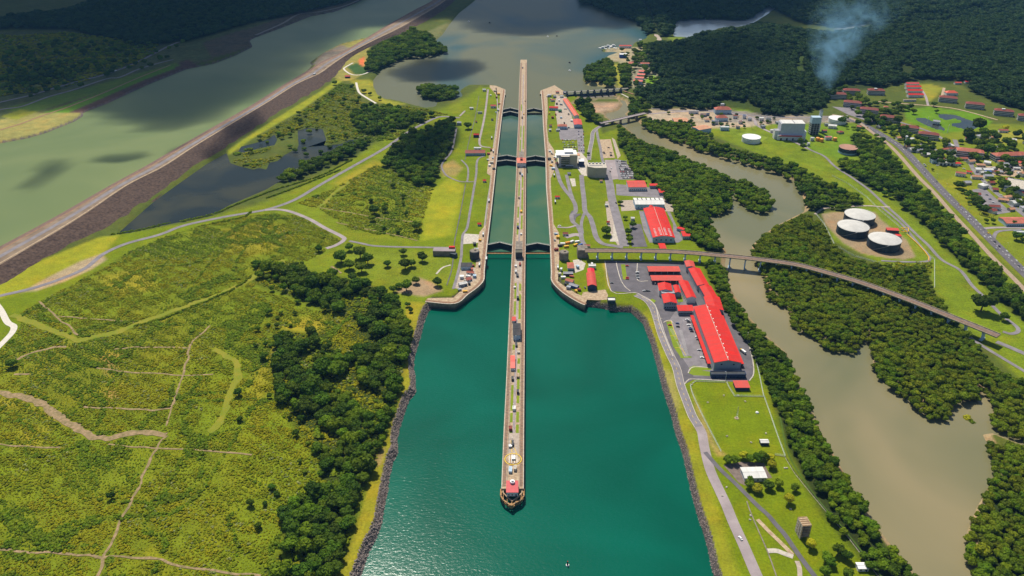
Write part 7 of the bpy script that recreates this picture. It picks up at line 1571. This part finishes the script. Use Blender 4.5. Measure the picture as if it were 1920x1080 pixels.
fence('pale green fence down the right side of the complex', '1376,590 1390,612 1405,640 1416,672 1423,700 1431,740 1441,768 1456,812 1472,856')
fence('fence jogging round the small red shelter', '1362,716 1366,725 1377,743 1432,744'); fence('low fence closing the bottom of the fenced lawn', '1453,853 1472,856'); fence('white kerbed fence along the top of the fenced lawn', '1297,720 1305,715 1360,717')
fence('dark fence between the lawn and the riverside trees', '1472,858 1490,888 1520,925 1545,955 1580,995 1615,1040 1650,1085', mt=M['steel_dark'])
fence('fence line beside the access road above the tank farm', '1560,330 1590,345 1625,370 1650,395 1680,420 1710,448 1740,478 1752,487 1752,540'); fence('fence along the inner edge of the tank farm', '1530,402 1545,420 1565,460 1600,480 1650,494')
# poles
def pole(px, py, h_, label, group, mt='white', arm=1.2):
    t = thing('lamp_post', label, 'lamp post', (*PT(px, py), 0), R((px*7) % 360), group); mb = MB(); mb.cyl((0, 0, 0), .16, h_, 6, .1); mb.build('pole', M[mt], t); mb = MB(); mb.beam((0, 0, h_), (arm, 0, h_+.2), .12); mb.box((arm, 0, h_+.15), (.9, .35, .16)); mb.build('lamp', M['white'], t)
for px, py in ((1278, 615), (1297, 600), (1325, 625), (1338, 655), (1349, 686), (1226, 545), (1165, 530), (1310, 676), (1360, 714), (1400, 640), (1409, 684)): pole(px, py, 11, 'thin white lamp post in the yards of the red complex', 'lamp posts of the complex')
for k in range(24):
    y = 130+k*32; px = float(PL(y)+(PR(y)-PL(y))*(.5 if k % 2 else .46)); pole(px, y, 9, 'slim lamp post on the axis of the centre pier', 'lamp posts on the pier')
for k in range(16):
    s_ = cumh[-1]*(.05+.06*k); p = ath(s_); q = ath(s_+2); d = (q-p)/2; t = thing('lamp_post', 'grey lamp post at the edge of the dark highway', 'lamp post', (p[0]-d[1]*8.6, p[1]+d[0]*8.6, 0), 0, 'lamp posts of the highway'); mb = MB(); mb.cyl((0, 0, 0), .15, 10, 6, .1); mb.build('pole', M['steel_grey'], t); mb = MB(); mb.beam((0, 0, 10), (-d[1]*-2.5, -d[0]*2.5, 10.3), .14); mb.build('lamp', M['white'], t)
for i, (px, py, h_) in enumerate(((1696, 273, 16), (1776, 249, 14), (1738, 232, 12))):
    t = thing('white_mast', ('white water tower mast beside the highway bend', 'white fountain mast by the park pond', 'thin white mast at the park edge')[i], 'mast', (*PT(px, py), 0)); mb = MB(); mb.cyl((0, 0, 0), 1.6 if i == 0 else .5, h_, 12, 1.0 if i == 0 else .2); mb.build('shaft', M['white'], t); mb = MB(); mb.cyl((0, 0, h_), 2.2 if i == 0 else .4, 2.2, 12); mb.build('head', M['white'], t)
for i in range(9):
    x, y = PT(1836+i*3.2, 402+i*.9); t = thing('palm_tree', 'young palm in the yellow green row by the slip lane', 'palm', (x, y, 0), i, 'palms by the slip lane'); mb = MB(); mb.cyl((0, 0, 0), .3, 5, 7, .2); mb.build('trunk', M['trunk'], t); mb = MB()
    for k in range(9):
        a = 2*math.pi*k/9; c_, s_ = math.cos(a), math.sin(a); mb.face([(0, 0, 5), (1.3*c_-.35*s_, 1.3*s_+.35*c_, 5.7), (3*c_, 3*s_, 4.6), (1.3*c_+.35*s_, 1.3*s_-.35*c_, 5.7)])
    mb.build('fronds', LM['yellow'], t)
# small lawn details
BOXL = ['in the left part of the fenced lawn', 'in the fenced lawn below the lamp', 'in the fenced lawn right of the mast', 'left one of two near the red shelter', 'at the foot of the lattice mast', 'at the top left corner of the fenced lawn', 'on the lawn below the lane beside the shore track', 'beside the shore track level with the white shed', 'upper one on the drain line', 'lower one on the drain line', 'right one of a pair right of the yellow trees', 'left one of a pair right of the yellow trees', 'under the lone yellow tree', 'at the lower left of the fenced lawn', 'above the white hut in the fenced lawn', 'left of the white hut in the fenced lawn', 'upper one on the shore grass strip', 'lower one on the shore grass strip']
for i, (px, py) in enumerate(((1327, 755), (1357, 742), (1397, 753), (1384, 742), (1381, 783), (1297, 722), (1354, 930), (1362, 914), (1407, 967), (1406, 975), (1475, 878), (1471, 878), (1482, 955), (1363, 818), (1436, 813), (1408, 830), (1240, 598), (1228, 600))):
    x, y = PT(px, py); mb = MB(); mb.box((0, 0, 0), (1.8, 1.3, .7)); mb.box((.1, 0, .7), (1.2, .9, .25)); o = mb.build('concrete_box', M['concrete_white'], None, (x, y, 0), i); tag(o, 'small pale concrete box '+BOXL[i], 'utility box', 'concrete boxes in the right bank lawns')
mst = thing('lattice_mast', 'thin lattice mast with a round base in the middle of the fenced lawn', 'mast', (*PT(1381, 784), 0)); mb = MB()
for a in range(3): mb.beam((1.2*math.cos(a*2.1), 1.2*math.sin(a*2.1), 0), (.15*math.cos(a*2.1), .15*math.sin(a*2.1), 14), .14)
for k in range(7):
    q = 1.2-(1.05*k/7)
    for a in range(3): mb.beam((q*math.cos(a*2.1), q*math.sin(a*2.1), 2*k), (q*math.cos(a*2.1+2.1), q*math.sin(a*2.1+2.1), 2*k+.6), .09)
mb.build('lattice', M['steel_grey'], mst); mb = MB(); mb.cyl((0, 0, 0), 2.2, .3, 16); mb.build('base', M['concrete'], mst)
dsh = thing('dish_base', 'small white domed marker on the fenced lawn', 'marker', (*PT(1419.5, 774), 0)); mb = MB(); mb.cyl((0, 0, 0), 1.6, .9, 14, 1.5, dome=.7); mb.build('dome', M['white'], dsh)
# stall lines
mb = MB()
for k in range(34):
    t_ = k/33; x0, y0 = 1255+28*t_, 617+53*t_; 
    if .37 < t_ < .43 or .74 < t_ < .82: continue
    mb.beam((*PT(x0, y0), .34), (*PT(x0+7.5, y0), .34), .22, None, .02)
for k in range(30):
    t_ = k/29; mb.beam((*PT(1273+12*t_, 620+45*t_), .34), (*PT(1279+12*t_, 620+45*t_), .34), .22, None, .02)
o = mb.build('parking_lines', M['line_white']); struct(o, 'white stall lines painted in the lower lot', 'marking')
mb = MB()
for s_ in ('1249,603 1258,602 1263,618', '1256,630 1268,630', '1263,618 1268,630 1275,648', '1266,652 1278,653 1286,666', '1268,631 1276,650'):
    q = P(s_)
    for a, b in zip(q[:-1], q[1:]): mb.beam((*a, .3), (*b, .3), .45, None, .16)
o = mb.build('yellow_kerb', M['line_yellow']); struct(o, 'yellow painted kerbs of the parking islands', 'kerb')

# clutter on the lock banks
ZN = [('left lock bank by the lower gate', [(890, 460), (893, 470), (900, 452), (886, 500), (885, 508), (890, 520), (878, 520), (872, 528), (866, 522), (880, 534), (862, 545), (872, 548)]), ('left lock bank by the middle gate', [(921, 283), (916, 290), (924, 298), (915, 301), (922, 307), (918, 312), (926, 318)]),
      ('right lock bank by the lower gate', [(1040, 452), (1046, 447), (1043, 470), (1050, 478), (1042, 440), (1052, 508), (1049, 516), (1056, 522), (1060, 534), (1066, 542), (1080, 548), (1086, 545), (1072, 520), (1083, 503)]), ('right lock bank by the middle gate', [(1031, 285), (1036, 290), (1040, 296), (1030, 300), (1035, 305), (1033, 312), (1041, 300), (1044, 308), (1037, 318)]),
      ('upper right quay', [(1026, 182), (1033, 187), (1048, 190), (1044, 196), (1052, 197), (1030, 214), (1036, 222), (1042, 216), (1052, 222), (1060, 205), (1066, 215), (1072, 228), (1058, 232), (1066, 240)]), ('upper left quay', [(935, 178), (931, 184), (936, 196), (930, 212), (934, 208), (928, 172), (920, 180)])]
CC = ['white', 'wall_grey', 'red_dark', 'wall_blue', 'concrete_white', 'steel_dark', 'yellow', 'red_tile', 'wall_white']
NMC = ['white', 'grey', 'maroon', 'pale blue', 'cream', 'black', 'yellow', 'reddish', 'off-white']
j = 0
for where, pts in ZN:
    for px, py in pts:
        j += 1; c_ = (j*5) % 9; x, y = PT(px, py); mb = MB(); w_, d_, h_ = 2.4+(j*7 % 5)*.8, 2.2+(j*3 % 4)*.7, 1.6+(j*11 % 4)*.5
        mb.box((0, 0, 0), (w_, d_, h_)); mb.box((0, 0, h_), (w_+.4, d_+.4, .2)); mb.box((w_*.15, -d_/2-.04, .1), (.9, .1, h_*.75)); mb.box((-w_*.25, d_*.1, h_+.2), (.7, .7, .5))
        o = mb.build('equipment_shed', M[CC[c_]], None, (x, y, .62), R(j*29 % 40-20)); tag(o, 'small '+NMC[c_]+' equipment shed on the '+where, 'shed', 'equipment sheds on the lock banks')
for k in range(26):
    for sd_, f_ in ((-1, interp_edge(LWin)), (1, interp_edge([(170, 1014), (207, 1017), (295, 1022.5), (352, 1024), (452, 1031), (510, 1033)]))):
        y_ = 178+13*k
        if y_ > 505: continue
        pole(float(f_(y_))+sd_*7, y_, 9, 'slim lamp post along the '+('left' if sd_ < 0 else 'right')+' lock wall', 'lamp posts on the lock walls')
for s_, lb in (('1134,489 1146,546 1190,549 1205,556 1228,572 1236,605 1250,640 1262,668', 'pale kerb round the left edge of the complex yard'), ('1155,490 1158,505 1164,525 1172,538 1182,546', 'white curved kerb through the upper lot'), ('1195,494 1195,525 1215,527', 'pale kerb of the upper lot'), ('1302,500 1330,540 1352,575', 'pale kerb behind the riverside halls'), ('1382,592 1398,628 1410,670 1413,700 1405,714', 'pale kerb of the ring road right of the longest hall'), ('1284,720 1290,713 1300,711 1360,714', 'pale kerb below the ring road'), ('1290,700 1294,692 1304,688 1334,690', 'pale kerb of the rounded island'), ('1244,605 1249,602 1257,601 1262,606', 'pale kerb at the head of the parking island')):
    mb = MB(); mb.ribbon(smooth_line(P(s_), 4), 1.1, .36); o = mb.build('kerb', M['concrete_white']); struct(o, lb, 'kerb')
# ------------------------------------------------------------------ drifting smoke
sm = bpy.data.materials.new('wood_smoke'); sm.use_nodes = True; n = sm.node_tree.nodes; l = sm.node_tree.links; n.remove(n['Principled BSDF'])
pv = n.new('ShaderNodeVolumePrincipled'); pv.inputs['Color'].default_value = (.36, .72, 1.0, 1); pv.inputs['Anisotropy'].default_value = .3
tc = n.new('ShaderNodeTexCoord'); nz = n.new('ShaderNodeTexNoise'); nz.inputs['Scale'].default_value = .017; nz.inputs['Detail'].default_value = 6; nz.inputs['Roughness'].default_value = .68
l.new(tc.outputs['Object'], nz.inputs['Vector']); nz.inputs['Distortion'].default_value = 1.2
s0 = np.array(PT(1543, 188)); path = []
for k in range(15):
    t_ = k/14; py = 186-160*t_; px = 1546+70*t_-18*math.sin(3*t_); z_ = 8+60*t_; x, y = PT(px, py, z_); path.append((x, y, z_+22, 15+150*t_**1.15, 12+46*t_))
mb = MB(); NS = 12
pa = np.array(path); yy_ = (pa[:, 1]-s0[1])/1000; cx = np.polyfit(yy_, (pa[:, 0]-s0[0])/1000, 3); cw_ = np.polyfit(yy_, pa[:, 3]/1000, 3); cz = np.polyfit(yy_, pa[:, 2]/1000, 3); ch_ = np.polyfit(yy_, pa[:, 4]/1000, 3)
def SM(op, a, b_=0.0, c_=None):
    q = n.new('ShaderNodeMath'); q.operation = op
    for i, v in enumerate((a, b_, c_)):
        if v is None: continue
        if isinstance(v, (int, float)): q.inputs[i].default_value = float(v)
        else: l.new(v, q.inputs[i])
    return q.outputs[0]
sx = n.new('ShaderNodeSeparateXYZ'); l.new(tc.outputs['Object'], sx.inputs[0]); yv = SM('MULTIPLY', sx.outputs[1], .001)
def poly(c):
    r = SM('ADD', float(c[0]), 0.0)
    for k in c[1:]: r = SM('MULTIPLY_ADD', r, yv, float(k))
    return r
du = SM('DIVIDE', SM('SUBTRACT', SM('MULTIPLY', sx.outputs[0], .001), poly(cx)), SM('MAXIMUM', poly(cw_), .012)); dv = SM('DIVIDE', SM('SUBTRACT', SM('MULTIPLY', sx.outputs[2], .001), poly(cz)), SM('MAXIMUM', poly(ch_), .012))
rr2 = SM('ADD', SM('MULTIPLY', du, du), SM('MULTIPLY', dv, dv)); fall = SM('MAXIMUM', SM('SUBTRACT', .85, SM('POWER', rr2, .6)), 0.0)
fade = n.new('ShaderNodeMapRange'); fade.inputs[1].default_value = 0; fade.inputs[2].default_value = float(yy_[-1]); fade.inputs[3].default_value = 1.0; fade.inputs[4].default_value = .16; l.new(yv, fade.inputs[0])
nm_ = n.new('ShaderNodeMapRange'); nm_.inputs[1].default_value = .47; nm_.inputs[2].default_value = .66; l.new(nz.outputs['Fac'], nm_.inputs[0])
l.new(SM('MULTIPLY', SM('MULTIPLY', SM('MULTIPLY', fall, fade.outputs[0]), nm_.outputs[0]), .050), pv.inputs['Density']); l.new(pv.outputs[0], n['Material Output'].inputs['Volume'])
for (x, y, z, rw, rh) in path:
    for i in range(NS): a = 2*math.pi*i/NS; q = 1+.18*math.sin(3*a+x*.01); mb.v.append((x-s0[0]+rw*math.cos(a)*q, y-s0[1]+rw*.15*math.sin(a), z+rh*math.sin(a)*q))
for k in range(len(path)-1):
    for i in range(NS): j = (i+1) % NS; mb.f.append((k*NS+i, (k+1)*NS+i, (k+1)*NS+j, k*NS+j))
mb.f.append(tuple(range(NS))); mb.f.append(tuple(range((len(path)-1)*NS, len(path)*NS))[::-1]); mb.m = [0]*len(mb.f)
o = mb.build('smoke', sm, None, (s0[0], s0[1], 0)); tag(o, 'thin blue smoke rising from the forest edge and spreading over the far woods', 'smoke', None, 'stuff')

# ------------------------------------------------------------------ air
hz = bpy.data.materials.new('pale_air'); hz.use_nodes = True; n = hz.node_tree.nodes; l = hz.node_tree.links; n.remove(n['Principled BSDF'])
pv = n.new('ShaderNodeVolumePrincipled'); pv.inputs['Color'].default_value = (.20, .52, 1.0, 1); pv.inputs['Density'].default_value = 2.5e-5; pv.inputs['Anisotropy'].default_value = 0.0
l.new(pv.outputs[0], n['Material Output'].inputs['Volume']); hz.cycles.homogeneous_volume = True
mb = MB(); mb.box((0, 0, -17), (126000, 126000, 517)); o = mb.build('haze', hz); tag(o, 'thin blue air between the camera and the far hills', 'haze', None, 'stuff')

# ------------------------------------------------------------------ clouds far above, out of the picture, that shade the far land
cl = bpy.data.materials.new('cloud_vapour'); cl.use_nodes = True; n = cl.node_tree.nodes; l = cl.node_tree.links; n.remove(n['Principled BSDF'])
pv = n.new('ShaderNodeVolumeScatter'); pv.inputs['Color'].default_value = (1, 1, 1, 1); pv.inputs['Density'].default_value = .045; pv.inputs['Anisotropy'].default_value = .5
l.new(pv.outputs[0], n['Material Output'].inputs['Volume']); cl.cycles.homogeneous_volume = True
ALT = 1400.0; OFF = np.array((SDIR.x, SDIR.y))/SDIR.z*ALT
def cloud(label, s, thick=110.0, soft=140.0, step=45.0, ragged=60):
    g = P(s); x0, y0 = g.min(0)-ragged*2; x1, y1 = g.max(0)+ragged*2; st_ = max(step, max(x1-x0, y1-y0)/170)
    xs, ys = np.meshgrid(np.arange(x0, x1, st_), np.arange(y0, y1, st_)); d = -sdist(g, xs, ys, 1e5)
    d = d+(vnoise(xs, ys, 210, 31)-.5)*2*ragged+(vnoise(xs, ys, 80, 32)-.5)*ragged
    t = thick*np.clip(d/soft, 0, 1)**.8*(.65+.5*vnoise(xs, ys, 260, 33)); t[0, :] = t[-1, :] = 0; t[:, 0] = t[:, -1] = 0
    nr2, nc2 = xs.shape; X = xs+OFF[0]; Y = ys+OFF[1]; top = np.stack([X, Y, ALT+t*.85], -1).reshape(-1, 3); bot = np.stack([X, Y, ALT-t*.15], -1).reshape(-1, 3)
    idx = np.arange(nr2*nc2).reshape(nr2, nc2); a, b, c, e = idx[:-1, :-1], idx[:-1, 1:], idx[1:, 1:], idx[1:, :-1]; tf = t.ravel()
    m_ = (tf[a]+tf[b]+tf[c]+tf[e]) > 0; F1 = np.stack([a[m_], b[m_], c[m_], e[m_]], 1); F2 = F1[:, ::-1]+len(top)
    me = bpy.data.meshes.new('cloud'); me.from_pydata(np.vstack([top, bot]).tolist(), [], np.vstack([F1, F2]).tolist()); me.materials.append(cl); me.update(); o = link('cloud', me)
    tag(o, label, 'cloud', None, 'stuff')
cloud('wide cloud bank above the far hills and the upper lake', '-400,-110 -400,203 -150,204 0,206 130,198 160,212 220,238 290,252 350,240 420,205 480,180 560,130 600,95 640,80 700,55 780,52 850,42 900,58 1000,66 1100,58 1190,58 1215,50 1280,66 1400,46 1500,48 1535,25 1545,-20 1500,-120', 110, 200)
cloud('small cloud above the left channel', '15,348 40,312 80,292 130,285 160,305 140,325 90,345 50,358', 60, 60, 20, 25)
cloud('small cloud above the dam and pond', '375,292 420,240 480,212 505,232 450,268 400,302', 80, 50, 15, 18)
cloud('small cloud above the left part of the lake', '722,135 790,108 880,110 910,125 870,150 780,158 730,152', 70, 60, 18, 20)
cloud('thin cloud above the forest behind the power plant', '1225,95 1330,80 1440,82 1500,100 1500,150 1440,180 1300,178 1236,150', 30, 200, 25, 50)
cloud('thin cloud above the dark trees on the left bank', '752,262 800,236 850,226 862,262 830,308 790,328 748,300', 60, 50, 15, 15)
for s_ in ('150,300 190,285 280,278 290,290 220,305', '300,282 350,262 400,240 380,262 330,290'): cloud('small wisp of cloud above the left channel', s_, 50, 40, 14, 18)
